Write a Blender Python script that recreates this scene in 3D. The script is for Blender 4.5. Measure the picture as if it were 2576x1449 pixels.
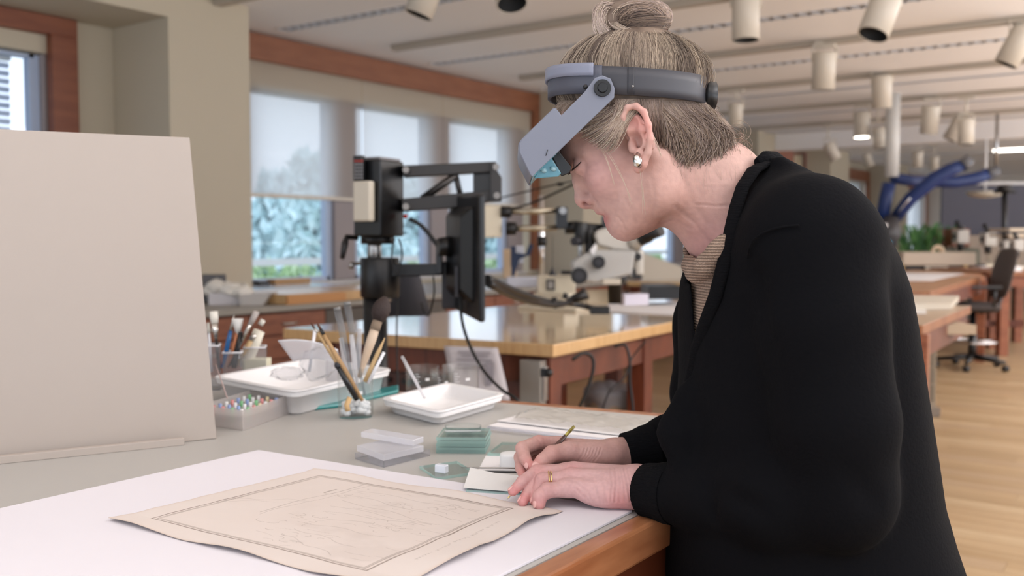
import bpy, math, random
import numpy as np
from mathutils import Vector, Matrix, noise
for o in list(bpy.data.objects): bpy.data.objects.remove(o)
SC = bpy.context.scene
COL = SC.collection
# ------------------------------------------------------------------ camera, sky, lights, exposure
H = 1.30; FPX = 2422.0; PITCH = math.atan(126.5/FPX); YAW = math.radians(35.5)
cd = bpy.data.cameras.new('camera'); cam = bpy.data.objects.new('camera', cd); COL.objects.link(cam)
cam.location = (0, 0, H); cam.rotation_euler = (math.pi/2-PITCH, 0, YAW)
cd.sensor_width = 36; cd.lens = FPX/2576*36; cd.clip_start = .02; cd.clip_end = 300
cd.dof.use_dof = True; cd.dof.focus_distance = 1.17; cd.dof.aperture_fstop = 5.0
SC.camera = cam
W = bpy.data.worlds.new('overcast'); SC.world = W; W.use_nodes = True
bg = W.node_tree.nodes['Background']; bg.inputs[0].default_value = (.84, .90, 1.0, 1); bg.inputs[1].default_value = 1.5
def area(name, loc, sx, sy, power, colr, rot=(0, 0, 0)):
    l = bpy.data.lights.new(name, 'AREA'); l.shape = 'RECTANGLE'; l.size = sx; l.size_y = sy; l.energy = power; l.color = colr
    o = bpy.data.objects.new(name, l); COL.objects.link(o); o.location = loc; o.rotation_euler = rot; return o
area('fill_over_bench', (-.3, -.3, 2.84), 1.8, 1.4, 11, (1, .97, .95))  # unseen fill light added above the bench, no fixture there
area('fill_over_aisle', (2.0, 3.5, 2.84), 1.2, 3.0, 40, (1, .97, .96))  # added out-of-view fill for the aisle
area('fill_over_back', (1.8, 10, 2.84), 1.2, 6.0, 150, (1, .97, .96))  # added out-of-view fill for the back of the room
area('ceiling_fill_front', (2.4, 2.5, 1.2), 1.6, 6, 330, (.93, .95, 1), (math.pi, 0, 0))  # invented light out of view, aimed up to brighten the ceiling
area('ceiling_fill_back', (3.0, 12, 1.2), 1.6, 11, 800, (.93, .95, 1), (math.pi, 0, 0))  # same added ceiling brightener for the rear, out of view
SC.view_settings.view_transform = 'Standard'; SC.view_settings.look = 'None'
SC.view_settings.gamma = 1; SC.view_settings.use_curve_mapping = False; SC.view_settings.exposure = 0.17
# ------------------------------------------------------------------ coordinates
cp, sp = math.cos(PITCH), math.sin(PITCH)
RV = np.array([math.cos(YAW), math.sin(YAW), 0]); FV = np.array([-math.sin(YAW), math.cos(YAW), 0])
def lvl(px, py, d):                         # levelled frame (right, forward, up) of a sight line at a distance
    a = (px-1288)/FPX; b = (py-724.5)/FPX
    return np.array([d*a, d*(cp-b*sp), H+d*(-sp-b*cp)])
def l2w(p):
    p = np.asarray(p, float)
    return p[..., 0:1]*RV + p[..., 1:2]*FV + p[..., 2:3]*np.array([0, 0, 1.])
def A(px, py, d): return l2w(lvl(px, py, d))
def ray(px, py): return A(px, py, 1.0)-np.array([0, 0, H])
def Z(px, py, z): r = ray(px, py); return np.array([0, 0, H])+r*((z-H)/r[2])
def PX(px, py, x): r = ray(px, py); return np.array([0, 0, H])+r*(x/r[0])
def PY(px, py, y): r = ray(px, py); return np.array([0, 0, H])+r*(y/r[1])
LW = Matrix(((RV[0], FV[0], 0, 0), (RV[1], FV[1], 0, 0), (0, 0, 1, 0), (0, 0, 0, 1)))
# ------------------------------------------------------------------ materials
def C(r, g, b, k=1.0):
    f = lambda v: ((v/255+.055)/1.055)**2.4 if v/255 > .04045 else v/255/12.92
    return (f(r)*k, f(g)*k, f(b)*k, 1)
MATS = {}
def mat(name, c, rough=.5, metal=0, spec=.5, bump=None, var=None, trans=0, sss=0, coat=0, attr=False, emit=None, alpha=None, sheen=0):
    """bump=(scale,strength[,stretch xyz]); var=(scale,colour2[,stretch])"""
    if name in MATS: return MATS[name]
    m = bpy.data.materials.new(name); m.use_nodes = True; nt = m.node_tree; b = nt.nodes['Principled BSDF']; L = nt.links.new
    b.inputs['Base Color'].default_value = c; b.inputs['Roughness'].default_value = rough; b.inputs['Metallic'].default_value = metal
    b.inputs['Specular IOR Level'].default_value = spec; b.inputs['Transmission Weight'].default_value = trans
    b.inputs['Coat Weight'].default_value = coat; b.inputs['Coat Roughness'].default_value = .08
    if sheen: b.inputs['Sheen Weight'].default_value = sheen
    if sss:
        b.inputs['Subsurface Weight'].default_value = sss; b.inputs['Subsurface Radius'].default_value = (.012, .005, .003); b.inputs['Subsurface Scale'].default_value = 1
    if emit: b.inputs['Emission Color'].default_value = emit[0]; b.inputs['Emission Strength'].default_value = emit[1]
    tc = nt.nodes.new('ShaderNodeTexCoord')
    def nz(scale, st=None, detail=4):
        n = nt.nodes.new('ShaderNodeTexNoise'); n.inputs['Scale'].default_value = scale; n.inputs['Detail'].default_value = detail
        if st:
            mp = nt.nodes.new('ShaderNodeMapping'); mp.inputs['Scale'].default_value = st; L(tc.outputs['Object'], mp.inputs[0]); L(mp.outputs[0], n.inputs['Vector'])
        else: L(tc.outputs['Object'], n.inputs['Vector'])
        return n
    src = None
    if attr:
        at = nt.nodes.new('ShaderNodeAttribute'); at.attribute_name = 'Col'; src = at.outputs['Color']
    if var:
        n = nz(var[0], var[2] if len(var) > 2 else None); rp = nt.nodes.new('ShaderNodeValToRGB')
        rp.color_ramp.elements[0].position = .35; rp.color_ramp.elements[1].position = .68
        rp.color_ramp.elements[0].color = c; rp.color_ramp.elements[1].color = var[1]; L(n.outputs['Fac'], rp.inputs[0])
        if src:
            mx = nt.nodes.new('ShaderNodeMix'); mx.data_type = 'RGBA'; mx.blend_type = 'MULTIPLY'; mx.inputs[0].default_value = 1
            L(src, mx.inputs[6]); L(rp.outputs[0], mx.inputs[7]); src = mx.outputs[2]
        else: src = rp.outputs[0]
    if src: L(src, b.inputs['Base Color'])
    if bump:
        n = nz(bump[0], bump[2] if len(bump) > 2 else None); bp = nt.nodes.new('ShaderNodeBump'); bp.inputs['Strength'].default_value = bump[1]; bp.inputs['Distance'].default_value = .003
        L(n.outputs['Fac'], bp.inputs['Height']); L(bp.outputs[0], b.inputs['Normal'])
    if alpha is not None: b.inputs['Alpha'].default_value = alpha
    MATS[name] = m; return m
def thin(name, tint, milk=0.0, milkc=(.9, .9, .9, 1), rough=.03, gl=1.45):
    """thin clear or milky sheet: tinted see-through, fresnel shine, optional white scatter"""
    if name in MATS: return MATS[name]
    m = bpy.data.materials.new(name); m.use_nodes = True; nt = m.node_tree; nt.nodes.clear(); L = nt.links.new
    out = nt.nodes.new('ShaderNodeOutputMaterial'); t = nt.nodes.new('ShaderNodeBsdfTransparent'); t.inputs[0].default_value = tint
    g = nt.nodes.new('ShaderNodeBsdfGlossy'); g.inputs['Roughness'].default_value = rough; fr = nt.nodes.new('ShaderNodeFresnel'); fr.inputs[0].default_value = gl
    mx = nt.nodes.new('ShaderNodeMixShader'); geo = nt.nodes.new('ShaderNodeNewGeometry'); mt = nt.nodes.new('ShaderNodeMath'); mt.operation = 'MULTIPLY_ADD'; mt.inputs[1].default_value = -1; mt.inputs[2].default_value = 1; L(geo.outputs['Backfacing'], mt.inputs[0])
    mu = nt.nodes.new('ShaderNodeMath'); mu.operation = 'MULTIPLY'; L(mt.outputs[0], mu.inputs[0]); L(fr.outputs[0], mu.inputs[1]); L(mu.outputs[0], mx.inputs[0]); L(t.outputs[0], mx.inputs[1]); L(g.outputs[0], mx.inputs[2]); last = mx
    if milk:
        d = nt.nodes.new('ShaderNodeBsdfDiffuse'); d.inputs[0].default_value = milkc; tr = nt.nodes.new('ShaderNodeBsdfTranslucent'); tr.inputs[0].default_value = milkc
        m1 = nt.nodes.new('ShaderNodeMixShader'); m1.inputs[0].default_value = .5; L(d.outputs[0], m1.inputs[1]); L(tr.outputs[0], m1.inputs[2])
        m2 = nt.nodes.new('ShaderNodeMixShader'); m2.inputs[0].default_value = milk; L(last.outputs[0], m2.inputs[1]); L(m1.outputs[0], m2.inputs[2]); last = m2
    L(last.outputs[0], out.inputs[0]); MATS[name] = m; return m
# ------------------------------------------------------------------ mesh builder
def rotm(v, up=(0, 0, 1)):
    """matrix whose z axis is v"""
    v = Vector(v).normalized(); up = Vector(up)
    if abs(v.dot(up)) > .99: up = Vector((1, 0, 0))
    x = up.cross(v).normalized(); y = v.cross(x)
    return Matrix(((x[0], y[0], v[0]), (x[1], y[1], v[1]), (x[2], y[2], v[2])))
class MB:
    def __init__(s): s.v = []; s.f = []; s.sm = []; s.mi = []; s.c = []; s.n = 0; s.cur = None
    def add(s, vs, fs, smooth=False, mi=0):
        vs = [tuple(float(q) for q in v) for v in vs]; s.v += vs
        if isinstance(mi, int): mi = [mi]*len(fs)
        for f, k in zip(fs, mi): s.f.append(tuple(i+s.n for i in f)); s.sm.append(smooth); s.mi.append(k)
        if s.cur is not None: s.c += [s.cur]*len(vs)
        s.n += len(vs); return s
    def hexa(s, p, mi=0, smooth=False):
        return s.add(p, [(3, 2, 1, 0), (4, 5, 6, 7), (0, 1, 5, 4), (1, 2, 6, 5), (2, 3, 7, 6), (3, 0, 4, 7)], smooth, mi)
    def box(s, c, d, rz=0, M=None, mi=0):
        M = M or Matrix.Rotation(rz, 3, 'Z'); c = Vector(c)
        P = [c+M@Vector((x*d[0]/2, y*d[1]/2, z*d[2]/2)) for z in (-1, 1) for x, y in ((-1, -1), (1, -1), (1, 1), (-1, 1))]
        return s.hexa(P, mi)
    def b2(s, lo, hi, mi=0):
        lo = np.minimum(lo, hi); hi = np.maximum(lo, hi); return s.box((np.array(lo)+hi)/2, np.array(hi)-lo, mi=mi)
    def bar(s, a, b, w, h, up=(0, 0, 1), mi=0):
        a, b = Vector(a), Vector(b); M = rotm(b-a, up); return s.box((a+b)/2, (w, h, (b-a).length), M=M, mi=mi)
    def prism(s, poly, z0, z1, M=None, o=(0, 0, 0), mi=0, smooth=False):
        n = len(poly); o = Vector(o); M = M or Matrix.Identity(3)
        P = [o+M@Vector((x, y, z0)) for x, y in poly]+[o+M@Vector((x, y, z1)) for x, y in poly]
        s.add(P, [tuple(range(n-1, -1, -1)), tuple(range(n, 2*n))], False, mi)
        i0 = s.n-2*n; 
        for i in range(n):
            j = (i+1) % n; s.f.append((i0+i, i0+j, i0+n+j, i0+n+i)); s.sm.append(smooth); s.mi.append(mi)
        return s
    def slab(s, top, t, mi=0, side=None):
        """closed slab: top = list of 3-D points, thickness t straight down"""
        n = len(top); P = [tuple(p) for p in top]+[(p[0], p[1], p[2]-t) for p in top]
        s.add(P, [tuple(range(n)), tuple(range(2*n-1, n-1, -1))]+[(i, n+i, n+(i+1) % n, (i+1) % n) for i in range(n)], False, [mi, mi]+[mi if side is None else side]*n); return s
    def tube(s, pts, r, n=8, caps=True, smooth=True, mi=0, sq=1.0):
        P = [Vector(p) for p in pts]; R = r if isinstance(r, (list, tuple, np.ndarray)) else [r]*len(P); V = []; up = None
        for i, p in enumerate(P):
            t = (P[min(i+1, len(P)-1)]-P[max(i-1, 0)]).normalized()
            if up is None: up = Vector((0, 0, 1)) if abs(t.z) < .9 else Vector((1, 0, 0))
            x = up.cross(t).normalized(); up = t.cross(x).normalized()
            for k in range(n):
                a = 2*math.pi*k/n; V.append(p+x*math.cos(a)*R[i]+up*math.sin(a)*R[i]*sq)
        F = [(i*n+k, i*n+(k+1) % n, (i+1)*n+(k+1) % n, (i+1)*n+k) for i in range(len(P)-1) for k in range(n)]
        i0 = s.n; s.add(V, F, smooth, mi)
        if caps:
            s.f += [tuple(i0+k for k in range(n-1, -1, -1)), tuple(i0+(len(P)-1)*n+k for k in range(n))]; s.sm += [False]*2; s.mi += [mi]*2
        return s
    def lathe(s, prof, c=(0, 0, 0), n=24, M=None, smooth=True, mi=0, sx=1, sy=1):
        M = M or Matrix.Identity(3); c = Vector(c); V = []
        for r, z in prof:
            for k in range(n):
                a = 2*math.pi*k/n; V.append(c+M@Vector((r*math.cos(a)*sx, r*math.sin(a)*sy, z)))
        F = [(i*n+k, i*n+(k+1) % n, (i+1)*n+(k+1) % n, (i+1)*n+k) for i in range(len(prof)-1) for k in range(n)]
        return s.add(V, F, smooth, mi)
    def cyl(s, a, b, r, n=16, r2=None, mi=0): return s.tube([a, b], [r, r if r2 is None else r2], n, mi=mi)
    def ball(s, c, r, n=14, M=None, mi=0):
        if not isinstance(r, (tuple, list)): r = (r, r, r)
        M = M or Matrix.Identity(3); c = Vector(c); V = []; m = max(6, n*2//3)
        for i in range(m+1):
            t = math.pi*i/m
            for k in range(n):
                a = 2*math.pi*k/n; V.append(c+M@Vector((r[0]*math.sin(t)*math.cos(a), r[1]*math.sin(t)*math.sin(a), r[2]*math.cos(t))))
        F = [(i*n+k, (i+1)*n+k, (i+1)*n+(k+1) % n, i*n+(k+1) % n) for i in range(m) for k in range(n)]
        return s.add(V, F, True, mi)
    def grid(s, fn, nu, nv, smooth=True, mi=0, closed_u=False):
        V = [fn(i/nu, j/nv) for j in range(nv+1) for i in range(nu+1)]
        F = [(j*(nu+1)+i, j*(nu+1)+i+1, (j+1)*(nu+1)+i+1, (j+1)*(nu+1)+i) for j in range(nv) for i in range(nu)]
        return s.add(V, F, smooth, mi)
    def build(s, name, m, parent=None, origin=None, bevel=0, label=None, cat=None, group=None, kind=None, solid=0, sub=0):
        me = bpy.data.meshes.new(name)
        V = np.array(s.v, float)
        if parent is not None: og = worldloc(parent)
        elif origin is not None: og = Vector(origin)
        else: og = Vector(((V[:, 0].min()+V[:, 0].max())/2, (V[:, 1].min()+V[:, 1].max())/2, V[:, 2].min()))
        V = V-np.array(og); me.from_pydata(V.tolist(), [], s.f)
        for mm in (m if isinstance(m, (list, tuple)) else [m]): me.materials.append(mm)
        me.polygons.foreach_set('use_smooth', s.sm); me.polygons.foreach_set('material_index', s.mi)
        if s.c: 
            at = me.color_attributes.new('Col', 'FLOAT_COLOR', 'POINT'); at.data.foreach_set('color', np.array(s.c, np.float32).ravel())
        me.validate(); me.update()
        o = bpy.data.objects.new(name, me); COL.objects.link(o)
        if parent is not None: o.parent = parent
        else: o.location = og
        if bevel:
            b = o.modifiers.new('bevel', 'BEVEL'); b.width = bevel; b.segments = 2; b.limit_method = 'ANGLE'; b.angle_limit = .7
        if solid: k = o.modifiers.new('solid', 'SOLIDIFY'); k.thickness = solid; k.offset = 0
        if sub: k = o.modifiers.new('sub', 'SUBSURF'); k.levels = sub; k.render_levels = sub
        return tag(o, label, cat, group, kind)
def worldloc(o):
    v = Vector((0, 0, 0))
    while o is not None: v += o.location; o = o.parent
    return v
def tag(o, label=None, cat=None, group=None, kind=None):
    for k, q in (('label', label), ('category', cat), ('group', group), ('kind', kind)):
        if q: o[k] = q
    return o
def thing(name, label, cat, loc=(0, 0, 0), group=None, kind=None):
    o = bpy.data.objects.new(name, None); COL.objects.link(o); o.location = Vector([float(q) for q in loc]); o.empty_display_size = .05
    return tag(o, label, cat, group, kind)
def dup(root, loc, rot=(0, 0, 0), label=None, group=None, scale=None):
    def cc(o, par):
        c = o.copy(); COL.objects.link(c)
        if par is not None: c.parent = par
        for ch in o.children: cc(ch, c)
        return c
    r = cc(root, None); r.location = Vector([float(q) for q in loc]); r.rotation_euler = rot
    if scale: r.scale = scale
    if label: r['label'] = label
    if group: r['group'] = group
    return r
# ------------------------------------------------------------------ shared materials
wood = mat('cherry_wood', C(146, 88, 60), .38, var=(6, C(122, 68, 44), (1, 1, 8)))
wood_d = mat('dark_cherry_wood', C(112, 56, 34), .45, var=(5, C(86, 40, 24), (8, 1, 1)))
trimwood = mat('trim_wood', C(144, 92, 64), .5, var=(3, C(130, 80, 54), (1, 1, 6)))
maple = mat('maple_butcher_block', C(214, 184, 140), .14, coat=.6, var=(7, C(196, 162, 114), (6, .6, 1)))
maple_side = mat('maple_edge', C(208, 170, 120), .3, var=(9, C(194, 154, 106), (6, 3, 1)))
cream = mat('cream_wall_paint', C(190, 179, 158), .7, bump=(60, .05))
white_paint = mat('white_ceiling_paint', C(240, 236, 234), .75)
black = mat('black_plastic', C(18, 18, 20), .38)
blackm = mat('black_enamel', C(14, 14, 16), .3)
darkgrey = mat('dark_grey_plastic', C(48, 48, 54), .45)
white_pl = mat('white_plastic', C(236, 234, 234), .3)
beige_pl = mat('beige_plastic', C(205, 196, 180), .45)
steel = mat('steel', C(170, 168, 166), .25, metal=1)
chrome = mat('chrome', C(220, 220, 222), .1, metal=1)
paper = mat('white_paper', C(232, 229, 230), .7)
glass = thin('clear_glass', (.95, .97, .97, 1))
# ================================================================== the room
ZC = 2.86; XW = -5.9; XP = -5.29
floor_m = mat('oak_floor', C(178, 154, 120), .35, var=(2.2, C(162, 136, 102), (6, .8, 1)), spec=.4)
m = MB(); m.b2((-6.2, -3, -.08), (5.5, 27, -.004)); fl = m.build('floor', mat('subfloor', C(120, 96, 70), .8), kind='structure')
rnd = random.Random(3); PL = {}
# planks: laid along x; rows along y. near rows single planks, far rows go to one joined part
def plank_obj(x0, x1, y0, y1, k):
    key = (round(x1-x0, 1), k % 4)
    if key not in PL:
        pm = MB(); pm.box((fl.location.x, fl.location.y, fl.location.z-.002), (x1-x0-.0015, y1-y0-.0015, .004))
        t = [(176, 150, 116), (168, 142, 108), (184, 160, 127), (173, 148, 118)][k % 4]
        PL[key] = pm.build('plank', mat('oak_plank_%s' % 'abcd'[k % 4], C(*t), .36, var=(2, C(t[0]-14, t[1]-16, t[2]-18), (.7, 9, 1)), spec=.4), fl); o = PL[key]
    else: o = PL[key].copy(); COL.objects.link(o)
    o.parent = fl; o.location = Vector(((x0+x1)/2, (y0+y1)/2, 0))-fl.location
    return o
rest = MB(); cnt = 0; k = 0
y = 3.2; pw = .13
while y < 26.9:
    x = -5.4-rnd.random()*.4
    while x < 4.5:
        L_ = rnd.choice([1.2, 1.6, 2.0]); cx = x+L_/2; k += 1
        rel = np.dot([cx, y+.06], FV[:2]); lat = np.dot([cx, y+.06], RV[:2])
        vis = .02 < lat/max(rel, .1) < .60 and rel < 11.5
        if vis and cnt < 280: plank_obj(x, x+L_, y, y+pw, k); cnt += 1
        else: rest.box((cx, y+pw/2, -.002), (L_-.0015, pw-.0015, .004))
        x += L_
    y += pw
rest.build('planks_beyond', mat('oak_plank_a', C(196, 168, 128)), fl, kind='stuff')
m = MB(); m.b2((-6.2, -3, -.004), (5.5, 3.2, 0)); m.b2((-6.2, 3.2, -.004), (-5.8, 27, 0)); m.build('floor_area', floor_m, fl)
# ceiling
m = MB(); m.b2((-6.3, -3, ZC), (5.5, 27, ZC+.15)); ceil = m.build('ceiling', white_paint, kind='structure')
slotm = mat('grille_metal', C(205, 208, 214), .3, metal=.6); trackm = mat('track_paint', C(178, 168, 154), .5)
for yy in [4.96, 6.72, 8.48, 10.28, 12.1, 13.9, 15.7, 17.5, 19.3, 21.1]:
    m = MB(); m.b2((-5.66, yy-.07, ZC-.006), (5, yy-.055, ZC)); m.b2((-5.66, yy+.055, ZC-.006), (5, yy+.07, ZC)); m.b2((-5.66, yy-.07, ZC-.006), (-5.64, yy+.07, ZC))
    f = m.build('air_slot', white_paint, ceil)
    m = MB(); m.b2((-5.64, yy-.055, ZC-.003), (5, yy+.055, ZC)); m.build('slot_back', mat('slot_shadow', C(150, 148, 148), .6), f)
    if yy < 9:
        m = MB()
        for i in range(220):
            xx = -5.62+i*.045; m.box((xx, yy, ZC-.008), (.004, .11, .010), rz=.5 if i % 2 else -.5)
        m.build('slot_grille', slotm, f, kind='stuff')
    else:
        m = MB()
        for q in (-.03, 0, .03): m.b2((-5.64, yy+q-.004, ZC-.01), (5, yy+q+.004, ZC-.003))
        m.build('slot_grille', slotm, f, kind='stuff')
TY = [4.09, 5.89, 7.69, 9.5, 11.33, 13.1, 14.9, 16.7]
for i, yy in enumerate(TY):
    nm = ['nearest the camera, ending by the first window', 'ending above the middle window', 'third from the window corner', 'fourth back', 'fifth back', 'sixth back', 'seventh back', 'farthest back'][i]
    m = MB(); m.b2((-5.38, yy-.035, ZC-.045), (4.6, yy+.035, ZC)); m.b2((-5.38, yy-.045, ZC-.02), (4.6, yy+.045, ZC-.012)); o = m.build('light_track', trackm, label='cream ceiling light track, '+nm, cat='light track', group='light tracks across the ceiling')
# window wall
def wbox(m, x0, y0, z0, x1, y1, z1): m.b2((x0, y0, z0), (x1, y1, z1))
PIERS = [(3.715, 4.345), (8.71, 9.35), (13.6, 14.3), (17.0, 18.1), (21.5, 22.5)]
BAY = [(-1.4, 3.2)] + [(PIERS[i][1], PIERS[i+1][0]) for i in range(4)] + [(22.5, 27)]
panes = []
m = MB()
wbox(m, XW-.25, -3, 0, XW, 27, .93)                                   # below the sill
wbox(m, XW-.25, -3, 2.45, XW, 27, ZC)                                 # above the windows
for a, b in PIERS: wbox(m, XW-.25, a, 0, XW, b, ZC)
wbox(m, XW-.25, 3.3, .93, XW, PIERS[0][0], 2.45); wbox(m, XW-.25, -3, .93, XW, 0.9, 2.45)
wl = m.build('wall_left', cream, kind='structure')
for a, b in PIERS:
    m = MB(); wbox(m, XW, a, 0, XP, b, ZC); m.build('pier', cream, wl)
m = MB(); wbox(m, XW, -3, 2.68, XP, PIERS[0][0], ZC); m.build('soffit', cream, wl)
# header boards and side trims (wood)
m = MB(); wbox(m, XW+.0, 4.346, 2.645, XW+.06, 8.709, 2.845); m.build('trim_1', trimwood, kind='structure', bevel=.004)
m = MB(); wbox(m, XW, 8.60, .95, XW+.06, 8.709, 2.645); m.build('trim_2', trimwood, kind='structure', bevel=.004)
for i, (a, b) in enumerate(BAY[2:]):
    m = MB(); wbox(m, XW, a, 2.5, XW+.06, b, 2.72); wbox(m, XW, b-.14, .95, XW+.06, b, 2.5); m.build('trim_%d' % (3+i), trimwood, kind='structure')
m = MB(); y1 = 2.62
a = PX(0, 40, XW)[1]; yr = PX(183, 200, XW)[1]
wbox(m, XW, -1.0, 2.56, XW+.07, yr, 2.675); wbox(m, XW, yr-.17, .95, XW+.07, yr, 2.56); m.build('trim_8', mat('trim_wood_shade', C(134, 78, 52), .5, var=(3, C(118, 64, 42), (1, 1, 6))), kind='structure', bevel=.004)
# windows: frames, panes; three lights per bay
frm = mat('window_frame', C(150, 140, 140), .5); frb = mat('window_frame_blue', C(176, 190, 214), .45)
wg = thin('window_glass', (.93, .97, 1, 1), rough=.01)
def window(n, spans, z0=.945, z1=2.44):
    w = thing('window_%d' % n, None, None, (XW-.1, (spans[0][0]+spans[-1][1])/2, z0), kind='structure')
    m = MB(); lo, hi = spans[0][0]-.3, spans[-1][1]+.3
    pr = lo
    for (a, b) in spans:
        wbox(m, XW-.17, pr, z0, XW-.02, a-.03, z1+.01); pr = b+.03
    wbox(m, XW-.17, pr, z0, XW-.02, hi, z1+.01)
    m.build('mullion', frm, w, bevel=.01)
    for (a, b) in spans:
        m = MB()
        for q in ((a-.03, a+.03), (b-.03, b+.03)): wbox(m, XW-.13, q[0], z0, XW-.06, q[1], z1)
        wbox(m, XW-.13, a, z0, XW-.06, b, z0+.035); wbox(m, XW-.13, a, z1-.02, XW-.06, b, z1)
        m.build('window_frame', frb, w)
        m = MB(); wbox(m, XW-.10, a+.03, z0+.035, XW-.094, b-.03, z1-.02); m.build('pane', wg, w)
    m = MB(); wbox(m, XW-.16, lo, z0-.03, XW+.03, hi, z0); m.build('window_sill', mat('sill', C(196, 192, 190), .3), w)
window(1, [(4.87, 5.71), (6.01, 6.96), (7.28, 8.21)])
window(2, [(9.9, 10.9), (11.25, 12.2), (12.55, 13.1)])
window(3, [(14.75, 15.55), (15.9, 16.6)]); window(4, [(18.6, 19.5), (19.9, 20.9)]); window(5, [(23.1, 24.6), (25, 26.4)])
window(6, [(1.2, float(PX(78, 200, XW-.1)[1]))], z1=2.44)
# roller shades: thin woven fabric which lets daylight through
sh = bpy.data.materials.new('shade_fabric'); sh.use_nodes = True; nt = sh.node_tree; nt.nodes.clear(); L = nt.links.new
out = nt.nodes.new('ShaderNodeOutputMaterial'); d = nt.nodes.new('ShaderNodeBsdfDiffuse'); d.inputs[0].default_value = C(226, 216, 200)
t = nt.nodes.new('ShaderNodeBsdfTranslucent'); t.inputs[0].default_value = C(235, 232, 232); tp = nt.nodes.new('ShaderNodeBsdfTransparent')
m1 = nt.nodes.new('ShaderNodeMixShader'); m1.inputs[0].default_value = .72; m2 = nt.nodes.new('ShaderNodeMixShader'); m2.inputs[0].default_value = .26
L(d.outputs[0], m1.inputs[1]); L(t.outputs[0], m1.inputs[2]); L(m1.outputs[0], m2.inputs[1]); L(tp.outputs[0], m2.inputs[2]); L(m2.outputs[0], out.inputs[0])
bars = mat('shade_bar', C(214, 204, 190), .5)
def shade(y0, y1, z0, label, z1=2.66, x=XW+.025):
    t_ = thing('roller_shade', label, 'roller shade', (x, (y0+y1)/2, z0), group='roller shades on the window wall')
    m = MB(); m.add([(x, y0, z0), (x, y1, z0), (x, y1, z1), (x, y0, z1)], [(0, 1, 2, 3)]); m.build('fabric', sh, t_)
    m = MB(); m.b2((x-.008, y0, z0-.03), (x+.008, y1, z0)); m.build('bottom_bar', bars, t_)
shade(4.36, 6.02, 1.64, 'translucent cream roller shade on the left window beside the pillar, pulled halfway down')
shade(6.03, 7.1, 1.65, 'translucent cream roller shade on the middle window behind the black boom arm')
shade(7.11, 8.58, 1.65, 'translucent cream roller shade on the third window left of the wooden upright')
shade(9.4, 13.4, 1.72, 'roller shade on the window seen behind the woman')
shade(14.35, 16.8, 1.2, 'roller shade on the window right of the shelf box')
shade(18.2, 21.3, 1.2, 'roller shade on the far window behind the blue extractor arm')
shade(22.6, 26.9, 1.0, 'roller shade on the farthest window behind the green plant')
# louvred blind behind the glass at the left window
bl = thing('louvre_blind', 'pale blue horizontal louvre blind in the upper left window', 'blind', (XW-.2, 1.6, 1.0))
m = MB(); m.b2((XW-.27, 1.05, 2.41), (XW-.21, 3.15, 2.44)); m.build('head_rail', white_pl, bl)
lm = mat('louvre', C(205, 214, 232), .5)
for i in range(26):
    m = MB(); m.box((XW-.24, 2.1, 2.38-i*.05), (.004, 2.1, .036), M=Matrix.Rotation(.25, 3, 'Y')); m.build('slat', lm, bl)
# far wall
m = MB(); wbox(m, -6.2, 27, 0, 5.5, 27.2, ZC); m.build('wall_far', mat('far_wall_paint', C(214, 206, 196), .7), kind='structure')
# beam lowering at the back part of the room
m = MB(); wbox(m, XP-.0, 14.3, 2.62, 5.5, 14.5, ZC); m.build('trim_9', white_paint, kind='structure')
# outside: terrace, rail, shrubs, trees
gnd = mat('terrace', C(170, 176, 170), .9); m = MB(); m.b2((-60, -20, -.3), (-6.3, 60, -.02)); m.build('terrace_ground', gnd, kind='structure')
rl = thing('terrace_railing', 'white terrace railing bar outside the left window', 'railing', (-8.6, 7, 0)); wm = mat('rail_white', C(245, 245, 245), .4)
m = MB(); m.b2((-8.63, -2, .98), (-8.57, 30, 1.06)); m.build('top_rail', wm, rl)
for yy in range(0, 30, 3): m = MB(); m.b2((-8.62, yy-.03, -.02), (-8.58, yy+.03, .98)); m.build('post', wm, rl)
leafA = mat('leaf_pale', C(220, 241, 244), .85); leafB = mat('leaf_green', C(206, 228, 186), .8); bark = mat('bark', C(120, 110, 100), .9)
def tree(c, r, h, n, lm, label, name='tree', leaf=.22, cat='tree'):
    t_ = thing(name, label, cat, c, group='plants outside the windows'); rr = random.Random(int(c[1]*100)); m = MB()
    for i in range(n):
        th = rr.random()*6.283; u = rr.random()**.5; zz = rr.random(); rad = r*u*(1-.75*zz)+.05
        p = Vector((c[0]+math.cos(th)*rad, c[1]+math.sin(th)*rad, c[2]+h*(.12+.88*zz))); s_ = leaf*(.5+rr.random())
        M = Matrix.Rotation(rr.random()*6, 3, 'Z')@Matrix.Rotation(rr.random()*3, 3, 'X')
        m.add([p+M@Vector(q) for q in ((-s_*.4, 0, 0), (0, -s_, .02), (s_*.4, 0, 0), (0, s_, .02))], [(0, 1, 2, 3)])
    m.build('foliage', lm, t_, kind='stuff')
    m = MB(); m.tube([c, (c[0], c[1], c[2]+h*.85)], [r*.06, .01], 6)
    for i in range(8): a = i*.8; z_ = c[2]+h*(.2+.08*i); m.tube([(c[0], c[1], z_), (c[0]+math.cos(a)*r*.6, c[1]+math.sin(a)*r*.6, z_+h*.12)], [r*.025, .004], 5)
    m.build('trunk', bark, t_)
def ty(px, x): return float(PX(px, 600, x)[1])
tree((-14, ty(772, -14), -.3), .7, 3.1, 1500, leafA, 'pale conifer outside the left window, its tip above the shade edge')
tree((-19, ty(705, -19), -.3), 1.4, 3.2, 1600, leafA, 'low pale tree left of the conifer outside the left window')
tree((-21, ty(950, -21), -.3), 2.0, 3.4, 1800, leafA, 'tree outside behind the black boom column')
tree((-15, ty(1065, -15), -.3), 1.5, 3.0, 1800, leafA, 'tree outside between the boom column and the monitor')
tree((-16, ty(1245, -16), -.3), 1.8, 2.6, 1800, leafA, 'tree outside just right of the monitor')
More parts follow.
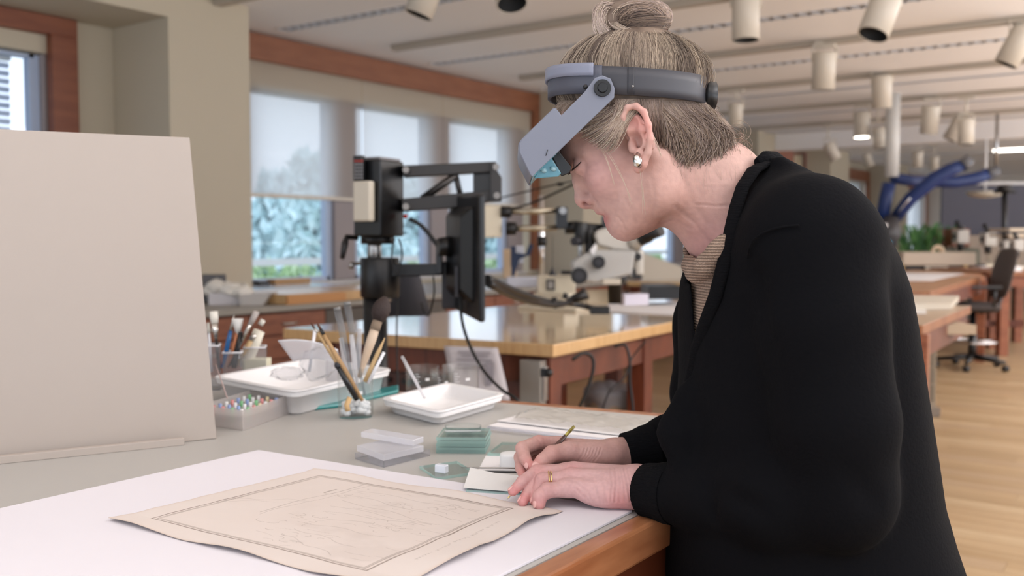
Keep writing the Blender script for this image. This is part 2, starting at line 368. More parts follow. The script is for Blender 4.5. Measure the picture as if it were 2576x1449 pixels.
for i, px in enumerate([655, 750, 850, 950, 1060, 1150, 1230, 1310, 1640, 1720]):
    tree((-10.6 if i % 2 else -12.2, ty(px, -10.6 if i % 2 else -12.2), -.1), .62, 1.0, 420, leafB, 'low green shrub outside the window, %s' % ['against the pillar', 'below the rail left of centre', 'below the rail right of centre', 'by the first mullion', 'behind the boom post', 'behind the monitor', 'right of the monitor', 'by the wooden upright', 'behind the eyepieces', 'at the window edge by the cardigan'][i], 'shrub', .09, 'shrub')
# ================================================================== the near work bench
T = .96
def ZB(px, py): return Z(px, py, T)
XR = -.522
bench = thing('workbench', 'near workbench with grey laminate top and cherry wood edge', 'workbench', (-1.2, 1.0, 0))
lam = mat('grey_laminate', C(178, 175, 170), .42, bump=(400, .03))
P0 = np.array([XR-.03, 1.69, T]); P1 = np.array([-2.35, 1.405, T]); yfar = lambda x: 1.69+(x-XR+.03)*(.285/1.80)
m = MB(); m.slab([(-2.35, -.7, T), (XR-.03, -.7, T), tuple(P0), tuple(P1)], .03); m.build('worktop', lam, bench)
edgew = mat('cherry_edge', C(176, 118, 80), .3, coat=.4, var=(9, C(152, 94, 60), (8, 1, 6)))
m = MB(); m.slab([(XR-.03, -.7, T+.0005), (XR, -.7, T+.0005), (XR, 1.725, T+.0005), (XR-.03, 1.69, T+.0005)], .042); m.build('edge_band', edgew, bench, bevel=.004)
m = MB(); m.slab([(XR-.03, 1.69, T+.0005), (XR, 1.725, T+.0005), (-2.35, yfar(-2.35)+.03, T+.0005), (-2.35, yfar(-2.35), T+.0005)][::-1], .042); m.build('edge_band', edgew, bench, bevel=.004)
m = MB(); m.b2((XR-.045, -.6, T-.17), (XR-.02, 1.66, T-.042)); m.build('apron', wood_d, bench, bevel=.002)
m = MB(); m.b2((XR-.045, -.6, T-.19), (XR-.005, 1.66, T-.17)); m.build('apron_rail', wood_d, bench, bevel=.003)
for (a, b) in ((-.55, .12), (.15, .80), (.83, 1.35)):
    m = MB(); m.b2((XR-.06, a, .12), (XR-.04, b, T-.2)); o = m.build('cabinet_door', wood_d, bench, bevel=.003)
    m = MB(); m.tube([(XR-.04, b-.06, .70), (XR-.015, b-.06, .70), (XR-.015, b-.06, .58), (XR-.04, b-.06, .58)], .005, 8); m.build('door_handle', steel, o)
m = MB(); m.b2((XR-.60, -.6, .1), (XR-.06, 1.5, T-.2)); m.b2((XR-.55, -.55, 0), (XR-.12, 1.45, .1)); m.build('cabinet_body', wood_d, bench)
for x, y in ((XR-.08, 1.6), (-2.28, 1.35), (-2.28, -.6)): m = MB(); m.box((x, y, (T-.04)/2), (.07, .07, T-.04)); m.build('leg', wood_d, bench, bevel=.003)
m = MB(); m.slab([(-2.3, -.6, T-.03), (XR-.05, -.6, T-.03), (XR-.05, 1.66, T-.03), (-2.3, 1.38, T-.03)], .09); m.build('underframe', wood_d, bench)
# ---- white mat board, antique engraving on top
TB = T+.0035
m = MB(); q = [Z(650, 1137, TB), Z(1592, 1290, TB), (XR-.038, .42, TB), (-.86, .40, TB), (-1.207, .56, TB)]
bd = [(-1.207, .999, TB), (-.5615, 1.043, TB), (-.556, .42, TB), (-1.207, .42, TB)]
m.slab(bd[::-1], .0032); m.build('mat_board', mat('mat_board_white', C(226, 222, 228), .8), label='large white mat board lying flat on the bench under the old print', cat='board', bevel=.0006)
# engraving: sheet with wavy edges and faint printed lines (vertex colours = the print)
NX, NY = 520, 400
ca = np.array(Z(275, 1310, TB))[:2]; cb = np.array(Z(790, 1183, TB))[:2]; cc_ = np.array(Z(1408, 1288, TB))[:2]
cdn = np.array(cc_)+(np.array(ca)-np.array(cb))*1.02+np.array([.03, .0])
u = np.linspace(0, 1, NX); v = np.linspace(0, 1, NY); UU, VV = np.meshgrid(u, v)   # u from left/back to right/front, v away -> near
def fbm(x, y, s, seed, oct=4):
    r_ = np.random.RandomState(seed); out = 0; amp = 1; tot = 0
    for o_ in range(oct):
        n = int(max(2, s*2**o_))+2; g = r_.rand(n+1, n+1)
        X_ = np.clip(x, 0, .9999)*(n-1); Y_ = np.clip(y, 0, .9999)*(n-1); xi = X_.astype(int); yi = Y_.astype(int); fx = X_-xi; fy = Y_-yi; fx = fx*fx*(3-2*fx); fy = fy*fy*(3-2*fy)
        out = out+amp*(g[yi, xi]*(1-fx)*(1-fy)+g[yi, xi+1]*fx*(1-fy)+g[yi+1, xi]*(1-fx)*fy+g[yi+1, xi+1]*fx*fy); tot += amp; amp *= .5
    return out/tot
# corner layout: (u=0,v=0)=cb far, (1,0)=cc right, (0,1)=ca left, (1,1)=cdn near
def edge(t, s, k): return .012*(fbm(t, t*0+.5, 4, s, 3)-.5)*k
EU = (np.outer(1-VV[:, 0], np.ones(NX))*edge(UU, 5, 1)+VV*edge(UU, 6, 1)); EV = (1-UU)*edge(VV, 7, 1)+UU*edge(VV, 8, 1)
PXY = (cb[None, None]*(1-UU-VV+UU*VV)[..., None]+cc_[None, None]*(UU*(1-VV))[..., None]+ca[None, None]*(VV*(1-UU))[..., None]+cdn[None, None]*(UU*VV)[..., None])
dirv = (ca-cb)/np.linalg.norm(ca-cb); diru = (cc_-cb)/np.linalg.norm(cc_-cb)
PXY = PXY+EU[..., None]*dirv+EV[..., None]*diru
lift = .0045*np.clip((UU-.80)/.2, 0, 1)**2*(.35+.9*np.sin(VV*7+.3)**2)+.004*np.clip((VV-.9)/.1, 0, 1)*(np.sin(UU*16)*.5+.5)+.0016*fbm(UU, VV, 5, 3)+.003*np.clip((.06-VV)/.06, 0, 1)*(np.sin(UU*13)*.5+.5)
lift *= 1-.9*np.exp(-(((UU-1)/.07)**2+(VV/.1)**2))
ZZ = TB+.0006+lift
# print
ink = np.zeros_like(UU); dark = np.array(C(84, 58, 34)[:3]); base = np.array(C(222, 212, 206)[:3]); tone = np.array(C(208, 190, 178)[:3])
wob = .004*(fbm(UU, VV, 8, 11)-.5)
def line_pts(pts, w, k=1.0):
    global ink
    for (a, b) in zip(pts[:-1], pts[1:]):
        a = np.array(a); b = np.array(b); d_ = b-a; L2 = (d_**2).sum()+1e-9
        t_ = np.clip(((UU-a[0])*d_[0]+(VV-a[1])*d_[1])/L2, 0, 1); dist = np.hypot((UU-a[0]-t_*d_[0])*1.25, VV-a[1]-t_*d_[1])+wob*.3
        ink = np.maximum(ink, k*1.15*np.clip(1.4-dist/(w*1.2), 0, 1))
B0, B1, B2, B3 = .085, .075, .865, .90       # border rectangle u0,v0,u1,v1
def rect(o, w, k): line_pts([(B0+o, B1+o), (B2-o, B1+o), (B2-o, B3-o), (B0+o, B3-o), (B0+o, B1+o)], w, k)
rect(0, .0026, .8); rect(.012, .0018, .6); rect(.018, .0016, .5)
rr = random.Random(12)
def wave(p, q, n=14, amp=.01):
    p = np.array(p); q = np.array(q); nrm = np.array([-(q-p)[1], (q-p)[0]]); nrm = nrm/np.linalg.norm(nrm); ph = rr.random()*6
    return [tuple(p+(q-p)*i/n+nrm*amp*math.sin(ph+i*.7)+nrm*amp*.5*(rr.random()-.5)) for i in range(n+1)]
line_pts(wave((.30, .10), (.27, .62), 12, .006), .0016, .5); line_pts(wave((.33, .10), (.29, .64), 12, .006), .0013, .38)
line_pts(wave((.27, .22), (.27, .28), 4, .003), .004, .5)
line_pts(wave((.10, .55), (.30, .40)), .0014, .3); line_pts(wave((.11, .58), (.31, .42)), .0012, .28)
for i in range(9):
    a_ = .18+i*.075; line_pts(wave((.34+.02*i, a_), (.80-.01*i, a_+.07*math.sin(i))), .0013, .30)
for i in range(70):
    cx, cy = rr.choice([(.62, .28), (.70, .50), (.45, .62), (.55, .78), (.74, .20), (.36, .24)]); cx += rr.gauss(0, .05); cy += rr.gauss(0, .04); r_ = .008+rr.random()*.02; a0 = rr.random()*6
    line_pts([(cx+r_*math.cos(a0+j*.6), cy+r_*.7*math.sin(a0+j*.6)) for j in range(5)], .0012, .22+.2*rr.random())
for i in range(30):
    cx = .33+rr.random()*.5; cy = .12+rr.random()*.74; line_pts(wave((cx, cy), (cx+.02+.06*rr.random(), cy+.03*(rr.random()-.5)), 5, .004), .001, .25)
# caption in the right margin and blank shield shape
for i in range(34):
    v_ = .26+i*.0145; hgt = rr.choice([.004, .006, .008]); 
    if i % 7 != 6: line_pts([(.918, v_), (.918+hgt, v_+.003), (.918, v_+.007)], .0011, .4)
stain = fbm(UU, VV, 4, 21, 5); inb = ((UU > B0) & (UU < B2) & (VV > B1) & (VV < B3)).astype(float)
fig = fbm(UU, VV, 10, 31, 4); fm = np.clip((fig-.52)*4, 0, 1)*inb*np.clip((UU-.28)*6, 0, 1)
g_ = base[None, None]*(1-.35*stain[..., None])+tone[None, None]*.35*stain[..., None]
g_ = g_*(1-(inb*.10)[..., None])+tone*(inb*.10)[..., None]; g_ = g_*(1-.07*fm[..., None])+dark*.07*fm[..., None]
ed = np.minimum.reduce([UU, 1-UU, VV, 1-VV]); g_ = g_*(1-.25*np.exp(-ed/.006)[..., None]*np.array([.4, .7, 1.0]))
g_ = g_*(1-ink[..., None]*.85)+dark*ink[..., None]*.85
me = bpy.data.meshes.new('antique_print'); Vv = np.dstack([PXY, ZZ]).reshape(-1, 3); og = Vv.mean(0); og[2] = TB
idx = np.arange(NX*NY).reshape(NY, NX); Fq = np.stack([idx[:-1, :-1], idx[1:, :-1], idx[1:, 1:], idx[:-1, 1:]], -1).reshape(-1, 4)
def fastmesh(me, V_, F_, smooth=True):
    nf = len(F_); k_ = F_.shape[1]
    me.vertices.add(len(V_)); me.vertices.foreach_set('co', np.asarray(V_, np.float32).ravel()); me.loops.add(nf*k_); me.loops.foreach_set('vertex_index', np.asarray(F_, np.int32).ravel())
    me.polygons.add(nf); me.polygons.foreach_set('loop_start', np.arange(0, nf*k_, k_, dtype=np.int32)); me.polygons.foreach_set('loop_total', np.full(nf, k_, np.int32))
    me.polygons.foreach_set('use_smooth', np.full(nf, smooth)); me.update(calc_edges=True); me.validate()
def setcol(me, c):
    at = me.color_attributes.new('Col', 'FLOAT_COLOR', 'POINT'); c = np.asarray(c, np.float32).reshape(-1, c.shape[-1])
    if c.shape[1] == 3: c = np.hstack([c, np.ones((len(c), 1), np.float32)])
    at.data.foreach_set('color', c.ravel())
fastmesh(me, Vv-og, Fq); setcol(me, g_); me.materials.append(mat('old_paper', (1, 1, 1, 1), .85, attr=True))
o = bpy.data.objects.new('antique_print', me); COL.objects.link(o); o.location = Vector(og)
k = o.modifiers.new('solid', 'SOLIDIFY'); k.thickness = .0005; k.offset = 1
tag(o, 'old cream engraving with faint brown lines and border lying on white board', 'print')
# ---- tall beige board standing at the left
bb = thing('upright_board', 'tall beige board standing on the bench at the left', 'board', (-1.42, .85, T))
e0 = Z(545, 1103, T+.0005); e1 = Z(0, 1160, T+.0005); dr = (e1-e0)/np.linalg.norm(e1-e0); nr = np.array([dr[1], -dr[0], 0]); nr = nr if nr[0] < 0 else -nr
far = e0+dr*.95; D0 = A(545, 1103, 1.0)
def hz(p, px, py):     # height at which the sight line (px,py) passes over ground point near p, within plane of board
    r_ = ray(px, py); n_ = nr; t_ = np.dot(p-np.array([0, 0, H]), n_)/np.dot(r_, n_); return np.array([0, 0, H])+r_*t_
tilt = .0
t0 = hz(e0, 477, 346); t1 = hz(e0, 0, 325)
bm_ = mat('beige_board', C(178, 167, 158), .7, bump=(30, .04))
topd = (t1-t0)/np.linalg.norm(t1-t0); t2 = t0+topd*1.05
th = nr*.006
P = [e0, far, t2, t0]; m = MB(); m.hexa([P[0]+(0, 0, 0), P[1], P[1]+th, P[0]+th, P[3], P[2], P[2]+th, P[3]+th]); m.build('panel', bm_, bb, bevel=.001)
lp = Z(460, 1117, T); f_ = -nr*.012
m = MB(); m.hexa([lp, far, far+f_, lp+f_, lp+np.array([0, 0, .012]), far+np.array([0, 0, .012]), far+f_+np.array([0, 0, .012]), lp+f_+np.array([0, 0, .012])]); m.build('bottom_flap', bm_, bb, bevel=.001)
m = MB(); ft = e0+dr*.5; m.prism([(0, 0), (.12, 0), (0, .4)], -.003, .003, M=Matrix(((nr[0], 0, dr[0]), (nr[1], 0, dr[1]), (0, 1, 0))), o=ft); m.build('rear_strut', bm_, bb)
# ================================================================== things on the near bench
tealside = thin('glass_edge_teal', C(222, 240, 237), .62, C(192, 222, 217))
plate_m = thin('plate_glass', (.965, .985, .98, 1), .09, C(200, 220, 215))
milky = thin('milky_acrylic', (.97, .97, .98, 1), .5, (.9, .9, .94, 1)); milky2 = thin('frosted_plastic', (.96, .94, .93, 1), .42, (.84, .81, .79, 1)); film = thin('clear_film', (.96, .96, .97, 1), .16, (.88, .87, .87, 1), .12)
clearp = thin('clear_plastic', (.93, .93, .94, 1), .10, (.9, .9, .92, 1))
def quad_base(L_, N_, R_, z):               # left, near, right corner pixels -> 4 world corners of a parallelogram
    l, n, r = Z(*L_, z), Z(*N_, z), Z(*R_, z); return [l, n, r, l+r-n]
def lerp(a, b, t): return np.array(a)*(1-t)+np.array(b)*t
def rrect(P, rad, k=5):                     # rounded outline of a quad (list of 4 pts)
    out = []; n = 4
    for i in range(4):
        p = np.array(P[i]); a = np.array(P[i-1]); b = np.array(P[(i+1) % 4]); da = (a-p)/np.linalg.norm(a-p); db = (b-p)/np.linalg.norm(b-p)
        s_, e_ = p+da*rad, p+db*rad
        for j in range(k+1):
            t = j/k; out.append((1-t)**2*s_+2*t*(1-t)*p+t*t*e_)
    return out
def tray(name, L_, N_, R_, h, rad, label, flare=.014):
    zt = T+h; Q = quad_base(L_, N_, R_, zt); cen = sum(Q)/4
    def ring(ins, z, rd):
        P = []
        for i in range(4):
            p = Q[i]; a = Q[i-1]-p; b = Q[(i+1) % 4]-p; P.append(p+ins*(a/np.linalg.norm(a)+b/np.linalg.norm(b)))
        r_ = rrect(P, rd); return [(q[0], q[1], z) for q in r_]
    rings = [ring(.002, zt-.013, rad), ring(0, zt-.002, rad), ring(.0025, zt, rad), ring(.010, zt, rad*.9), ring(.013, zt-.003, rad*.85), ring(.013+flare*.6, T+.006, rad*.8), ring(.018+flare*.8, T+.003, rad*.7)]
    outer = [ring(.004, zt-.013, rad), ring(.011, zt-.012, rad*.9), ring(.011+flare*.6, T+.004, rad*.8), ring(.015+flare*.6, T+.0003, rad*.8)]
    t_ = thing(name, label, 'tray', (cen[0], cen[1], T)); m = MB()
    for RR in (rings, outer[::-1] if False else outer):
        n = len(RR[0]); V = [q for r_ in RR for q in r_]; F = [(i*n+k_, i*n+(k_+1) % n, (i+1)*n+(k_+1) % n, (i+1)*n+k_) for i in range(len(RR)-1) for k_ in range(n)]
        F.append(tuple((len(RR)-1)*n+k_ for k_ in range(n))); m.add(V, F, True)
    m.build('basin', white_pl, t_); m = MB(); m.tube(rings[1]+[rings[1][0]], .0022, 6, caps=False); m.build('rolled_rim', white_pl, t_); return t_
tray('white_tray', (533, 946), (742, 985), (990, 928), .052, .03, 'large deep white plastic tray behind the jar of brushes')
tray('white_tray', (957, 1001), (1103, 1036), (1272, 990), .030, .022, 'smaller white plastic tray in front of the glass beakers', .008)
# teal folded mat
m = MB()
for (a, b, c_) in (((733, 1027), (733, 1040), 0), ((852, 1012), (852, 1026), 0), ((1000, 978), (1000, 992), 0)): pass
q = [Z(732, 1040, T), Z(852, 1026, T), Z(1003, 990, T), Z(1003, 976, T), Z(850, 1004, T), Z(734, 1022, T)]
m.slab([(p[0], p[1], T+.008) for p in q], .0078); m.build('teal_mat', mat('teal_rubber', C(40, 140, 140), .35, coat=.5), label='teal rubber strip lying under the large white tray', cat='mat', bevel=.003)
# ---- beakers
def beaker(c, r, h, label, m_=None, spout=0, group=None):
    t_ = thing('beaker', label, 'beaker', c, group); m = MB(); n = 32; w = .0016
    prof = [(0, .002), (r*.9, .002), (r-w, .006), (r-w, h-.004), (r+.001, h), (r+.0025, h+.0006), (r+.0022, h-.002), (r, h-.006), (r, .005), (r*.93, .0002), (0, .0002)]
    V = []
    for rr_, z in prof:
        for k_ in range(n):
            a = 2*math.pi*k_/n; b = ((a-spout+math.pi) % (2*math.pi))-math.pi; ex = 1+.16*math.exp(-(b/.25)**2)*max(0, (z-h*.9)/(h*.1)); V.append((c[0]+rr_*ex*math.cos(a), c[1]+rr_*ex*math.sin(a), c[2]+z))
    m.add(V, [(i*n+k_, i*n+(k_+1) % n, (i+1)*n+(k_+1) % n, (i+1)*n+k_) for i in range(len(prof)-1) for k_ in range(n)], True)
    m.build('glass_wall', m_ or glass, t_)
    m = MB(); a0 = YAW-math.pi/2-.3; nn = 5
    for k_ in range(nn):
        z = h*(.35+.1*k_); m.grid(lambda u_, v_, z=z, k_=k_: (c[0]+(r+.0003)*math.cos(a0+u_*(.18+.1*(k_ % 2))), c[1]+(r+.0003)*math.sin(a0+u_*(.18+.1*(k_ % 2))), c[2]+z+v_*.0012), 4, 1)
    m.grid(lambda u_, v_: (c[0]+(r+.0003)*math.cos(a0+.6+u_*.25), c[1]+(r+.0003)*math.sin(a0+.6+u_*.25), c[2]+h*.5+v_*.006), 4, 1)
    m.build('scale_marks', mat('white_enamel_print', C(235, 235, 235), .6), t_); return t_
clg = thin('beaker_glass', (.972, .975, .973, 1), .03, (.8, .84, .83, 1))
jc = Z(895, 1048, T); beaker(jc, .0335, .095, 'glass beaker full of brushes and pipettes on the grey bench top', clg, 2.5)
b1 = Z(1062, 984, T); b2 = Z(1113, 992, T); b3 = Z(1160, 984, T)
beaker(b1, .036, .056, 'low glass beaker, left of three behind the small tray', clg, 2.0)
beaker(b2, .025, .052, 'smallest glass beaker standing between two larger ones', clg, 3.0)
beaker(b3, .040, .058, 'wide low glass beaker, right of three behind the small tray', clg, 2.4)
# cotton in the jar
m = MB(); rr = random.Random(5)
for i in range(60):
    a = rr.random()*6.28; r_ = rr.random()**.5*.0235; m.ball((jc[0]+r_*math.cos(a), jc[1]+r_*math.sin(a), T+.009+rr.random()*.020), (.0075, .0075, .006), 8)
m.build('cotton_wad', mat('cotton', C(236, 238, 240), .9), label='white cotton wadding at the bottom of the brush beaker', cat='cotton')
wt = mat('bare_wood', C(196, 164, 118), .6); wdk = mat('bamboo', C(178, 142, 98), .5); ferr = mat('ferrule', C(190, 186, 180), .22, metal=1)
hairdk = mat('dark_bristle', C(48, 34, 30), .7, bump=(300, .5)); hairr = mat('brown_bristle', C(92, 56, 38), .7); hairw = mat('pale_bristle', C(222, 218, 208), .7, bump=(300, .5))
DJ = 1.80
def stick(p0, p1, d0, d1, rs, m_, name, label, cat, parts=(), group=None, sq=1.0):
    """p0 top pixel, p1 bottom; rs radii top->bottom; parts: (name, t0, t1, radii, material)"""
    a, b = A(*p0, d0), A(*p1, d1); b[2] = max(b[2], T+.003+min(.01, rs[-1])) if b[2] < T+.003 else b[2]
    t_ = thing(name, label, cat, b, group) if parts else None
    def seg(t0, t1, rs_, sq_):
        m = MB(); n = len(rs_)-1
        m.tube([lerp(a, b, t0+(t1-t0)*i/n) for i in range(n+1)], list(rs_), 12, sq=sq_); return m
    if not parts: return seg(0, 1, rs, sq).build(name, m_, label=label, cat=cat, group=group, origin=b)
    lo = max(q[2] for q in parts)
    seg(lo, 1, rs, sq).build('handle', m_, t_)
    for (nm, t0, t1, rs_, mm) in parts: seg(t0, t1, rs_, sq).build(nm, mm, t_)
    return t_
blk = mat('black_lacquer', C(22, 22, 24), .25); whp = mat('white_poly', C(232, 232, 236), .35)
stick((797, 812), (912, 1008), 1.79, 1.80, [.003, .0045, .0055, .0045, .003], wdk, 'brush', 'bamboo brush with black collar and brown tip leaning left in the beaker', 'brush', (('bristles', 0, .08, (.0006, .0025, .0025), hairr), ('collar', .08, .15, (.0032, .0035, .0035), blk)))
stick((782, 812), (903, 1000), 1.83, 1.815, [.002, .003, .0035, .003], wt, 'brush', 'thin reddish-tipped brush just left of the bamboo brush in the beaker', 'brush', (('bristles', 0, .07, (.0006, .002, .002), hairr), ('ferrule', .07, .14, (.0022, .0024, .0024), ferr)))
stick((844, 912), (898, 1006), 1.775, 1.79, [.0045, .0055, .0045], blk, 'brush', 'short black-handled brush leaning on the beaker front wall', 'brush', (('tip_cap', 0, .12, (.002, .0055, .0055), mat('dark_rubber', C(40, 40, 46), .6)),))
ptube = thin('pipette_glass', (.82, .84, .86, 1), .16, (.6, .62, .64, 1))
stick((848, 775), (893, 985), 1.80, 1.80, [.0066, .0066, .0066, .006, .0035, .003, .003], ptube, 'pipette', 'clear glass tube pipette, lower of the two in the beaker', 'pipette', (('cap', -.01, .03, (.0068, .0068), mat('grey_cap', C(120, 118, 116), .4)),))
stick((873, 762), (917, 995), 1.82, 1.805, [.0066, .0066, .0064, .0045, .003, .003], ptube, 'pipette', 'clear glass tube pipette standing tallest beside the big dark brush', 'pipette', (('cap', -.01, .03, (.0068, .0068), mat('grey_cap', C(120, 118, 116), .4)),))
stick((968, 752), (903, 950), 1.84, 1.81, [.009, .0095, .0085, .007, .005, .0045], mat('pale_wood', C(206, 184, 162), .5, var=(20, C(186, 160, 134))), 'brush', 'large round brush with dark bristle head in the beaker', 'brush', (('bristles', -.03, .28, (.004, .014, .0185, .017, .011), hairdk), ('binding', .27, .40, (.0095, .0098, .0102), mat('twine', C(150, 130, 110), .8, bump=(900, .8)))))
stick((968, 850), (918, 960), 1.79, 1.79, [.0008, .004, .0042, .004], wt, 'wooden_stick', 'pale sharpened bamboo stick leaning right in the beaker', 'stick')
stick((966, 886), (926, 965), 1.79, 1.79, [.003, .003], whp, 'stirring_stick', 'short white plastic stick at the right rim of the beaker', 'stick')
stick((858, 850), (880, 990), 1.83, 1.81, [.004, .0052, .005, .0028, .002], thin('poly_bulb', (.9, .9, .92, 1), .55, (.88, .88, .9, 1)), 'dropper', 'milky plastic dropper behind the bamboo brush in the beaker', 'dropper')
stick((905, 828), (897, 985), 1.845, 1.82, [.004, .0052, .005, .0028, .002], MATS['poly_bulb'], 'dropper', 'milky plastic dropper between the tall tube and the big brush', 'dropper')
stick((884, 842), (900, 990), 1.80, 1.80, [.004, .0052, .005, .0028, .002], MATS['poly_bulb'], 'dropper', 'milky plastic dropper in the middle of the beaker', 'dropper')
# wooden clothes-peg scrap in jar
m = MB(); m.tube([A(880, 1000, 1.785), A(872, 1020, 1.78), A(876, 1034, 1.78)], .005, 8); m.build('wood_shaving', mat('shaving', C(206, 170, 120), .7), label='curled tan shaving inside the beaker against the glass', cat='shaving')
# glass rod leaning in the small tray
stick((1012, 898), (1068, 1001), 1.93, 1.80, [.0033, .0033, .003, .0028], MATS['poly_bulb'], 'glass_rod', 'thin pale glass rod leaning into the small white tray', 'rod')
stick((935, 582+3), (0, 0), 1, 1, [.001], whp, 'x', 'x', 'x') if False else None
# ---- left pots
DP = 2.18
def pot(x0, x1, ytop, d, label, m_, w=None):
    a, b = A(x0, ytop, d), A(x1, ytop, d); wd = np.linalg.norm(b-a); c = (a+b)/2; c[2] = T; hh = a[2]-T; t_ = thing('square_pot', label, 'pot', c); M = Matrix.Rotation(YAW+.2, 3, 'Z'); wl_ = .0025; s_ = wd/1.15
    m = MB()
    for (dx, dy, sx, sy) in ((0, s_/2, s_, wl_), (0, -s_/2, s_, wl_), (s_/2, 0, wl_, s_), (-s_/2, 0, wl_, s_)):
        p = M@Vector((dx, dy, 0)); m.box((c[0]+p[0], c[1]+p[1], T+hh/2), (sx, sy, hh), M=M)
    m.box((c[0], c[1], T+.0015), (s_, s_, .003), M=M); m.build('wall', m_, t_)
    m = MB(); q = [M@Vector((x*s_/2, y*s_/2, 0)) for x, y in ((-1, -1), (1, -1), (1, 1), (-1, 1), (-1, -1))]; m.tube([(c[0]+p[0], c[1]+p[1], T+hh) for p in q], .002, 6); m.build('rim', whp, t_); return t_
pot(560, 612, 885, DP, 'clear square pot holding blue pen and brushes behind the tray', clearp); pot(612, 672, 872, DP+.05, 'clear square pot with white rim holding the wide grey brush', clearp)
pot(500, 556, 868, DP-.02, 'clear square pot half hidden by the tall beige board', clearp)
stick((537, 783), (552, 935), DP, DP, [.004, .0045, .003], blk, 'brush', 'flat white-bristled brush with black handle next to the beige board', 'brush', (('bristles', 0, .20, (.0105, .0115, .0095), hairw), ('ferrule', .20, .46, (.0096, .0075, .0042), ferr)), sq=.45)
stick((524, 812), (532, 935), DP, DP, [.003, .003], whp, 'brush', 'white-handled brush peeping out beside the beige board', 'brush', (('bristles', 0, .2, (.003, .005), hairw),))
stick((589, 792), (560, 925), DP, DP, [.0045, .0055, .005, .003], mat('blue_lacquer', C(30, 92, 150), .3), 'pen', 'blue pen with pale tip in the left square pot', 'pen', (('tip', .0, .30, (.0012, .002, .0045), ferr),))
stick((600, 822), (575, 925), DP, DP, [.003, .004], mat('orange_wood', C(190, 120, 80), .5), 'pencil', 'orange-brown pencil beside the blue pen', 'pencil')
stick((606, 835), (588, 925), DP, DP, [.005, .006, .006], blk, 'marker', 'black marker between the blue pen and the wide brush', 'marker')
stick((645, 785), (575, 925), DP, DP, [.0085, .008, .006], blk, 'brush', 'wide flat brush with grey bristles and long silver ferrule', 'brush', (('bristles', 0, .22, (.020, .019, .015), mat('grey_bristle', C(176, 168, 164), .6, bump=(300, .5))), ('ferrule', .22, .52, (.0155, .011, .009), ferr)), sq=.35)
stick((662, 805), (590, 925), DP+.03, DP+.03, [.0055, .0055, .005], wt, 'brush', 'pale bamboo brush with a brass-coloured band lying over the wide brush', 'brush', (('bristles', 0, .1, (.006, .0065), hairw), ('band', .30, .42, (.0062, .0062), ferr)))
stick((652, 832), (615, 925), DP+.05, DP+.05, [.013, .0145, .014, .012], mat('cream_card', C(226, 220, 204), .7), 'paper_roll', 'cream rolled card standing in the right square pot', 'paper roll')
m = MB(); c = A(598, 802, DP); m.tube([c+(0, 0, 0), c+np.array([.0, 0, -.035])], [.013, .004], 12, caps=False); m.tube([c, c+np.array([0, 0, -.09])], .003, 6); m.build('funnel', mat('white_funnel', C(230, 228, 224), .5), label='small white funnel sticking up behind the blue pen', cat='funnel', solid=.001)
m = MB(); c = Z(648, 966, T); m.box((c[0], c[1], T+.03), (.055, .045, .06), rz=YAW); m.build('note_block', mat('yellow_note', C(226, 222, 196), .7), label='pale yellow block of notes in the right square pot', cat='paper', bevel=.001)
# ---- box of pipette tips at the board's edge
Q = quad_base((505, 1068), (612, 1084), (732, 1040), T); bx = thing('tip_box', 'frosted plastic box of coloured-capped pipette tips beside the beige board', 'box', (Q[0]+Q[2])/2); hB = .036
m = MB()
for i in range(4):
    a, b = Q[i], Q[(i+1) % 4]; n_ = np.cross(b-a, (0, 0, 1)); n_ = n_/np.linalg.norm(n_)*-.0015
    m.hexa([a, b, b+n_, a+n_, a+(0, 0, hB), b+(0, 0, hB), b+n_+(0, 0, hB), a+n_+(0, 0, hB)])
m.slab([tuple(q+(0, 0, .002)) for q in Q], .0018); m.build('box_wall', milky2, bx)
m = MB(); zl = hB-.012; m.slab([tuple(lerp(q, (Q[0]+Q[2])/2, .05)+(0, 0, zl)) for q in Q], .0015); m.build('rack_plate', milky2, bx)
cols = {'green': C(130, 196, 140), 'blue': C(150, 172, 220), 'red': C(226, 150, 148), 'yellow': C(226, 212, 170), 'white': C(235, 235, 235)}
for k_, v_ in cols.items(): mat('cap_'+k_, v_, .4)
rr = random.Random(8); seq = ['white', 'red', 'white', 'green', 'blue', 'green', 'red', 'white', 'blue', 'yellow', 'red', 'white', 'white', 'blue']
for i in range(7):
    for j in range(4):
        u_, v_ = .10+.12*i, .15+.22*j; p = Q[1]+(Q[0]-Q[1])*v_+(Q[2]-Q[1])*u_; k_ = seq[(i*3+j*5) % 14]
        m = MB(); m.lathe([(0, .004), (.0012, .008), (.0028, zl), (.0032, zl+.001), (.0032, zl+.010), (.0, zl+.010)], p, 8, mi=0); 
        o = m.build('pipette_tip', MATS['cap_'+k_], bx)
stick((543, 918), (572, 1002), 1.78, 1.74, [.0008, .0009, .0012], mat('needle', C(196, 170, 164), .4), 'needle', 'thin pinkish needle standing out of the tip box', 'needle')
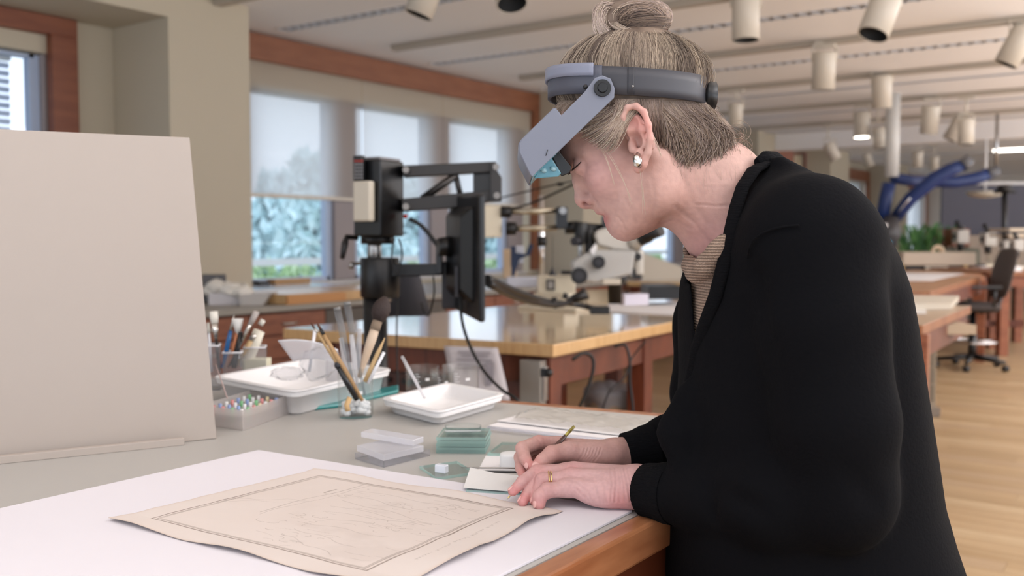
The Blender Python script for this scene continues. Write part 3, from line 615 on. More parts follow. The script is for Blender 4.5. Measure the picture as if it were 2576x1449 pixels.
# ---- plastic things in the big tray
cu = A(800, 925, 1.98); zb = T+.006
wb = thing('weighing_boat', 'clear plastic scoop dish standing tilted in the large tray', 'dish', cu); m = MB()
def boat(u_, v_):
    a = (u_-.5)*2; P = A(700+165*u_, 858+14*math.sin(u_*3.0)*-1+v_*(60+26*math.sin(u_*3.14)), 1.99+.04*math.sin(v_*3.14)+.03*(u_-.5)); return P
m.grid(lambda u_, v_: A(700+150*u_+v_*(38-30*u_), 858-6*math.sin(u_*3)+24*u_**2+v_*(52-14*u_), 2.0-.06*math.sin(v_*3.14*.5)*(1-u_*.3)+.02*u_), 16, 8)
m.build('scoop', MATS.get('scoop_film') or thin('scoop_film', (.93, .93, .95, 1), .42, (.9, .9, .93, 1), .1), wb, solid=.0012)
m = MB(); m.tube([A(700+150*u_, 858-6*math.sin(u_*3)+24*u_**2, 2.0+.02*u_) for u_ in np.linspace(0, 1, 14)], .0016, 6); m.build('rim', whp, wb)
def crump(name, cx, cy, d, rx, ry, rz_, label, m_, cat, seed, z=None):
    c = A(cx, cy, d); n1, n2 = 40, 26; m = MB(); 
    def f(u_, v_):
        a = u_*6.2832; t_ = v_*math.pi; p = Vector((math.sin(t_)*math.cos(a), math.sin(t_)*math.sin(a), math.cos(t_)))
        k = 1+.32*noise.noise(p*2.3+Vector((seed, 0, 0)))+.2*abs(noise.noise(p*6+Vector((0, seed, 0)))); return (c[0]+p.x*rx*k, c[1]+p.y*ry*k, max(c[2]+p.z*rz_*k, z or -9))
    m.grid(f, n1, n2); return m.build(name, m_, label=label, cat=cat)
crump('clear_bag', 800, 915, 1.97, .034, .034, .030, 'crumpled clear plastic bag inside the large white tray', film, 'bag', 3, T+.007)
crump('clear_bag', 722, 940, 1.96, .034, .028, .012, 'flat crumpled clear wrap at the left inside the large tray', film, 'bag', 9, T+.007)
m = MB(); Q2 = quad_base((820, 958), (875, 968), (930, 945), T+.006)
for i in range(4):
    a, b = Q2[i], Q2[(i+1) % 4]; n_ = np.cross(b-a, (0, 0, 1)); n_ = n_/np.linalg.norm(n_)*-.0015; m.hexa([a, b, b+n_, a+n_, a+(0, 0, .05), b+(0, 0, .05), b+n_+(0, 0, .05), a+n_+(0, 0, .05)])
m.build('clear_cup', clearp, label='clear square plastic cup standing in the tray behind the brush beaker', cat='cup')
stick((792, 830), (778, 935), 2.03, 2.0, [.0035, .0035], whp, 'straw', 'short white plastic stick standing behind the scoop in the tray', 'stick')
# ---- acrylic boxes
def slabpx(L_, N_, R_, z, t, m_, name, label, cat, bevel=.0008, side=None, parent=None):
    Q = quad_base(L_, N_, R_, z); m = MB(); m.slab([tuple(q) for q in Q], t, mi=0, side=1 if side else None); return m.build(name, [m_, side] if side else m_, parent, label=label, cat=cat, bevel=bevel)
Qb = quad_base((893, 1139), (965, 1160), (1082, 1131), T+.010)
m = MB()
for i in range(4):
    a, b = Qb[i], Qb[(i+1) % 4]; n_ = np.cross(b-a, (0, 0, 1)); n_ = n_/np.linalg.norm(n_)*-.0015; m.hexa([a-(0, 0, .0098), b-(0, 0, .0098), b+n_-(0, 0, .0098), a+n_-(0, 0, .0098), a, b, b+n_, a+n_])
m.slab([tuple(q-(0, 0, .008)) for q in Qb], .0018); m.build('clear_box', clearp, label='shallow clear plastic box under the frosted acrylic block', cat='box')
slabpx((897, 1120), (965, 1144), (1066, 1121), T+.020, .0095, milky, 'acrylic_block', 'frosted acrylic block lying on the shallow clear box', 'block', .001)
a, b = Z(908, 1100, T+.026), Z(1040, 1122, T+.0215); up_ = np.array([0, 0, 1.]); dp = np.cross(up_, b-a); dp = dp/np.linalg.norm(dp)*.030
m = MB(); bt = np.array([0, 0, .009]); m.hexa([a, b, b+dp, a+dp, a+bt, b+bt, b+dp+bt, a+dp+bt]); m.build('acrylic_plate', milky, label='long frosted acrylic bar resting on the back of the acrylic block', cat='bar', bevel=.001)
# ---- glass plates
Qs = quad_base((1116, 1076), (1097, 1100), (1221, 1101), T+.026)
for i in range(5):
    o_ = np.array([[0, 1, -1, 1.5, 0][i]*.001, [0, -1, 1, 0, 0][i]*.001, T+.0052*(i+1)])
    m = MB(); m.slab([(q[0]+o_[0], q[1]+o_[1], o_[2]) for q in Qs], .005, mi=0, side=1)
    m.build('glass_plate', [plate_m, tealside], label='small thick glass plate with green edge, %s of the stack by the tray' % ['bottom', 'second', 'middle', 'fourth', 'top'][i], cat='glass plate', bevel=.0004)
pc = Z(1168, 1117-27, T+.0262); pc = Z(1165, 1082, T+.027); m = MB(); m.lathe([(0, .001), (.0285, .001), (.029, .002), (.029, .007), (.0298, .007), (.0298, .0002), (0, .0002)], pc, 32); m.build('petri_dish', glass, label='clear watch-glass dish on top of the stacked glass plates', cat='dish')
slabpx((1262, 1112), (1226, 1140), (1345, 1142), T+.0052, .005, plate_m, 'glass_plate', 'single glass plate lying behind the white cap', 'glass plate', .0004, tealside)
slabpx((1055, 1172), (1098, 1201), (1196, 1187), T+.0045, .0042, plate_m, 'glass_plate', 'square glass plate carrying the small clear eraser block', 'glass plate', .0005, tealside)
slabpx((1222, 1146), (1203, 1182), (1315, 1186), T+.001, .0008, paper, 'paper_card', 'white paper card under the round white cap', 'card', 0)
m = MB(); c = Z(1111, 1189, T+.0046); m.box((c[0], c[1], c[2]+.006), (.018, .010, .012), rz=YAW-.5); m.build('eraser_block', mat('frosted_block', C(222, 226, 234), .35, spec=.6), label='small frosted block standing on the square glass plate', cat='block', bevel=.0015)
c = Z(1284, 1173, T+.0012); m = MB(); m.lathe([(0, 0), (.0150, 0), (.0158, .001), (.0158, .017), (.0148, .0195), (.011, .0205), (0, .0208)], c, 32); m.build('round_cap', mat('cap_white', C(238, 236, 230), .35), label='round white plastic cap standing on the paper card', cat='cap')
slabpx((1196, 1200), (1172, 1232), (1345, 1243), T+.0062, .006, plate_m, 'glass_plate', 'glass plate under a sheet of tissue beside the left hand', 'glass plate', .0004, tealside)
m = MB(); q = [Z(1183, 1176, T+.013), Z(1166, 1227, T+.0075), Z(1330, 1240, T+.0075), Z(1345, 1200, T+.0075), Z(1245, 1190, T+.0078)]
m.add(q, [(0, 1, 2, 3, 4)]); m.build('tissue_sheet', mat('tissue', C(230, 230, 229), .8), label='thin white tissue sheet lying on a glass plate beside the hand', cat='paper', solid=.0004)
sp_ = thing('spatula', 'thin steel spatula pointing left, its handle under the hands', 'spatula', Z(1240, 1178, T)); zz = T+.0105
m = MB(); m.tube([Z(1160, 1176, zz), Z(1200, 1177, zz), Z(1330, 1178, zz+.004)], [.0006, .0016, .0022], 10, sq=.6); m.build('blade', steel, sp_); m = MB(); m.tube([Z(1215, 1186, zz-.003), Z(1270, 1187, zz-.003), Z(1335, 1188, zz)], [.0012, .0018, .0022], 10); m.build('shaft', mat('dark_steel', C(90, 88, 88), .3, metal=1), sp_)
# ---- papers and sleeves at right
slabpx((1335, 1034), (1225, 1072), (1560, 1118), T+.0016, .0015, paper, 'paper_sheet', 'white sheet under the clear sleeve at the far right of the bench', 'paper', 0)
def sleeve(L_, N_, R_, z, label, m_, seed, amp=.004, nm='clear_sleeve', cat='sleeve'):
    Q = quad_base(L_, N_, R_, z); m = MB()
    def f(u_, v_):
        p = Q[1]+(Q[2]-Q[1])*u_+(Q[0]-Q[1])*v_; return (p[0], p[1], z+amp*(.5+noise.noise(Vector((u_*7, v_*5, seed)))+.5*noise.noise(Vector((u_*19, v_*11, seed)))))
    m.grid(f, 40, 20); return m.build(nm, m_, label=label, cat=cat, solid=.0003)
sleeve((1345, 1028), (1290, 1052), (1600, 1087), T+.010, 'crinkled clear polyester sleeve on top of the papers', thin('polyester', (.93, .92, .9, 1), .34, (.78, .76, .72, 1), .06), 2.0, .005)
slabpx((1335, 1036), (1250, 1058), (1640, 1104), T+.0045, .001, paper, 'paper_sheet', 'thick white sheet folded over the rolled clear sleeve', 'paper', 0)
m = MB(); a, b = Z(1228, 1076, T+.006), Z(1565, 1112, T+.006); m.tube([lerp(a, b, t) for t in np.linspace(0, 1, 12)], [.005]*12, 10, sq=.7); m.build('rolled_sleeve', thin('rolled_film', (.85, .85, .88, 1), .35, (.85, .85, .9, 1), .1), label='rolled clear sleeve edge running along the front of the papers', cat='sleeve')
slabpx((1480, 1090), (1440, 1112), (1600, 1128), T+.0028, .001, paper, 'paper_card', 'white card corner showing behind the brush hand', 'card', 0)
m = MB(); q = Z(185, 1447, T); m.box((q[0], q[1], T+.0008), (.03, .02, .0016), rz=.3); m.build('paper_scrap', paper, label='tiny white paper scrap at the lower left edge of the bench', cat='paper')
# ================================================================== butcher block table
ZT = .90
bt = thing('butcher_block_table', 'large maple butcher block table behind the bench', 'table', (-2.6, 4.5, 0))
c0 = Z(1392, 867, ZT); cl = Z(712, 826, ZT); cr = Z(1716, 805, ZT); drr = (cr-c0)/np.linalg.norm(cr-c0)
Lt = 3.5; f1 = c0+drr*Lt; f0 = cl+np.array([-.02, 1, 0])*Lt
m = MB(); m.slab([tuple(c0), tuple(f1), tuple(f0), tuple(cl)][::1], .048, mi=0, side=1); m.build('top', [maple, maple_side], bt, bevel=.004)
dfl = (cl-c0)/np.linalg.norm(cl-c0); nrm = np.array([-drr[1], drr[0], 0])
def bp(a, b, z): p = c0+drr*a+dfl*b; p[2] = z; return p          # a along the right side, b along the front
def hexbt(a0, a1, b0, b1, z0, z1, nm, mt, par=bt, bev=.004): 
    m = MB(); m.hexa([bp(a0, b0, z0), bp(a1, b0, z0), bp(a1, b1, z0), bp(a0, b1, z0), bp(a0, b0, z1), bp(a1, b0, z1), bp(a1, b1, z1), bp(a0, b1, z1)]); return m.build(nm, mt, par, bevel=bev)
zt = ZT-.05
hexbt(.05, 3.4, .06, .085, zt-.13, zt, 'apron', wood_d); hexbt(.06, .085, .06, 1.2, zt-.11, zt, 'apron', wood_d)
hexbt(.05, .14, .04, .14, 0, zt, 'leg', wood_d); hexbt(.95, 1.04, .05, .14, 0, zt, 'leg', wood_d); hexbt(2.9, 3.0, .05, .14, 0, zt, 'leg', wood_d); hexbt(.05, .14, 1.10, 1.2, 0, zt, 'leg', wood_d); hexbt(2.9, 3.0, 1.1, 1.2, 0, zt, 'leg', wood_d)
hexbt(.10, .95, .08, .12, .12, .20, 'stretcher', wood); hexbt(1.04, 2.9, .08, .12, .12, .20, 'stretcher', wood)
hexbt(.16, .18, .14, .42, .05, zt, 'side_panel', wood_d); hexbt(.08, .9, .42, .44, .05, zt-.11, 'partition', wood_d)
dw = hexbt(.07, .6, .46, 1.09, .12, zt-.115, 'drawer_unit', mat('very_dark_wood', C(66, 34, 26), .5))
for i in range(3): hexbt(.055, .07, .52+.0, .74, zt-.16-.10*i, zt-.14-.10*i, 'pull_slot', black, dw, .001)
for i in range(3): hexbt(.055, .07, .80, 1.02, zt-.16-.10*i, zt-.14-.10*i, 'pull_slot', black, dw, .001)
# outlet box on the corner leg
ob = thing('power_outlet_box', 'grey metal outlet box screwed to the table corner leg', 'outlet box', bp(.02, .09, .62)); 
hexbt(.0, .048, .055, .145, .655, .835, 'housing', mat('grey_metal', C(150, 144, 136), .4, metal=.3), ob, .004)
hexbt(.010, .04, .045, .055, .68, .81, 'face_plate', steel, ob, .001)
m = MB(); q = bp(.02, .045, .79); m.box(q, (.03, .03, .03), rz=.3); q2 = bp(.02, .03, .79); m.ball(q2, .017, 10); m.build('plug', black, ob)
cb_ = mat('black_cable', C(18, 18, 18), .5)
def cable(pts, r, label, nm='power_cable', mt=None, n=4, parent=None):
    P = [Vector([float(c) for c in p]) for p in pts]; out = []
    for i in range(len(P)-1):
        a, b, c, d = P[max(i-1, 0)], P[i], P[i+1], P[min(i+2, len(P)-1)]
        for k in range(n):
            t = k/n; out.append(.5*((2*b)+(c-a)*t+(2*a-5*b+4*c-d)*t*t+(3*b-a-3*c+d)*t**3))
    out.append(P[-1]); m = MB(); m.tube(out, r, 6); return m.build(nm, mt or cb_, parent, label=label, cat=None if parent else 'cable')
cable([bp(.02, .10, .655), bp(.02, .10, .5), bp(.015, .10, .3), bp(.0, .1, .01)], .011, 'thick black cable hanging from the outlet box')
d = 3.75; cable([A(1440, 905, 3.7), A(1468, 888, 3.72), A(1490, 900, 3.75), A(1492, 930, 3.75), A(1478, 980, 3.75), A(1455, 1030, 3.75), A(1420, 1100, 3.75)], .007, 'black plug cable curving down left of the second table leg')
cable([A(1545, 872, 4.0), A(1572, 868, 4.0), A(1584, 905, 4.0), A(1584, 960, 4.0), A(1592, 1030, 4.0), A(1592, 1120, 4.0)], .007, 'black cable hanging under the table in front of the waste bin')
cable([A(1625, 858, 4.1), A(1590, 900, 4.1), A(1570, 950, 4.05), A(1530, 990, 4.0), A(1500, 1090, 4.0)], .004, 'thin black cable slanting left toward the waste bin')
# sheet hanging on the front of the table
pq = [A(1117, 870, 3.66), A(1252, 875, 3.58), A(1283, 1008, 3.52), A(1140, 1008, 3.60)]
ps = thing('hanging_notice', 'printed white notice sheet hanging at the front of the table', 'notice', lerp(pq[0], pq[2], .5)); m = MB(); m.grid(lambda u_, v_: lerp(lerp(pq[0], pq[1], u_), lerp(pq[3], pq[2], u_), v_)+RV*.0+FV*.01*math.sin(v_*3), 8, 8); m.build('sheet', mat('notice_paper', C(206, 198, 200), .7), ps, solid=.0006)
for v_, a_, b_ in ((.10, .25, .85), (.16, .3, .8), (.24, .2, .85), (.34, .2, .8), (.40, .2, .6)):
    m = MB(); P = [lerp(lerp(pq[0], pq[1], u_), lerp(pq[3], pq[2], u_), v_)-FV*.004 for u_ in (a_, b_)]; m.bar(P[0], P[1], .003, .006); m.build('text_line', mat('faint_print', C(170, 162, 166), .8), ps)
m = MB(); P = lerp(lerp(pq[0], pq[1], .75), lerp(pq[3], pq[2], .75), .5)-FV*.004; m.box(P, (.03, .003, .09), rz=YAW); m.build('printed_figure', mat('figure_print', C(140, 134, 140), .8), ps)
# white sheets, dark box etc on the table
m = MB(); m.slab([tuple(Z(*q, ZT+.006)) for q in ((1520, 783), (1716, 790), (1716, 760), (1530, 765))], .005); m.build('white_board', paper, label='long white board lying on the butcher block table behind the woman', cat='board')
def boxpx(x0, y0, x1, y1, d, t, name, m_, label, cat, rz=0, bevel=.004, group=None, parent=None):
    """upright box whose camera-side face spans the pixel box at distance d, t deep"""
    a, b = A(x0, y1, d), A(x1, y0, d); w = np.dot(b-a, RV); h = b[2]-a[2]; c = (a+b)/2+FV*t/2; m = MB(); m.box(c, (w, t, h), M=Matrix.Rotation(YAW+rz, 3, 'Z')); return m.build(name, m_, parent, label=label, cat=cat, bevel=bevel, group=group)
boxpx(1632, 720, 1716, 753, 5.6, .35, 'equipment_case', black, 'flat black case on the table right of the microscope', 'case')
boxpx(1562, 740, 1632, 768, 4.9, .05, 'printed_card', mat('lav_paper', C(220, 216, 232), .6), 'pale printed card standing right of the black objective tube', 'card', .4, .001)
# ================================================================== waste bin
wd = 5.3; wc = Z(1538, 1068, 0); dpt = np.dot(wc-np.array([0, 0, 0]), FV); wc = A(1538, 1040, 4.7); wc[2] = 0
rb = .125; hb = A(1538, 972, 4.7)[2]
bn = thing('waste_bin', 'round waste bin with grey liner bag under the table', 'bin', wc); m = MB(); m.lathe([(0, .004), (rb*.8, .004), (rb, hb-.03), (rb+.004, hb-.03), (rb*.8+.006, 0), (0, 0)], wc, 28); m.build('basket', mat('bin_tan', C(160, 138, 112), .6), bn)
m = MB(); m.tube([(wc[0]+(rb+.006)*math.cos(a), wc[1]+(rb+.006)*math.sin(a), hb-.1) for a in np.linspace(0, 6.2832, 25)], .006, 6, caps=False)
for a in np.linspace(.3, 6.5, 7)[:6]: m.tube([(wc[0]+(rb+.006)*math.cos(a), wc[1]+(rb+.006)*math.sin(a), hb-.1), (wc[0]+rb*.85*math.cos(a), wc[1]+rb*.85*math.sin(a), 0)], .006, 6)
m.build('wire_stand', black, bn)
m = MB(); m.grid(lambda u_, v_: (wc[0]+(rb+.014-abs(v_-.4)*.02+.012*noise.noise(Vector((u_*9 % 9, v_*3, 1))))*(1-max(0, v_-.7)*2)*math.cos(u_*6.2832), wc[1]+(rb+.014-abs(v_-.4)*.02+.012*noise.noise(Vector((u_*9 % 9, v_*3, 1))))*(1-max(0, v_-.7)*2)*math.sin(u_*6.2832), hb-.08+v_*.11+.02*noise.noise(Vector((math.cos(u_*6.28)*2, math.sin(u_*6.28)*2, v_*2)))-max(0, v_-.8)*.3), 48, 14)
m.build('liner_bag', thin('liner', (.8, .8, .84, 1), .65, (.62, .62, .66, 1), .2), bn)
# ================================================================== boom stand with monitor
bs = thing('boom_stand', 'black floor-standing boom stand with parallel arms in front of the windows', 'stand', (A(945, 900, 3.25)[0], A(945, 900, 3.25)[1], 0))
D = 3.25
def cylpx(x, y0, y1, w, d, name, m_, par, n=24, taper=1):
    a, b = A(x, y1, d), A(x, y0, d); b = np.array([a[0], a[1], b[2]]); r = w/2*d/FPX; m = MB(); m.tube([a, a+(b-a)*.04, b-(b-a)*.04, b], [r*.94*taper, r*taper, r, r*.94], n); return m.build(name, m_, par)
base = np.array(bs.location)
m = MB(); pz = A(945, 700, D)[2]; r = 60/2*D/FPX; m.tube([(base[0], base[1], 0), (base[0], base[1], pz)], r, 24); m.build('post', black, bs)
m = MB(); m.tube([(base[0], base[1], 0), (base[0], base[1], .04)], [.30, .29], 32); m.build('foot_plate', black, bs)
for k in range(4): a = k*1.5708+.5; m = MB(); m.tube([(base[0]+.27*math.cos(a), base[1]+.27*math.sin(a), .0), (base[0]+.27*math.cos(a), base[1]+.27*math.sin(a), .012)], .03, 12); m.build('foot', darkgrey, bs)
cylpx(956, 648, 748, 98, D, 'clamp_barrel', black, bs); cylpx(950, 742, 760, 70, D, 'lower_collar', steel, bs)
cylpx(942, 606, 655, 36, D, 'steel_shaft', steel, bs); cylpx(950, 590, 614, 84, D, 'upper_collar', black, bs)
m = MB(); m.tube([A(900, 598, D), A(872, 596, D-.02), A(868, 612, D-.03), A(861, 650, D-.05)], [.009, .010, .012, .008], 10); m.build('lever_handle', black, bs)
m = MB(); m.tube([A(885, 664, D), A(960, 660, D-.03)], .006, 8); m.tube([A(884, 660, D), A(884, 676, D)], .008, 8); m.build('hex_pin', steel, bs)
# head box, turned so two faces show
hp = [A(889, 588, 3.16), A(958, 600, 3.10), A(1017, 585, 3.24)]; hq = [A(889, 400, 3.16), A(958, 402, 3.10), A(1017, 408, 3.24)]
def hexvert(a, b, c, z0, z1, name, m_, par, bev=.006):
    a, b, c = np.array(a), np.array(b), np.array(c); d_ = a+c-b; m = MB(); m.hexa([(p[0], p[1], z0) for p in (a, b, c, d_)]+[(p[0], p[1], z1) for p in (a, b, c, d_)]); return m.build(name, m_, par, bevel=bev)
hb_ = hexvert(*hp, A(958, 595, 3.10)[2], A(958, 400, 3.10)[2], 'head_box', blackm, bs)
hexvert(A(905, 400, 3.15), A(955, 400, 3.11), A(1008, 400, 3.22), A(958, 400, 3.10)[2], A(958, 393, 3.10)[2], 'box_lid', mat('grey_lid', C(120, 116, 118), .4), bs, .002)
# controls hung on it
ct = thing('control_unit', 'beige plastic control unit fixed to the front of the black head box', 'control unit', A(913, 555, 3.10)); boxpx(887, 455, 940, 557, 3.09, .03, 'casing', beige_pl, None, None, -.5, .006, parent=ct)
rm = thing('remote_control', 'small black keypad remote above the beige control unit', 'remote', A(901, 452, 3.10)); boxpx(888, 391, 916, 453, 3.10, .02, 'casing', black, None, None, -.5, .003, parent=rm)
for i in range(6):
    for j in range(3): p = A(894+j*8, 405+i*8.5, 3.093); m = MB(); m.box(p, (.007, .004, .006), rz=YAW-.5); m.build('button', mat('button_red', C(170, 60, 50), .5) if i == 0 else mat('button_grey', C(130, 128, 130), .5), rm)
def barpx(p0, p1, d0, d1, w, t, name, m_, par, bev=.003):
    a, b = A(*p0, d0), A(*p1, d1); m = MB(); m.bar(a, b, t, w*(d0+d1)/2/FPX, up=(0, 0, 1)); return m.build(name, m_, par, bevel=bev)
ar = mat('arm_dark', C(40, 37, 36), .4)
# parallel arms: bar() puts 'h' across; use explicit plates
def plate(pix, d0, t, name, m_, par, bev=.003, dd=None):
    """plate with the outline pix at distance(s), thickness t away from the viewer"""
    n = len(pix); ds = dd or [d0]*n; P = [A(*q, ds[i]) for i, q in enumerate(pix)]; B_ = [p+FV*t for p in P]; m = MB()
    m.add(P+B_, [tuple(range(n-1, -1, -1)), tuple(range(n, 2*n))]+[(i, (i+1) % n, n+(i+1) % n, n+i) for i in range(n)]); return m.build(name, m_, par, bevel=bev)
plate([(1012, 416), (1248, 406), (1252, 432), (1015, 446)], 3.2, .05, 'upper_arm', ar, bs)
plate([(1010, 500), (1130, 488), (1258, 476), (1260, 503), (1130, 524), (1012, 532)], 3.2, .05, 'lower_arm', ar, bs)
plate([(1190, 436), (1236, 432), (1236, 486), (1190, 490)], 3.22, .08, 'counterweight', blackm, bs)
plate([(1234, 406), (1262, 446), (1262, 506), (1232, 508)], 3.18, .06, 'end_block', ar, bs)
m = MB(); m.tube([A(1062, 500, 3.24), A(1148, 440, 3.22)], .013, 12); m.build('gas_spring', mat('gas_strut', C(70, 66, 64), .3, metal=.6), bs)
m = MB(); m.tube([A(1146, 440, 3.22), A(1158, 490, 3.22)], .010, 10); m.build('link_rod', ar, bs)
for (x, y) in ((1021, 427), (1021, 520), (1248, 420), (1250, 492)): m = MB(); m.tube([A(x, y, 3.17), A(x, y, 3.2)], .011, 12); m.build('pivot_bolt', mat('bolt_steel', C(150, 146, 142), .45, metal=1), bs)
plate([(985, 664), (1110, 664), (1110, 693), (985, 696)], 3.2, .06, 'lower_bracket', blackm, bs)
plate([(1096, 618), (1112, 618), (1112, 690), (1096, 690)], 3.18, .06, 'bracket_upright', blackm, bs)
m = MB(); m.ball(A(1016+4, 544, 3.2), .008, 8); m.build('red_knob', mat('red_plastic', C(180, 30, 26), .4), bs)
cable([A(1030, 550, 3.2), A(1060, 568, 3.2), A(1086, 598, 3.2), A(1104, 622, 3.19)], .008, None, 'bracket_strut', black, parent=bs)
# monitor: nearly edge-on
mn = thing('monitor', 'black flat monitor seen nearly edge-on, hung on the boom stand', 'monitor', A(1180, 800, 3.2))
fn, ff = A(1222, 650, 2.95), A(1146, 630, 3.32); wv = ff-fn; wv[2] = 0; Wd = np.linalg.norm(wv); wv /= Wd; nv = np.array([-wv[1], wv[0], 0]); nv = nv if np.dot(nv, RV) > 0 else -nv
zt_, zb_ = A(1215, 490, 2.98)[2], A(1222, 812, 2.95)[2]
def mp(s_, z, n_): return fn+wv*s_+np.array([0, 0, z-fn[2]])+nv*n_
m = MB(); 
m.hexa([mp(0, zb_, 0), mp(Wd, zb_+.02, 0), mp(Wd, zb_+.02, -.022), mp(0, zb_, -.022), mp(0, zt_, 0), mp(Wd, zt_+.01, 0), mp(Wd, zt_+.01, -.022), mp(0, zt_, -.022)]); m.build('screen_housing', blackm, mn, bevel=.008)
m = MB(); m.hexa([mp(.02, zb_+.02, .001), mp(Wd-.02, zb_+.03, .001), mp(Wd-.02, zb_+.03, -.001), mp(.02, zb_+.02, -.001), mp(.02, zt_-.02, .001), mp(Wd-.02, zt_-.02, .001), mp(Wd-.02, zt_-.02, -.001), mp(.02, zt_-.02, -.001)]); m.build('screen', mat('screen_glass', C(10, 11, 14), .05), mn)
m = MB(); m.hexa([mp(.06, zb_+.05, -.022), mp(Wd-.05, zb_+.06, -.022), mp(Wd-.08, zb_+.09, -.055), mp(.10, zb_+.09, -.055), mp(.06, zt_-.03, -.022), mp(Wd-.05, zt_-.03, -.022), mp(Wd-.08, zt_-.06, -.055), mp(.10, zt_-.06, -.055)]); m.build('rear_shell', black, mn, bevel=.01)
zm = A(1130, 620, 3.2)[2]; m = MB(); ctr = mp(Wd*.62, zm, -.05); m.tube([ctr, ctr-nv*.045], [.035, .028], 16); m.build('ball_mount', black, mn)
m = MB(); q = mp(Wd*.35, zb_+.12, -.058); m.box(q, (.012, .02, .10), rz=YAW); m.build('rear_bracket', darkgrey, mn, bevel=.002)
m = MB(); a = mp(Wd*.9, zb_+.10, -.03); m.box(a, (.05, .07, .16), rz=YAW); m.build('cable_cover', darkgrey, mn, bevel=.006)
cable([A(1160, 700, 3.1), A(1160, 790, 3.1), A(1178, 860, 3.0), A(1215, 930, 2.9), A(1262, 980, 2.8), A(1300, 1004, 2.75), A(1318, 1040, 2.75)], .005, 'long black cable hanging from the monitor in front of the notice sheet')
cable([A(1003, 600, 3.1), A(1012, 640, 3.1), A(998, 690, 3.1), A(985, 650, 3.12), A(992, 600, 3.12)], .003, 'thin looped cable hanging beside the steel shaft')
cable([A(1090, 695, 3.2), A(1092, 740, 3.2), A(1080, 790, 3.25), A(1068, 788, 3.3), A(1060, 760, 3.3)], .003, 'thin cable looping below the lower bracket')
cable([A(1000, 750, 3.2), A(998, 850, 3.2), A(1000, 950, 3.2), A(1001, 1040, 3.2)], .003, 'thin black cable running down right of the stand post')
hd = thing('extractor_hood', 'dark grey cone-shaped fabric cover hanging behind the boom stand', 'hood', A(1030, 792, 3.6)); m = MB(); a = A(1022, 695, 3.6); b = A(1032, 790, 3.6); m.lathe([(.035*1.4, 0), (.080*1.05, -.143), (.078, -.143), (.033, 0)], a, 24, sx=1.15); m.build('cone', mat('dark_fabric', C(52, 52, 58), .8), hd)
# ================================================================== stereo microscope on boom
sm = thing('stereo_microscope', 'white and black stereo microscope on a twin-rod boom stand', 'microscope', A(1400, 740, 5.4)); scp = mat('microscope_grey', C(196, 192, 184), .35); scw = mat('microscope_cream', C(222, 212, 190), .4)
dM = 4.8
for (p, q, nm) in (((1262, 533), (1402, 530), 0), ((1275, 575), (1402, 573), 1)):
    m = MB(); m.tube([A(*p, 4.95), A(*q, 4.9)], .016, 14); m.build('boom_rod', mat('rod_brass_steel', C(196, 186, 166), .25, metal=.9), sm)
    m = MB(); m.tube([A(p[0]-(3 if nm else 2), p[1], 4.95), A(p[0]+24, p[1], 4.95)], .034 if nm else .030, 18); m.build('rod_collar', black, sm)
boxpx(1205, 517, 1262, 598, 4.95, .12, 'counterweight', scw, None, None, 0, .01, parent=sm)
boxpx(1400, 520, 1428, 576, 4.8, .10, 'clamp_plate', mat('blue_black', C(24, 30, 38), .4), None, None, 0, .006, parent=sm)
m = MB(); m.tube([A(1416, 530, 4.78), A(1416, 530, 4.82)], .018, 14); m.build('clamp_dial', steel, sm)
m = MB(); m.tube([A(1420, 574, 4.85), A(1448, 572, 4.85), A(1480, 572, 4.85), A(1525, 574, 4.85)], [.03, .034, .022, .018], 14); m.build('swing_arm', black, sm)
cylpx(1462, 560, 612, 34, 4.8, 'swivel_housing', black, sm); cylpx(1460, 610, 650, 13, 4.82, 'focus_post', steel, sm); cylpx(1483, 575, 640, 26, 4.85, 'focus_block', ar, sm)
m = MB(); m.tube([A(1444, 607, 4.75), A(1462, 607, 4.8)], .022, 14); m.build('tension_knob', darkgrey, sm)
# binocular head: rounded arc
P = [(1495, 592), (1502, 580), (1520, 574), (1545, 571), (1572, 576), (1592, 590), (1606, 606), (1612, 622), (1594, 632), (1545, 628), (1505, 616)]
plate(P, 4.72, .14, 'binocular_head', scp, sm, .012)
P = [(1440, 660), (1470, 640), (1500, 628), (1600, 630), (1590, 690), (1500, 712), (1462, 708), (1442, 690)]
plate(P, 4.7, .16, 'zoom_body', mat('scope_body', C(182, 180, 176), .35), sm, .012)
plate([(1484, 630), (1498, 612), (1503, 622), (1492, 645)], 4.69, .03, 'side_lug', white_pl, sm, .002)
for (x, y, r) in ((1457, 694, .042), (1506, 660, .033)):
    m = MB(); m.tube([A(x, y, 4.62), A(x, y, 4.72)], [r*.93, r], 22); o_ = m.build('zoom_knob', black, sm)
    m = MB(); m.tube([A(x, y, 4.615), A(x, y, 4.62)], [r*.5, r*.5], 18); m.build('knob_cap', darkgrey, o_)
m = MB(); a = A(1547, 688, 4.78); a2 = A(1547, 716, 4.78); b = A(1547, 764, 4.78)
m.tube([a, a2, (a2[0], a2[1], a2[2]-.004), (b[0], b[1], b[2])], [.075, .044, .036, .034], 24); m.build('objective_tube', black, sm)
boxpx(1517, 701, 1562, 716, 4.69, .01, 'name_plate', beige_pl, None, None, 0, .003, parent=sm)
cylpx(1606, 628, 690, 26, 4.8, 'photo_tube', scp, sm); m = MB(); m.tube([A(1605, 646, 4.74), A(1605, 646, 4.78)], .018, 12); m.build('lever_knob', black, sm); boxpx(1594, 675, 1613, 702, 4.78, .05, 'filter_slot', black, None, None, 0, .004, parent=sm)
m = MB(); m.tube([A(1590, 612, 4.75), A(1620, 598, 4.7)], [.045, .034], 16); m.build('eyepiece_tube', scp, sm)
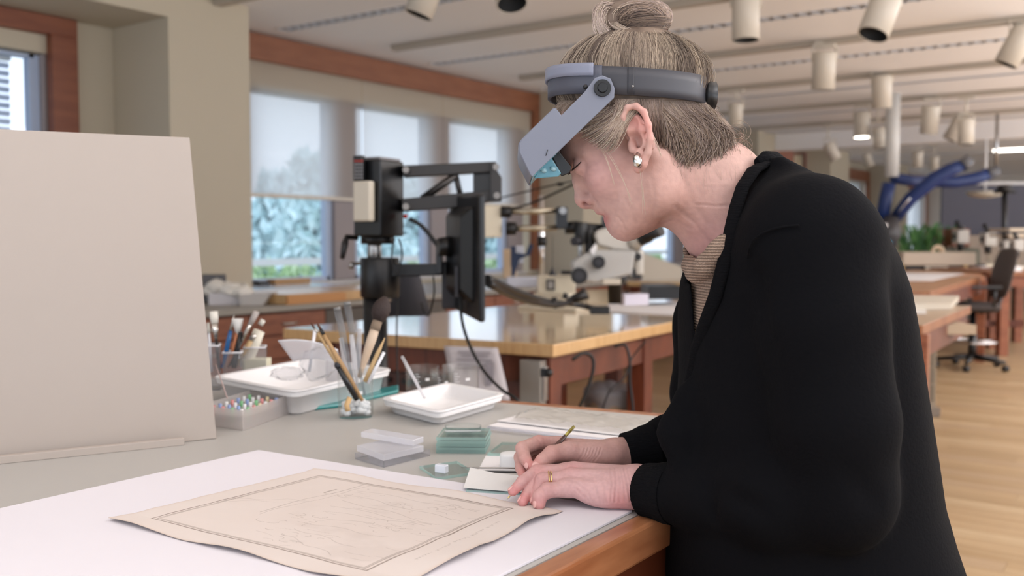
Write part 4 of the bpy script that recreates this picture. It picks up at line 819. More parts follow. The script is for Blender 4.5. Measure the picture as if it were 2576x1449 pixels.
m = MB(); m.tube([A(1612, 602, 4.7), A(1632, 592, 4.67), A(1636, 590, 4.66), A(1662, 577, 4.62)], [.034, .036, .030, .034], 18); m.build('eyepiece', black, sm)
plate([(1515, 545), (1528, 540), (1532, 572), (1516, 574)], 4.8, .06, 'ocular_guard', black, sm)
# its pole and base
pl_ = A(1362, 735, 5.45); pt = A(1362, 492, 5.45); m = MB(); m.tube([pl_, (pl_[0], pl_[1], pt[2])], .017, 16); m.build('pole', chrome, sm)
m = MB(); m.tube([A(1352, 607, 5.4), A(1374, 607, 5.4)], .028, 16); m.build('pole_collar', black, sm)
boxpx(1353, 694, 1448, 740, 5.35, .2, 'base_block', scw, None, None, 0, .01, parent=sm); boxpx(1374, 703, 1396, 731, 5.34, .02, 'base_badge', mat('badge_dark', C(70, 66, 64), .5), None, None, 0, .003, parent=sm); boxpx(1378, 708, 1392, 726, 5.33, .01, 'badge_plate', mat('badge_grey', C(160, 156, 152), .4), None, None, 0, .002, parent=sm)
m = MB(); bb_ = A(1400, 740, 5.4); 
m.b2((bb_[0]-.18, bb_[1]-.12, ZT), (bb_[0]+.2, bb_[1]+.14, ZT+.02)); m.b2((bb_[0]-.1, bb_[1]-.08, ZT+.02), (bb_[0]+.1, bb_[1]+.08, bb_[2]+.01)); m.build('foot', scw, sm, bevel=.004)
boxpx(1478, 730, 1530, 765, 4.85, .08, 'box', mat('cream_box', C(216, 200, 172), .5), 'small cream box on the table in front of the microscope', 'box')
# light guide with black gooseneck lying on the table
lg = thing('light_guide', 'black twin gooseneck light guide drooping from the monitor to the table', 'light guide', A(1500, 780, 4.5))
cable([A(1225, 700, 3.3), A(1290, 730, 3.6), A(1360, 755, 4.0), A(1400, 762, 4.3), A(1450, 766, 4.5), A(1500, 778, 4.5)], .014, None, 'gooseneck', black, parent=lg)
cable([A(1228, 712, 3.3), A(1300, 748, 3.7), A(1380, 766, 4.1), A(1420, 764, 4.3), A(1445, 752, 4.4), A(1475, 742, 4.4)], .014, None, 'gooseneck', black, parent=lg)
m = MB(); m.tube([A(1430, 758, 4.4), A(1476, 738, 4.38)], [.016, .028], 14); m.build('lamp_head', blackm, lg); m = MB(); m.box(A(1508, 780, 4.4), (.09, .06, .035), rz=YAW); m.build('lamp_clip', blackm, lg, bevel=.004)
m = MB(); m.tube([A(1393, 748, 4.2), A(1400, 775, 4.2)], .012, 8); m.tube([A(1425, 738, 4.2), A(1420, 752, 4.2)], .012, 8); m.build('thumb_screw', black, lg)
cable([A(1262, 497, 4.9), A(1340, 478, 4.7), A(1408, 462, 4.5), A(1445, 455, 4.3)], .004, 'thin black wire strung from the boom end block to behind the face, upper')
cable([A(1262, 528, 4.95), A(1330, 514, 4.9), A(1400, 484, 4.8), A(1446, 462, 4.7)], .006, 'black wire rising over the microscope rods, lower')
m = MB(); m.ball(A(1409, 463, 4.5), (.022, .012, .010), 10); m.build('wire_switch', black, label='small black inline switch on the upper wire', cat='switch')
# stand things left of pole
boxpx(1266, 627, 1300, 700, 5.75, .12, 'wooden_box', mat('pale_pine', C(214, 186, 152), .6), 'pale wooden box standing near the window left of the microscope pole', 'box')
m = MB(); m.prism([(0, 0), (.02, 0), (.045, .09), (.05, .10), (.11, .125), (0, .14)], 0, .04, M=Matrix(((RV[0], 0, FV[0]), (RV[1], 0, FV[1]), (0, 1, 0))), o=A(1286, 695, 5.6)); m.box(A(1291, 645, 5.62)+FV*.0, (.03, .03, .12), rz=YAW); m.build('blue_clamp', mat('navy_plastic', C(36, 52, 84), .4), label='navy blue clamp tool in front of the pale wooden box', cat='clamp')
boxpx(1298, 618, 1318, 662, 5.65, .01, 'label_card', mat('pale_card', C(216, 218, 226), .6), 'pale note card behind the navy clamp', 'card', 0, .001)
plate([(1322, 640), (1332, 612), (1342, 616), (1333, 644)], 5.5, .02, 'clip', mat('navy_plastic', C(36, 52, 84), .4), sm)
boxpx(1275, 698, 1355, 722, 5.6, .2, 'plastic_crate', mat('pale_blue_crate', C(214, 218, 232), .5), 'pale translucent box under the navy clamp', 'box')
m = MB(); c = A(1390, 693, 5.3); m.lathe([(.022, 0), (.02, .01), (.006, .035), (.002, .05), (.0012, .22), (0, .22)], c, 16); m.build('oil_can', darkgrey, label='tiny dark oil can with long needle spout by the pole base', cat='oil can')
boxpx(1412, 681, 1440, 691, 5.3, .05, 'dark_handle', black, 'small black handle left of the big zoom knob', 'handle')
# large pale board leaning behind right
plate([(1616, 635), (1716, 672), (1716, 704), (1616, 704)], 9.6, .05, 'leaning_board', beige_pl, None)
COL.objects['leaning_board']['label'] = 'pale board leaning under the window behind the eyepieces'; COL.objects['leaning_board']['category'] = 'board'
# ================================================================== window counter with cabinets
ctr_ = thing('window_counter', 'long grey counter with cherry drawers along the window wall', 'counter', (-5.4, 6, 0)); XF = float(Z(700, 770, .88)[0]); ctop = mat('counter_grey', C(150, 144, 134), .4)
m = MB(); m.b2((XW+.03, 1.2, .845), (XF, 8.6, .88)); m.build('worktop', ctop, ctr_, bevel=.003)
m = MB(); m.b2((XW+.03, 1.2, .08), (XF-.05, 8.6, .845)); m.build('carcase', wood_d, ctr_)
pulls = mat('pull_satin', C(200, 196, 188), .3, metal=.8)
dy = .62; y = 1.3; i = 0
while y < 8.4:
    dark_ = i in (5, 6)
    for (z0, z1) in ((.70, .83), (.55, .69), (.36, .54), (.12, .35)):
        if dark_ and z0 > .5: continue
        m = MB(); m.b2((XF-.05, y+.006, z0), (XF-.03, y+dy-.006, z1)); o = m.build('drawer', wood, ctr_, bevel=.003)
        m = MB(); m.tube([(XF-.03, y+dy/2-.06, (z0+z1)/2), (XF-.008, y+dy/2-.05, (z0+z1)/2), (XF-.008, y+dy/2+.05, (z0+z1)/2), (XF-.03, y+dy/2+.06, (z0+z1)/2)], .006, 8); m.build('pull', pulls, o)
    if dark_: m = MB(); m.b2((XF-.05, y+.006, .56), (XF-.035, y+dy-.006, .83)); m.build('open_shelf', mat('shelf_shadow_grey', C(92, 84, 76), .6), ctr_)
    y += dy; i += 1
bb2 = thing('butcher_block', 'thick maple butcher block on the window counter left of the boom stand', 'butcher block', (XF, 5, .88))
a = Z(672, 764, .882); b = Z(905, 750, .882); m = MB(); m.slab([(XF-.03, a[1], .945), (XF-.03, b[1]+.4, .945), (XW+.12, b[1]+.4, .945), (XW+.12, 4.37, .945), (XP+.02, 4.37, .945), (XP+.02, a[1], .945)], .063); m.build('block', [maple_side], bb2, bevel=.004)
m = MB(); m.b2((XF-.03, a[1], .882), (XF-.005, a[1]+.5, .94)); m.build('end_strip', mat('oak_strip', C(190, 134, 76), .4), bb2)
m = MB(); q = PX(733, 703, XW+.2); m.b2((XW+.12, q[1]-.18, .947), (XW+.22, q[1]+.18, .985)); m.build('wooden_tray', wdk, label='small flat wooden tray on the butcher block under the left window', cat='tray', bevel=.004)
m = MB(); q = PX(655, 716, XW+.2); m.b2((XW+.15, q[1]-.05, .947), (XW+.25, q[1]+.05, .98)); m.build('black_clip', black, label='small black clip at the left end of the butcher block', cat='clip', bevel=.004)
m = MB(); m.b2((XW+.3, a[1]+.12, .947), (XW+.75, a[1]+1.1, .951)); m.build('glass_sheet', mat('pale_sheet', C(214, 218, 230), .1), label='pale glossy sheet lying on the butcher block', cat='sheet')
# tissue box and monitor at the pillar
tb = thing('tissue_box', 'open tissue box with crumpled white tissues on the counter by the pillar', 'tissue box', Z(570, 770, .882)); 
boxpx(515, 738, 600, 772, 6.05, .22, 'carton', mat('carton', C(206, 202, 204), .6), None, None, .25, .003, parent=tb)
for i, (x, y, r_) in enumerate([(545, 722, .07), (578, 728, .075), (608, 734, .07), (528, 732, .05)]):
    c = A(x, y, 6.1); m = MB(); m.grid(lambda u_, v_: tuple(c+np.array([math.sin(v_*3.1416)*math.cos(u_*6.2832)*r_*(1+.5*noise.noise(Vector((math.cos(u_*6.28)*2, v_*5, i)))), math.sin(v_*3.1416)*math.sin(u_*6.2832)*r_, math.cos(v_*3.1416)*r_*.65*(1+.5*noise.noise(Vector((math.sin(u_*6.28)*2, v_*5, i))))])), 24, 12); m.build('tissue', mat('tissue_white', C(232, 226, 216), .9), tb)
plate([(600, 742), (680, 738), (660, 768), (605, 770)], 6.0, .2, 'paper_stack', mat('grey_paper', C(196, 190, 184), .7), None, .002); COL.objects['paper_stack']['label'] = 'pale sloping stack of papers right of the tissue box'; COL.objects['paper_stack']['category'] = 'papers'
boxpx(508, 690, 565, 760, 6.18, .04, 'display_panel', mat('panel_grey', C(96, 94, 96), .5), 'small dark grey panel standing behind the tissue box', 'panel')
# counter behind microscope: second run
m = MB(); m.b2((XW+.03, 9.4, .845), (XF, 13.5, .88)); m.build('worktop', ctop, ctr_, bevel=.003); m = MB(); m.b2((XW+.03, 9.4, .08), (XF-.05, 13.5, .845)); m.build('carcase', wood, ctr_)
m = MB(); m.b2((XF+.06, 8.3, .83), (-3.3, 10.2, .879)); t3 = thing('maple_table', 'maple table edge seen behind the microscope rods', 'table', (-3.8, 9.6, 0)); m.build('top', [maple], t3)
for x, y in ((XF+.12, 8.4), (-3.4, 8.4), (XF+.12, 10.1), (-3.4, 10.1)): m = MB(); m.box((x, y, .415), (.09, .09, .83)); m.build('leg', wood_d, t3)
# ================================================================== implicit-surface helper for bodies and clothes
class Field:
    """distance field on a grid in the levelled frame; smooth unions of tapered capsules and ellipsoids"""
    def __init__(s, lo, hi, h):
        s.lo = np.array(lo, float); s.h = h; s.n = np.ceil((np.array(hi)-s.lo)/h).astype(int)+1; s.F = np.full(s.n, .2, np.float32)
    def sub(s, lo, hi):
        a = np.clip(np.floor((np.array(lo)-s.lo)/s.h).astype(int), 0, s.n); b = np.clip(np.ceil((np.array(hi)-s.lo)/s.h).astype(int)+1, 0, s.n)
        if (b <= a).any(): return None, None
        ax = [s.lo[i]+s.h*np.arange(a[i], b[i]) for i in range(3)]
        return tuple(slice(a[i], b[i]) for i in range(3)), np.stack(np.meshgrid(*ax, indexing='ij'), -1)
    def put(s, sl, d, k, mode):
        F = s.F[sl]
        if mode == 'sub': d = -d; hh = np.clip(k-np.abs(F-d), 0, None)/max(k, 1e-9); s.F[sl] = np.maximum(F, d)+hh*hh*k*.25
        elif mode == 'int': s.F[sl] = np.maximum(F, d)
        else: hh = np.clip(k-np.abs(F-d), 0, None)/max(k, 1e-9); s.F[sl] = np.minimum(F, d)-hh*hh*k*.25
    def cone(s, a, b, ra, rb=None, k=.004, mode='add', pad=.012):
        a = np.array(a, float); b = np.array(b, float); rb = ra if rb is None else rb; m = max(ra, rb)+k+pad
        sl, P = s.sub(np.minimum(a, b)-m, np.maximum(a, b)+m)
        if sl is None: return s
        d = b-a; L2 = max((d*d).sum(), 1e-9); t = np.clip(((P-a)@d)/L2, 0, 1); q = P-a-t[..., None]*d
        s.put(sl, np.sqrt((q*q).sum(-1))-(ra+(rb-ra)*t), k, mode); return s
    def chain(s, pts, rs, k=.004, mode='add'):
        for i in range(len(pts)-1): s.cone(pts[i], pts[i+1], rs[i], rs[i+1], k, mode)
        return s
    def ell(s, c, r, R=None, k=.006, mode='add', pad=.012):
        c = np.array(c, float); r = np.array(r, float) if np.ndim(r) else np.array([r]*3, float); m = r.max()+k+pad
        sl, P = s.sub(c-m, c+m)
        if sl is None: return s
        q = P-c
        if R is not None: q = q@R                     # columns of R = ellipsoid axes
        k0 = np.sqrt(((q/r)**2).sum(-1)); k1 = np.sqrt(((q/(r*r))**2).sum(-1))+1e-9
        s.put(sl, k0*(k0-1)/k1, k, mode); return s
    def merge(s, other, k): s.put((slice(None),)*3, other, k, 'add')
    def mesh(s, noise_=None):
        F = s.F; S = F < 0; n = F.shape; idx = -np.ones((n[0]-1, n[1]-1, n[2]-1), np.int64)
        cs = np.zeros((n[0]-1, n[1]-1, n[2]-1), np.int8)
        for dx in (0, 1):
            for dy in (0, 1):
                for dz in (0, 1): cs += S[dx:n[0]-1+dx, dy:n[1]-1+dy, dz:n[2]-1+dz]
        act = (cs > 0) & (cs < 8); I = np.argwhere(act); idx[act] = np.arange(len(I)); acc = np.zeros((len(I), 3)); cnt = np.zeros(len(I))
        for ax in range(3):
            o1, o2 = [q for q in range(3) if q != ax]
            for u_ in (0, 1):
                for v_ in (0, 1):
                    a = I.copy(); a[:, o1] += u_; a[:, o2] += v_; b = a.copy(); b[:, ax] += 1
                    fa = F[a[:, 0], a[:, 1], a[:, 2]]; fb = F[b[:, 0], b[:, 1], b[:, 2]]; cr = (fa < 0) != (fb < 0); t = np.where(cr, fa/np.where(fa-fb == 0, 1, fa-fb), 0)
                    p = a.astype(float); p[:, ax] += t; acc[cr] += p[cr]; cnt[cr] += 1
        V = s.lo+s.h*acc/np.maximum(cnt, 1)[:, None]; Q = []
        for ax in range(3):
            o1, o2 = [(1, 2), (2, 0), (0, 1)][ax]
            sl0 = [slice(None)]*3; sl1 = [slice(None)]*3; sl0[ax] = slice(0, -1); sl1[ax] = slice(1, None)
            cr = S[tuple(sl0)] != S[tuple(sl1)]; E = np.argwhere(cr); ok = (E[:, o1] > 0) & (E[:, o2] > 0) & (E[:, o1] < n[o1]-1) & (E[:, o2] < n[o2]-1); E = E[ok]
            if not len(E): continue
            ins = S[E[:, 0], E[:, 1], E[:, 2]]; q = []
            for (u_, v_) in ((-1, -1), (0, -1), (0, 0), (-1, 0)):
                e = E.copy(); e[:, o1] += u_; e[:, o2] += v_; q.append(idx[e[:, 0], e[:, 1], e[:, 2]])
            q = np.stack(q, 1); q[~ins] = q[~ins][:, ::-1]; Q.append(q)
        return V, np.concatenate(Q)
def smooth(V, Q, it=2, lam=.5):
    n = len(V); e = np.concatenate([Q[:, [0, 1]], Q[:, [1, 2]], Q[:, [2, 3]], Q[:, [3, 0]]])
    for _ in range(it):
        acc = np.zeros_like(V); c = np.bincount(e[:, 0], minlength=n)+np.bincount(e[:, 1], minlength=n)
        for k in range(3): acc[:, k] = np.bincount(e[:, 0], V[e[:, 1], k], n)+np.bincount(e[:, 1], V[e[:, 0], k], n)
        V = V*(1-lam)+lam*acc/np.maximum(c, 1)[:, None]
    return V
def lmesh(name, V, Q, m, parent, col=None, smooth_=True):
    """levelled-frame vertices -> world mesh object under parent"""
    me = bpy.data.meshes.new(name); Wv = l2w(V)-np.array(worldloc(parent)); fastmesh(me, Wv, Q, smooth_); me.materials.append(m)
    if col is not None: setcol(me, col)
    o = bpy.data.objects.new(name, me); COL.objects.link(o); o.parent = parent; return o
FM = 1.18
def lv(px, py, off=0.0):            # point whose forward coordinate is FM+off
    b = (py-724.5)/FPX; return lvl(px, py, (FM+off)/(cp-b*sp))
def mir(p): return np.array([p[0], 2*FM-p[1], p[2]])

def biggest(V, Q):
    """keep the largest connected piece"""
    n = len(V); lab = np.arange(n); e = np.concatenate([Q[:, [0, 1]], Q[:, [1, 2]], Q[:, [2, 3]]])
    while True:
        old = lab.copy(); mn = np.minimum(lab[e[:, 0]], lab[e[:, 1]]); np.minimum.at(lab, e[:, 0], mn); np.minimum.at(lab, e[:, 1], mn); lab = lab[lab]; lab = lab[lab]
        if (lab == old).all(): break
    k = np.bincount(lab).argmax(); keep = lab == k; idx = np.cumsum(keep)-1; q = keep[Q[:, 0]]; return V[keep], idx[Q[q]]
# ================================================================== the woman
pbase = l2w(np.array([lv(2020, 1300)[0], FM, 0])); person = thing('person', 'woman in black cardigan bending over the bench, retouching the print', 'person', pbase)
skin = mat('skin', (1, 1, 1, 1), .47, attr=True, sss=.12, bump=(420, .12), spec=.35)
# ---------------- head and neck
F = Field(lv(1395, 720, -.13)-np.array([.0, 0, .05]), lv(2060, 60, .13), .0019)
pitch = math.radians(34); fx = np.array([-math.cos(pitch), 0, -math.sin(pitch)]); uz = np.array([-math.sin(pitch), 0, math.cos(pitch)]); RH = np.stack([fx, np.array([0, 1., 0]), uz], 1)
F.ell(lv(1600, 245), (.088, .071, .082), RH)                                    # cranium
F.ell(lv(1518, 330), (.055, .060, .056), RH, k=.012)                             # forehead
F.ell(lv(1532, 395), (.041, .060, .056), RH, k=.012)                             # cheekbones level
F.ell(lv(1548, 470), (.032, .047, .050), RH, k=.012)                             # maxilla
F.ell(lv(1600, 440), (.053, .058, .062), RH, k=.015)                             # cheek/jaw mass
F.ell(lv(1575, 560), (.0180, .021, .0185), RH, k=.014)                           # chin
for sgn in (-1, 1):
    g = lambda px, py, off: lv(px, py, off*-sgn*-1) if sgn < 0 else mir(lv(px, py, -off))
    P = lambda px, py, off: lv(px, py, -off) if sgn < 0 else mir(lv(px, py, -off))
    F.cone(P(1576, 557, .010), P(1668, 488, .046), .018, .019, k=.018)          # jawbone
    F.cone(P(1668, 488, .046), P(1655, 400, .056), .018, .016, k=.02)
    F.ell(P(1516, 440, .036), (.020, .022, .026), RH, k=.012)                   # cheek
    F.cone(P(1434, 396, .006), P(1482, 378, .042), .010, .010, k=.012)          # brow
    F.ell(P(1448, 424, .031), (.011, .016, .010), RH, k=.010, mode='sub')       # eye socket
    F.ell(P(1466, 417, .031), (.0120, .0130, .0112), RH, k=.006)                # lid over the eye
    F.ell(P(1484, 503, .0105), (.0085, .006, .0075), RH, k=.004)                # nostril wing
    F.cone(P(1672, 470, .050), P(1800, 630, .012), .011, .009, k=.018)          # neck cord
F.cone(lv(1452, 418), lv(1457, 455), .0075, .0075, k=.009); F.cone(lv(1457, 455), lv(1466, 498), .0075, .0095, k=.006); F.cone(lv(1466, 500), lv(1470, 506), .0098, .0095, k=.004)   # nose
F.cone(lv(1476, 510), lv(1492, 512), .0055, .007, k=.006)
F.ell(lv(1514, 520), (.008, .020, .010), RH, k=.006); 
for s_ in (-1, 1): F.cone(lv(1511, 529), lv(1530, 525, .017*s_), .0058, .0040, k=.004); F.cone(lv(1536, 553), lv(1546, 541, .016*s_), .0062, .0042, k=.004)
F.ell(lv(1547, 567), (.006, .022, .010), RH, k=.006)
for s_ in (-1, 1): F.cone(lv(1512, 542), lv(1544, 533, .021*s_), .0018, .0012, k=.003, mode='sub')
for s_ in (-1, 1): q = lv(1475, 513, -.0095); q = q if s_ < 0 else mir(q); F.ell(q, (.0075, .0034, .0042), RH, k=.0015, mode='sub')
F.cone(lv(1625, 515), lv(1700, 470), .026, .046, k=.02)                         # under the jaw
F.ell(lv(1604, 552), (.022, .028, .013), None, k=.014)                          # soft chin fold
F.cone(lv(1700, 400), lv(1800, 478), .052, .0575, k=.025); F.cone(lv(1800, 478), lv(1880, 570), .0575, .060, k=.02)   # neck
F.cone(lv(1710, 470), lv(1782, 600), .040, .022, k=.02); F.cone(lv(1782, 600), lv(1812, 690), .022, .016, k=.02)
F.cone(lv(1880, 570), lv(1915, 680), .058, .058, k=.02)
# nasolabial and mouth-corner folds
# ears
for s_ in (-1, 1):
    E = lambda px, py, off: lv(px, py, -off) if s_ < 0 else mir(lv(px, py, -off))
    F.ell(E(1606, 335, .068), (.015, .008, .030), RH*1.0, k=.008)               # base
    hel = [(1592, 352, .076), (1576, 325, .080), (1566, 295, .083), (1578, 270, .085), (1600, 266, .087), (1620, 282, .090), (1632, 315, .092), (1636, 350, .091), (1630, 385, .088), (1616, 412, .084), (1606, 425, .080)]
    F.chain([E(*q) for q in hel], [.0022, .0028, .003, .0034, .0036, .0038, .0036, .0036, .0040, .0058, .0052], k=.003)
    F.chain([E(1585, 300, .080), E(1600, 300, .082), E(1614, 325, .084), E(1616, 360, .083), E(1604, 388, .081)], [.003, .0036, .0038, .0036, .004], k=.005)
    F.ell(E(1612, 330, .078), (.012, .0035, .026), RH, k=.005)
    F.ell(E(1600, 352, .082), (.0065, .007, .010), RH, k=.003, mode='sub'); F.ell(E(1592, 305, .085), (.005, .004, .007), RH, k=.003, mode='sub')
    F.cone(E(1588, 362, .076), E(1590, 376, .076), .0045, k=.004)               # tragus
    F.cone(E(1610, 405, .078), E(1608, 418, .079), .0065, .006, k=.005)         # lobe
hv, hq = F.mesh(); hv = smooth(hv, hq, 2, .5)
def proj(V):
    dep = V[:, 1]*cp-(V[:, 2]-H)*sp; return 1288+FPX*V[:, 0]/dep, 724.5-FPX*(V[:, 1]*sp+(V[:, 2]-H)*cp)/dep
def crease(V, lines, fmid, c=None):
    """press fine folds into the near side (and mirrored); lines: (pixel points, depth, half width px)"""
    V = V.copy(); out = np.zeros(len(V))
    W_ = V.copy(); far = W_[:, 1] > fmid
    if fmid < 5: W_[far, 1] = 2*fmid-W_[far, 1]
    x, y = proj(W_)
    for pts, dep, w in lines:
        d = np.full(len(V), 1e9)
        for (a, b) in zip(pts[:-1], pts[1:]):
            ax, ay, bx, by = *a, *b; L2 = (bx-ax)**2+(by-ay)**2+1e-9; t = np.clip(((x-ax)*(bx-ax)+(y-ay)*(by-ay))/L2, 0, 1); d = np.minimum(d, np.hypot(x-ax-t*(bx-ax), y-ay-t*(by-ay)))
        out += .62*dep*(np.exp(-(d/w)**2)-.45*np.exp(-((d-1.9*w)/w)**2))
    V[:, 1] += np.where(far, -out, out); return V, out
def paint(V, spots, base):
    c = np.tile(np.array(base[:3]), (len(V), 1))
    for p, r, colr, a in spots: w = a*np.exp(-((V-np.array(p))**2).sum(1)/r**2)[:, None]; c = c*(1-w)+np.array(colr[:3])*w
    return c
SK = C(194, 158, 147); RED = C(190, 116, 112); PINK = C(204, 152, 150); PALE = C(208, 178, 172); DK = C(116, 74, 66)
def nvar(V, s_, seed): return np.array([noise.noise(Vector((float(a)*s_, float(b)*s_+seed, float(c_)*s_))) for a, b, c_ in V])
hspots = [(lv(1468, 508, 0), .010, RED, .55), (lv(1475, 513, -.011), .0052, C(110, 34, 34), .95), (mir(lv(1475, 513, -.011)), .0052, C(110, 34, 34), .95), (lv(1510, 440, -.045), .03, PINK, .6), (lv(1520, 470, -.04), .03, PINK, .5), (lv(1560, 500, -.05), .03, PALE, .5),
          (lv(1531, 553, -.004), .010, C(190, 96, 102), .85), (lv(1514, 535, -.006), .006, C(190, 110, 110), .6), (lv(1536, 542, -.014), .007, C(186, 100, 100), .6), (lv(1597, 352, -.082), .008, DK, .75), (lv(1592, 305, -.084), .007, C(180, 110, 100), .6), (lv(1622, 310, -.09), .02, C(214, 140, 132), .6), (lv(1606, 415, -.082), .014, C(214, 150, 142), .6),
          (lv(1455, 420, -.031), .006, C(140, 92, 84), .5), (lv(1800, 620, -.03), .05, PINK, .7), (lv(1690, 470, -.06), .05, C(204, 158, 146), .5), (lv(1640, 560, -.02), .04, C(196, 146, 134), .5), (lv(1560, 590, 0), .02, PINK, .5)]
FL = [([(1488, 490), (1504, 510), (1520, 530), (1530, 545)], .0012, 4), ([(1556, 545), (1568, 560), (1574, 578)], .0012, 4), ([(1575, 500), (1590, 530), (1600, 560)], .0010, 5), ([(1480, 420), (1500, 412), (1516, 400)], .0005, 2.5), ([(1482, 428), (1502, 428)], .0005, 2.5), ([(1462, 432), (1474, 440), (1492, 440)], .0007, 3),
 ([(1752, 514), (1800, 518), (1860, 515)], .0012, 3), ([(1700, 520), (1750, 560), (1790, 610)], .0016, 6), ([(1660, 560), (1700, 552), (1740, 575)], .0012, 5), ([(1770, 470), (1830, 470)], .0006, 3), ([(1640, 450), (1650, 500), (1640, 540)], .0008, 6), ([(1720, 440), (1740, 500), (1780, 560)], .0010, 7), ([(1545, 430), (1552, 470), (1556, 510)], .0005, 5)]
hv, cd_ = crease(hv, FL, FM)
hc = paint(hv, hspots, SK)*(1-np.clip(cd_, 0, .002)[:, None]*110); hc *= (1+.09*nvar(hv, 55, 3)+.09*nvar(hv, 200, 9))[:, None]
# ---------------- left hand (near), ring finger with two gold bands
def HF(lo, hi): return Field(np.minimum(lo, hi)-.02, np.maximum(lo, hi)+.02, .0012)
zmin = TB+.0008
L_ = {'wr': lvl(1600, 1222, 1.195)}
G = HF(lvl(1260, 1300, 1.16), lvl(1740, 1140, 1.30))
def clampz(p, r): p = np.array(p); p[2] = max(p[2], zmin+r); return p
def finger(G, pts, rs, palm, k=.006):
    g = Field(G.lo, G.lo+G.h*(np.array(G.n)-1), G.h); g.F = palm.copy(); P = [clampz(lvl(*p), r) for p, r in zip(pts, rs)]
    t = Field.__new__(Field); t.lo, t.h, t.n = G.lo, G.h, G.n; t.F = np.full(G.F.shape, .2, np.float32); t.chain(P, rs, k=.0025)
    return t.F, P
palm = Field.__new__(Field); palm.lo, palm.h, palm.n = G.lo, G.h, G.n; palm.F = G.F.copy()
mc = [((1600, 1206, 1.222), (1426, 1187, 1.245), .0155, .0105), ((1602, 1208, 1.212), (1443, 1189, 1.236), .0165, .0112), ((1588, 1218, 1.200), (1436, 1203, 1.218), .018, .0108), ((1580, 1240, 1.196), (1425, 1229, 1.203), .017, .0100)]
for a, b, ra, rb in mc: palm.cone(clampz(lvl(*a), ra), clampz(lvl(*b), rb), ra, rb, k=.010)
palm.ell(clampz(lvl(1532, 1246, 1.198), .0155), (.036, .018, .0155), None, k=.010)
palm.ell(lvl(1500, 1215, 1.235), (.035, .018, .014), None, k=.010)
palm.cone(lvl(1600, 1226, 1.20), lvl(1720, 1242, 1.145), .0235, .024, k=.012)
palm.ell(lvl(1610, 1224, 1.203), (.03, .028, .0235), None, k=.012)
for (a, b) in (((1443, 1176, 1.236), (1560, 1188, 1.218)), ((1436, 1190, 1.216), (1560, 1200, 1.20)), ((1425, 1216, 1.2), (1550, 1222, 1.19))): palm.cone(lvl(*a), lvl(*b), .0045, .003, k=.008)   # tendons
fs = [([(1426, 1187, 1.245), (1350, 1186, 1.236), (1314, 1212, 1.218), (1290, 1236, 1.206)], [.0105, .0085, .0076, .0062]),
      ([(1443, 1189, 1.236), (1358, 1190, 1.234), (1336, 1228, 1.220), (1315, 1266, 1.203)], [.0112, .0090, .0078, .0066]),
      ([(1436, 1203, 1.218), (1364, 1208, 1.218), (1352, 1238, 1.212), (1346, 1264, 1.205)], [.0105, .0092, .0076, .0066]),
      ([(1425, 1229, 1.203), (1376, 1234, 1.196), (1357, 1250, 1.192), (1357, 1270, 1.190)], [.0100, .0096, .0088, .0080])]
res = palm.F.copy(); FP = []
th = ([(1520, 1215, 1.245), (1455, 1222, 1.262), (1412, 1232, 1.262), (1384, 1238, 1.255)], [.014, .0115, .0095, .0075])
def smin(a, b, k): h = np.clip(k-np.abs(a-b), 0, None)/k; return np.minimum(a, b)-h*h*k*.25
for pts, rs in fs+[th]:
    f_, P = finger(G, pts, rs, palm.F); FP.append(P); res = np.minimum(res, smin(palm.F, f_, .007))
G.F = res
# wrinkle grooves at the wrist and knuckles
av, aq = G.mesh(); av = smooth(av, aq, 2, .45)
KN = C(196, 118, 112); TIP = C(206, 112, 112)
sp1 = []
for P in FP: sp1 += [(P[-1], .009, TIP, .7), (P[1], .010, KN, .4), (P[2], .007, KN, .3)]
sp1 += [(lvl(1440, 1178, 1.222), .014, C(202, 140, 138), .6), (lvl(1560, 1270, 1.18), .02, C(196, 108, 104), .5), (lvl(1500, 1215, 1.2), .03, C(210, 170, 168), .6)]
wl_ = [([(1534+9*i+3*math.sin(i), 1178), (1540+9*i, 1215), (1536+10*i+.6*i*i, 1262)], .0011+.0004*math.sin(i*2), 2.6) for i in range(6)]
wl_ += [([(1410, 1205), (1450, 1212), (1480, 1238), (1490, 1262)], .0008, 3.5), ([(1430, 1196), (1470, 1206), (1500, 1210)], .0007, 3), ([(1450, 1230), (1470, 1250)], .0006, 3), ([(1500, 1225), (1510, 1262)], .0008, 4), ([(1518, 1215), (1526, 1262)], .0008, 4), ([(1480, 1190), (1500, 1196), (1520, 1192)], .0006, 3), ([(1350, 1194), (1352, 1206)], .0005, 2), ([(1362, 1225), (1370, 1240)], .0006, 2.5), ([(1336, 1222), (1344, 1234)], .0004, 2)]
av, cd_ = crease(av, wl_, 9.0)
ac = paint(av, sp1, C(200, 158, 155))*(1-np.clip(cd_, 0, .002)[:, None]*130); ac *= (1+.06*nvar(av, 90, 1)+.08*nvar(av, 300, 5))[:, None]
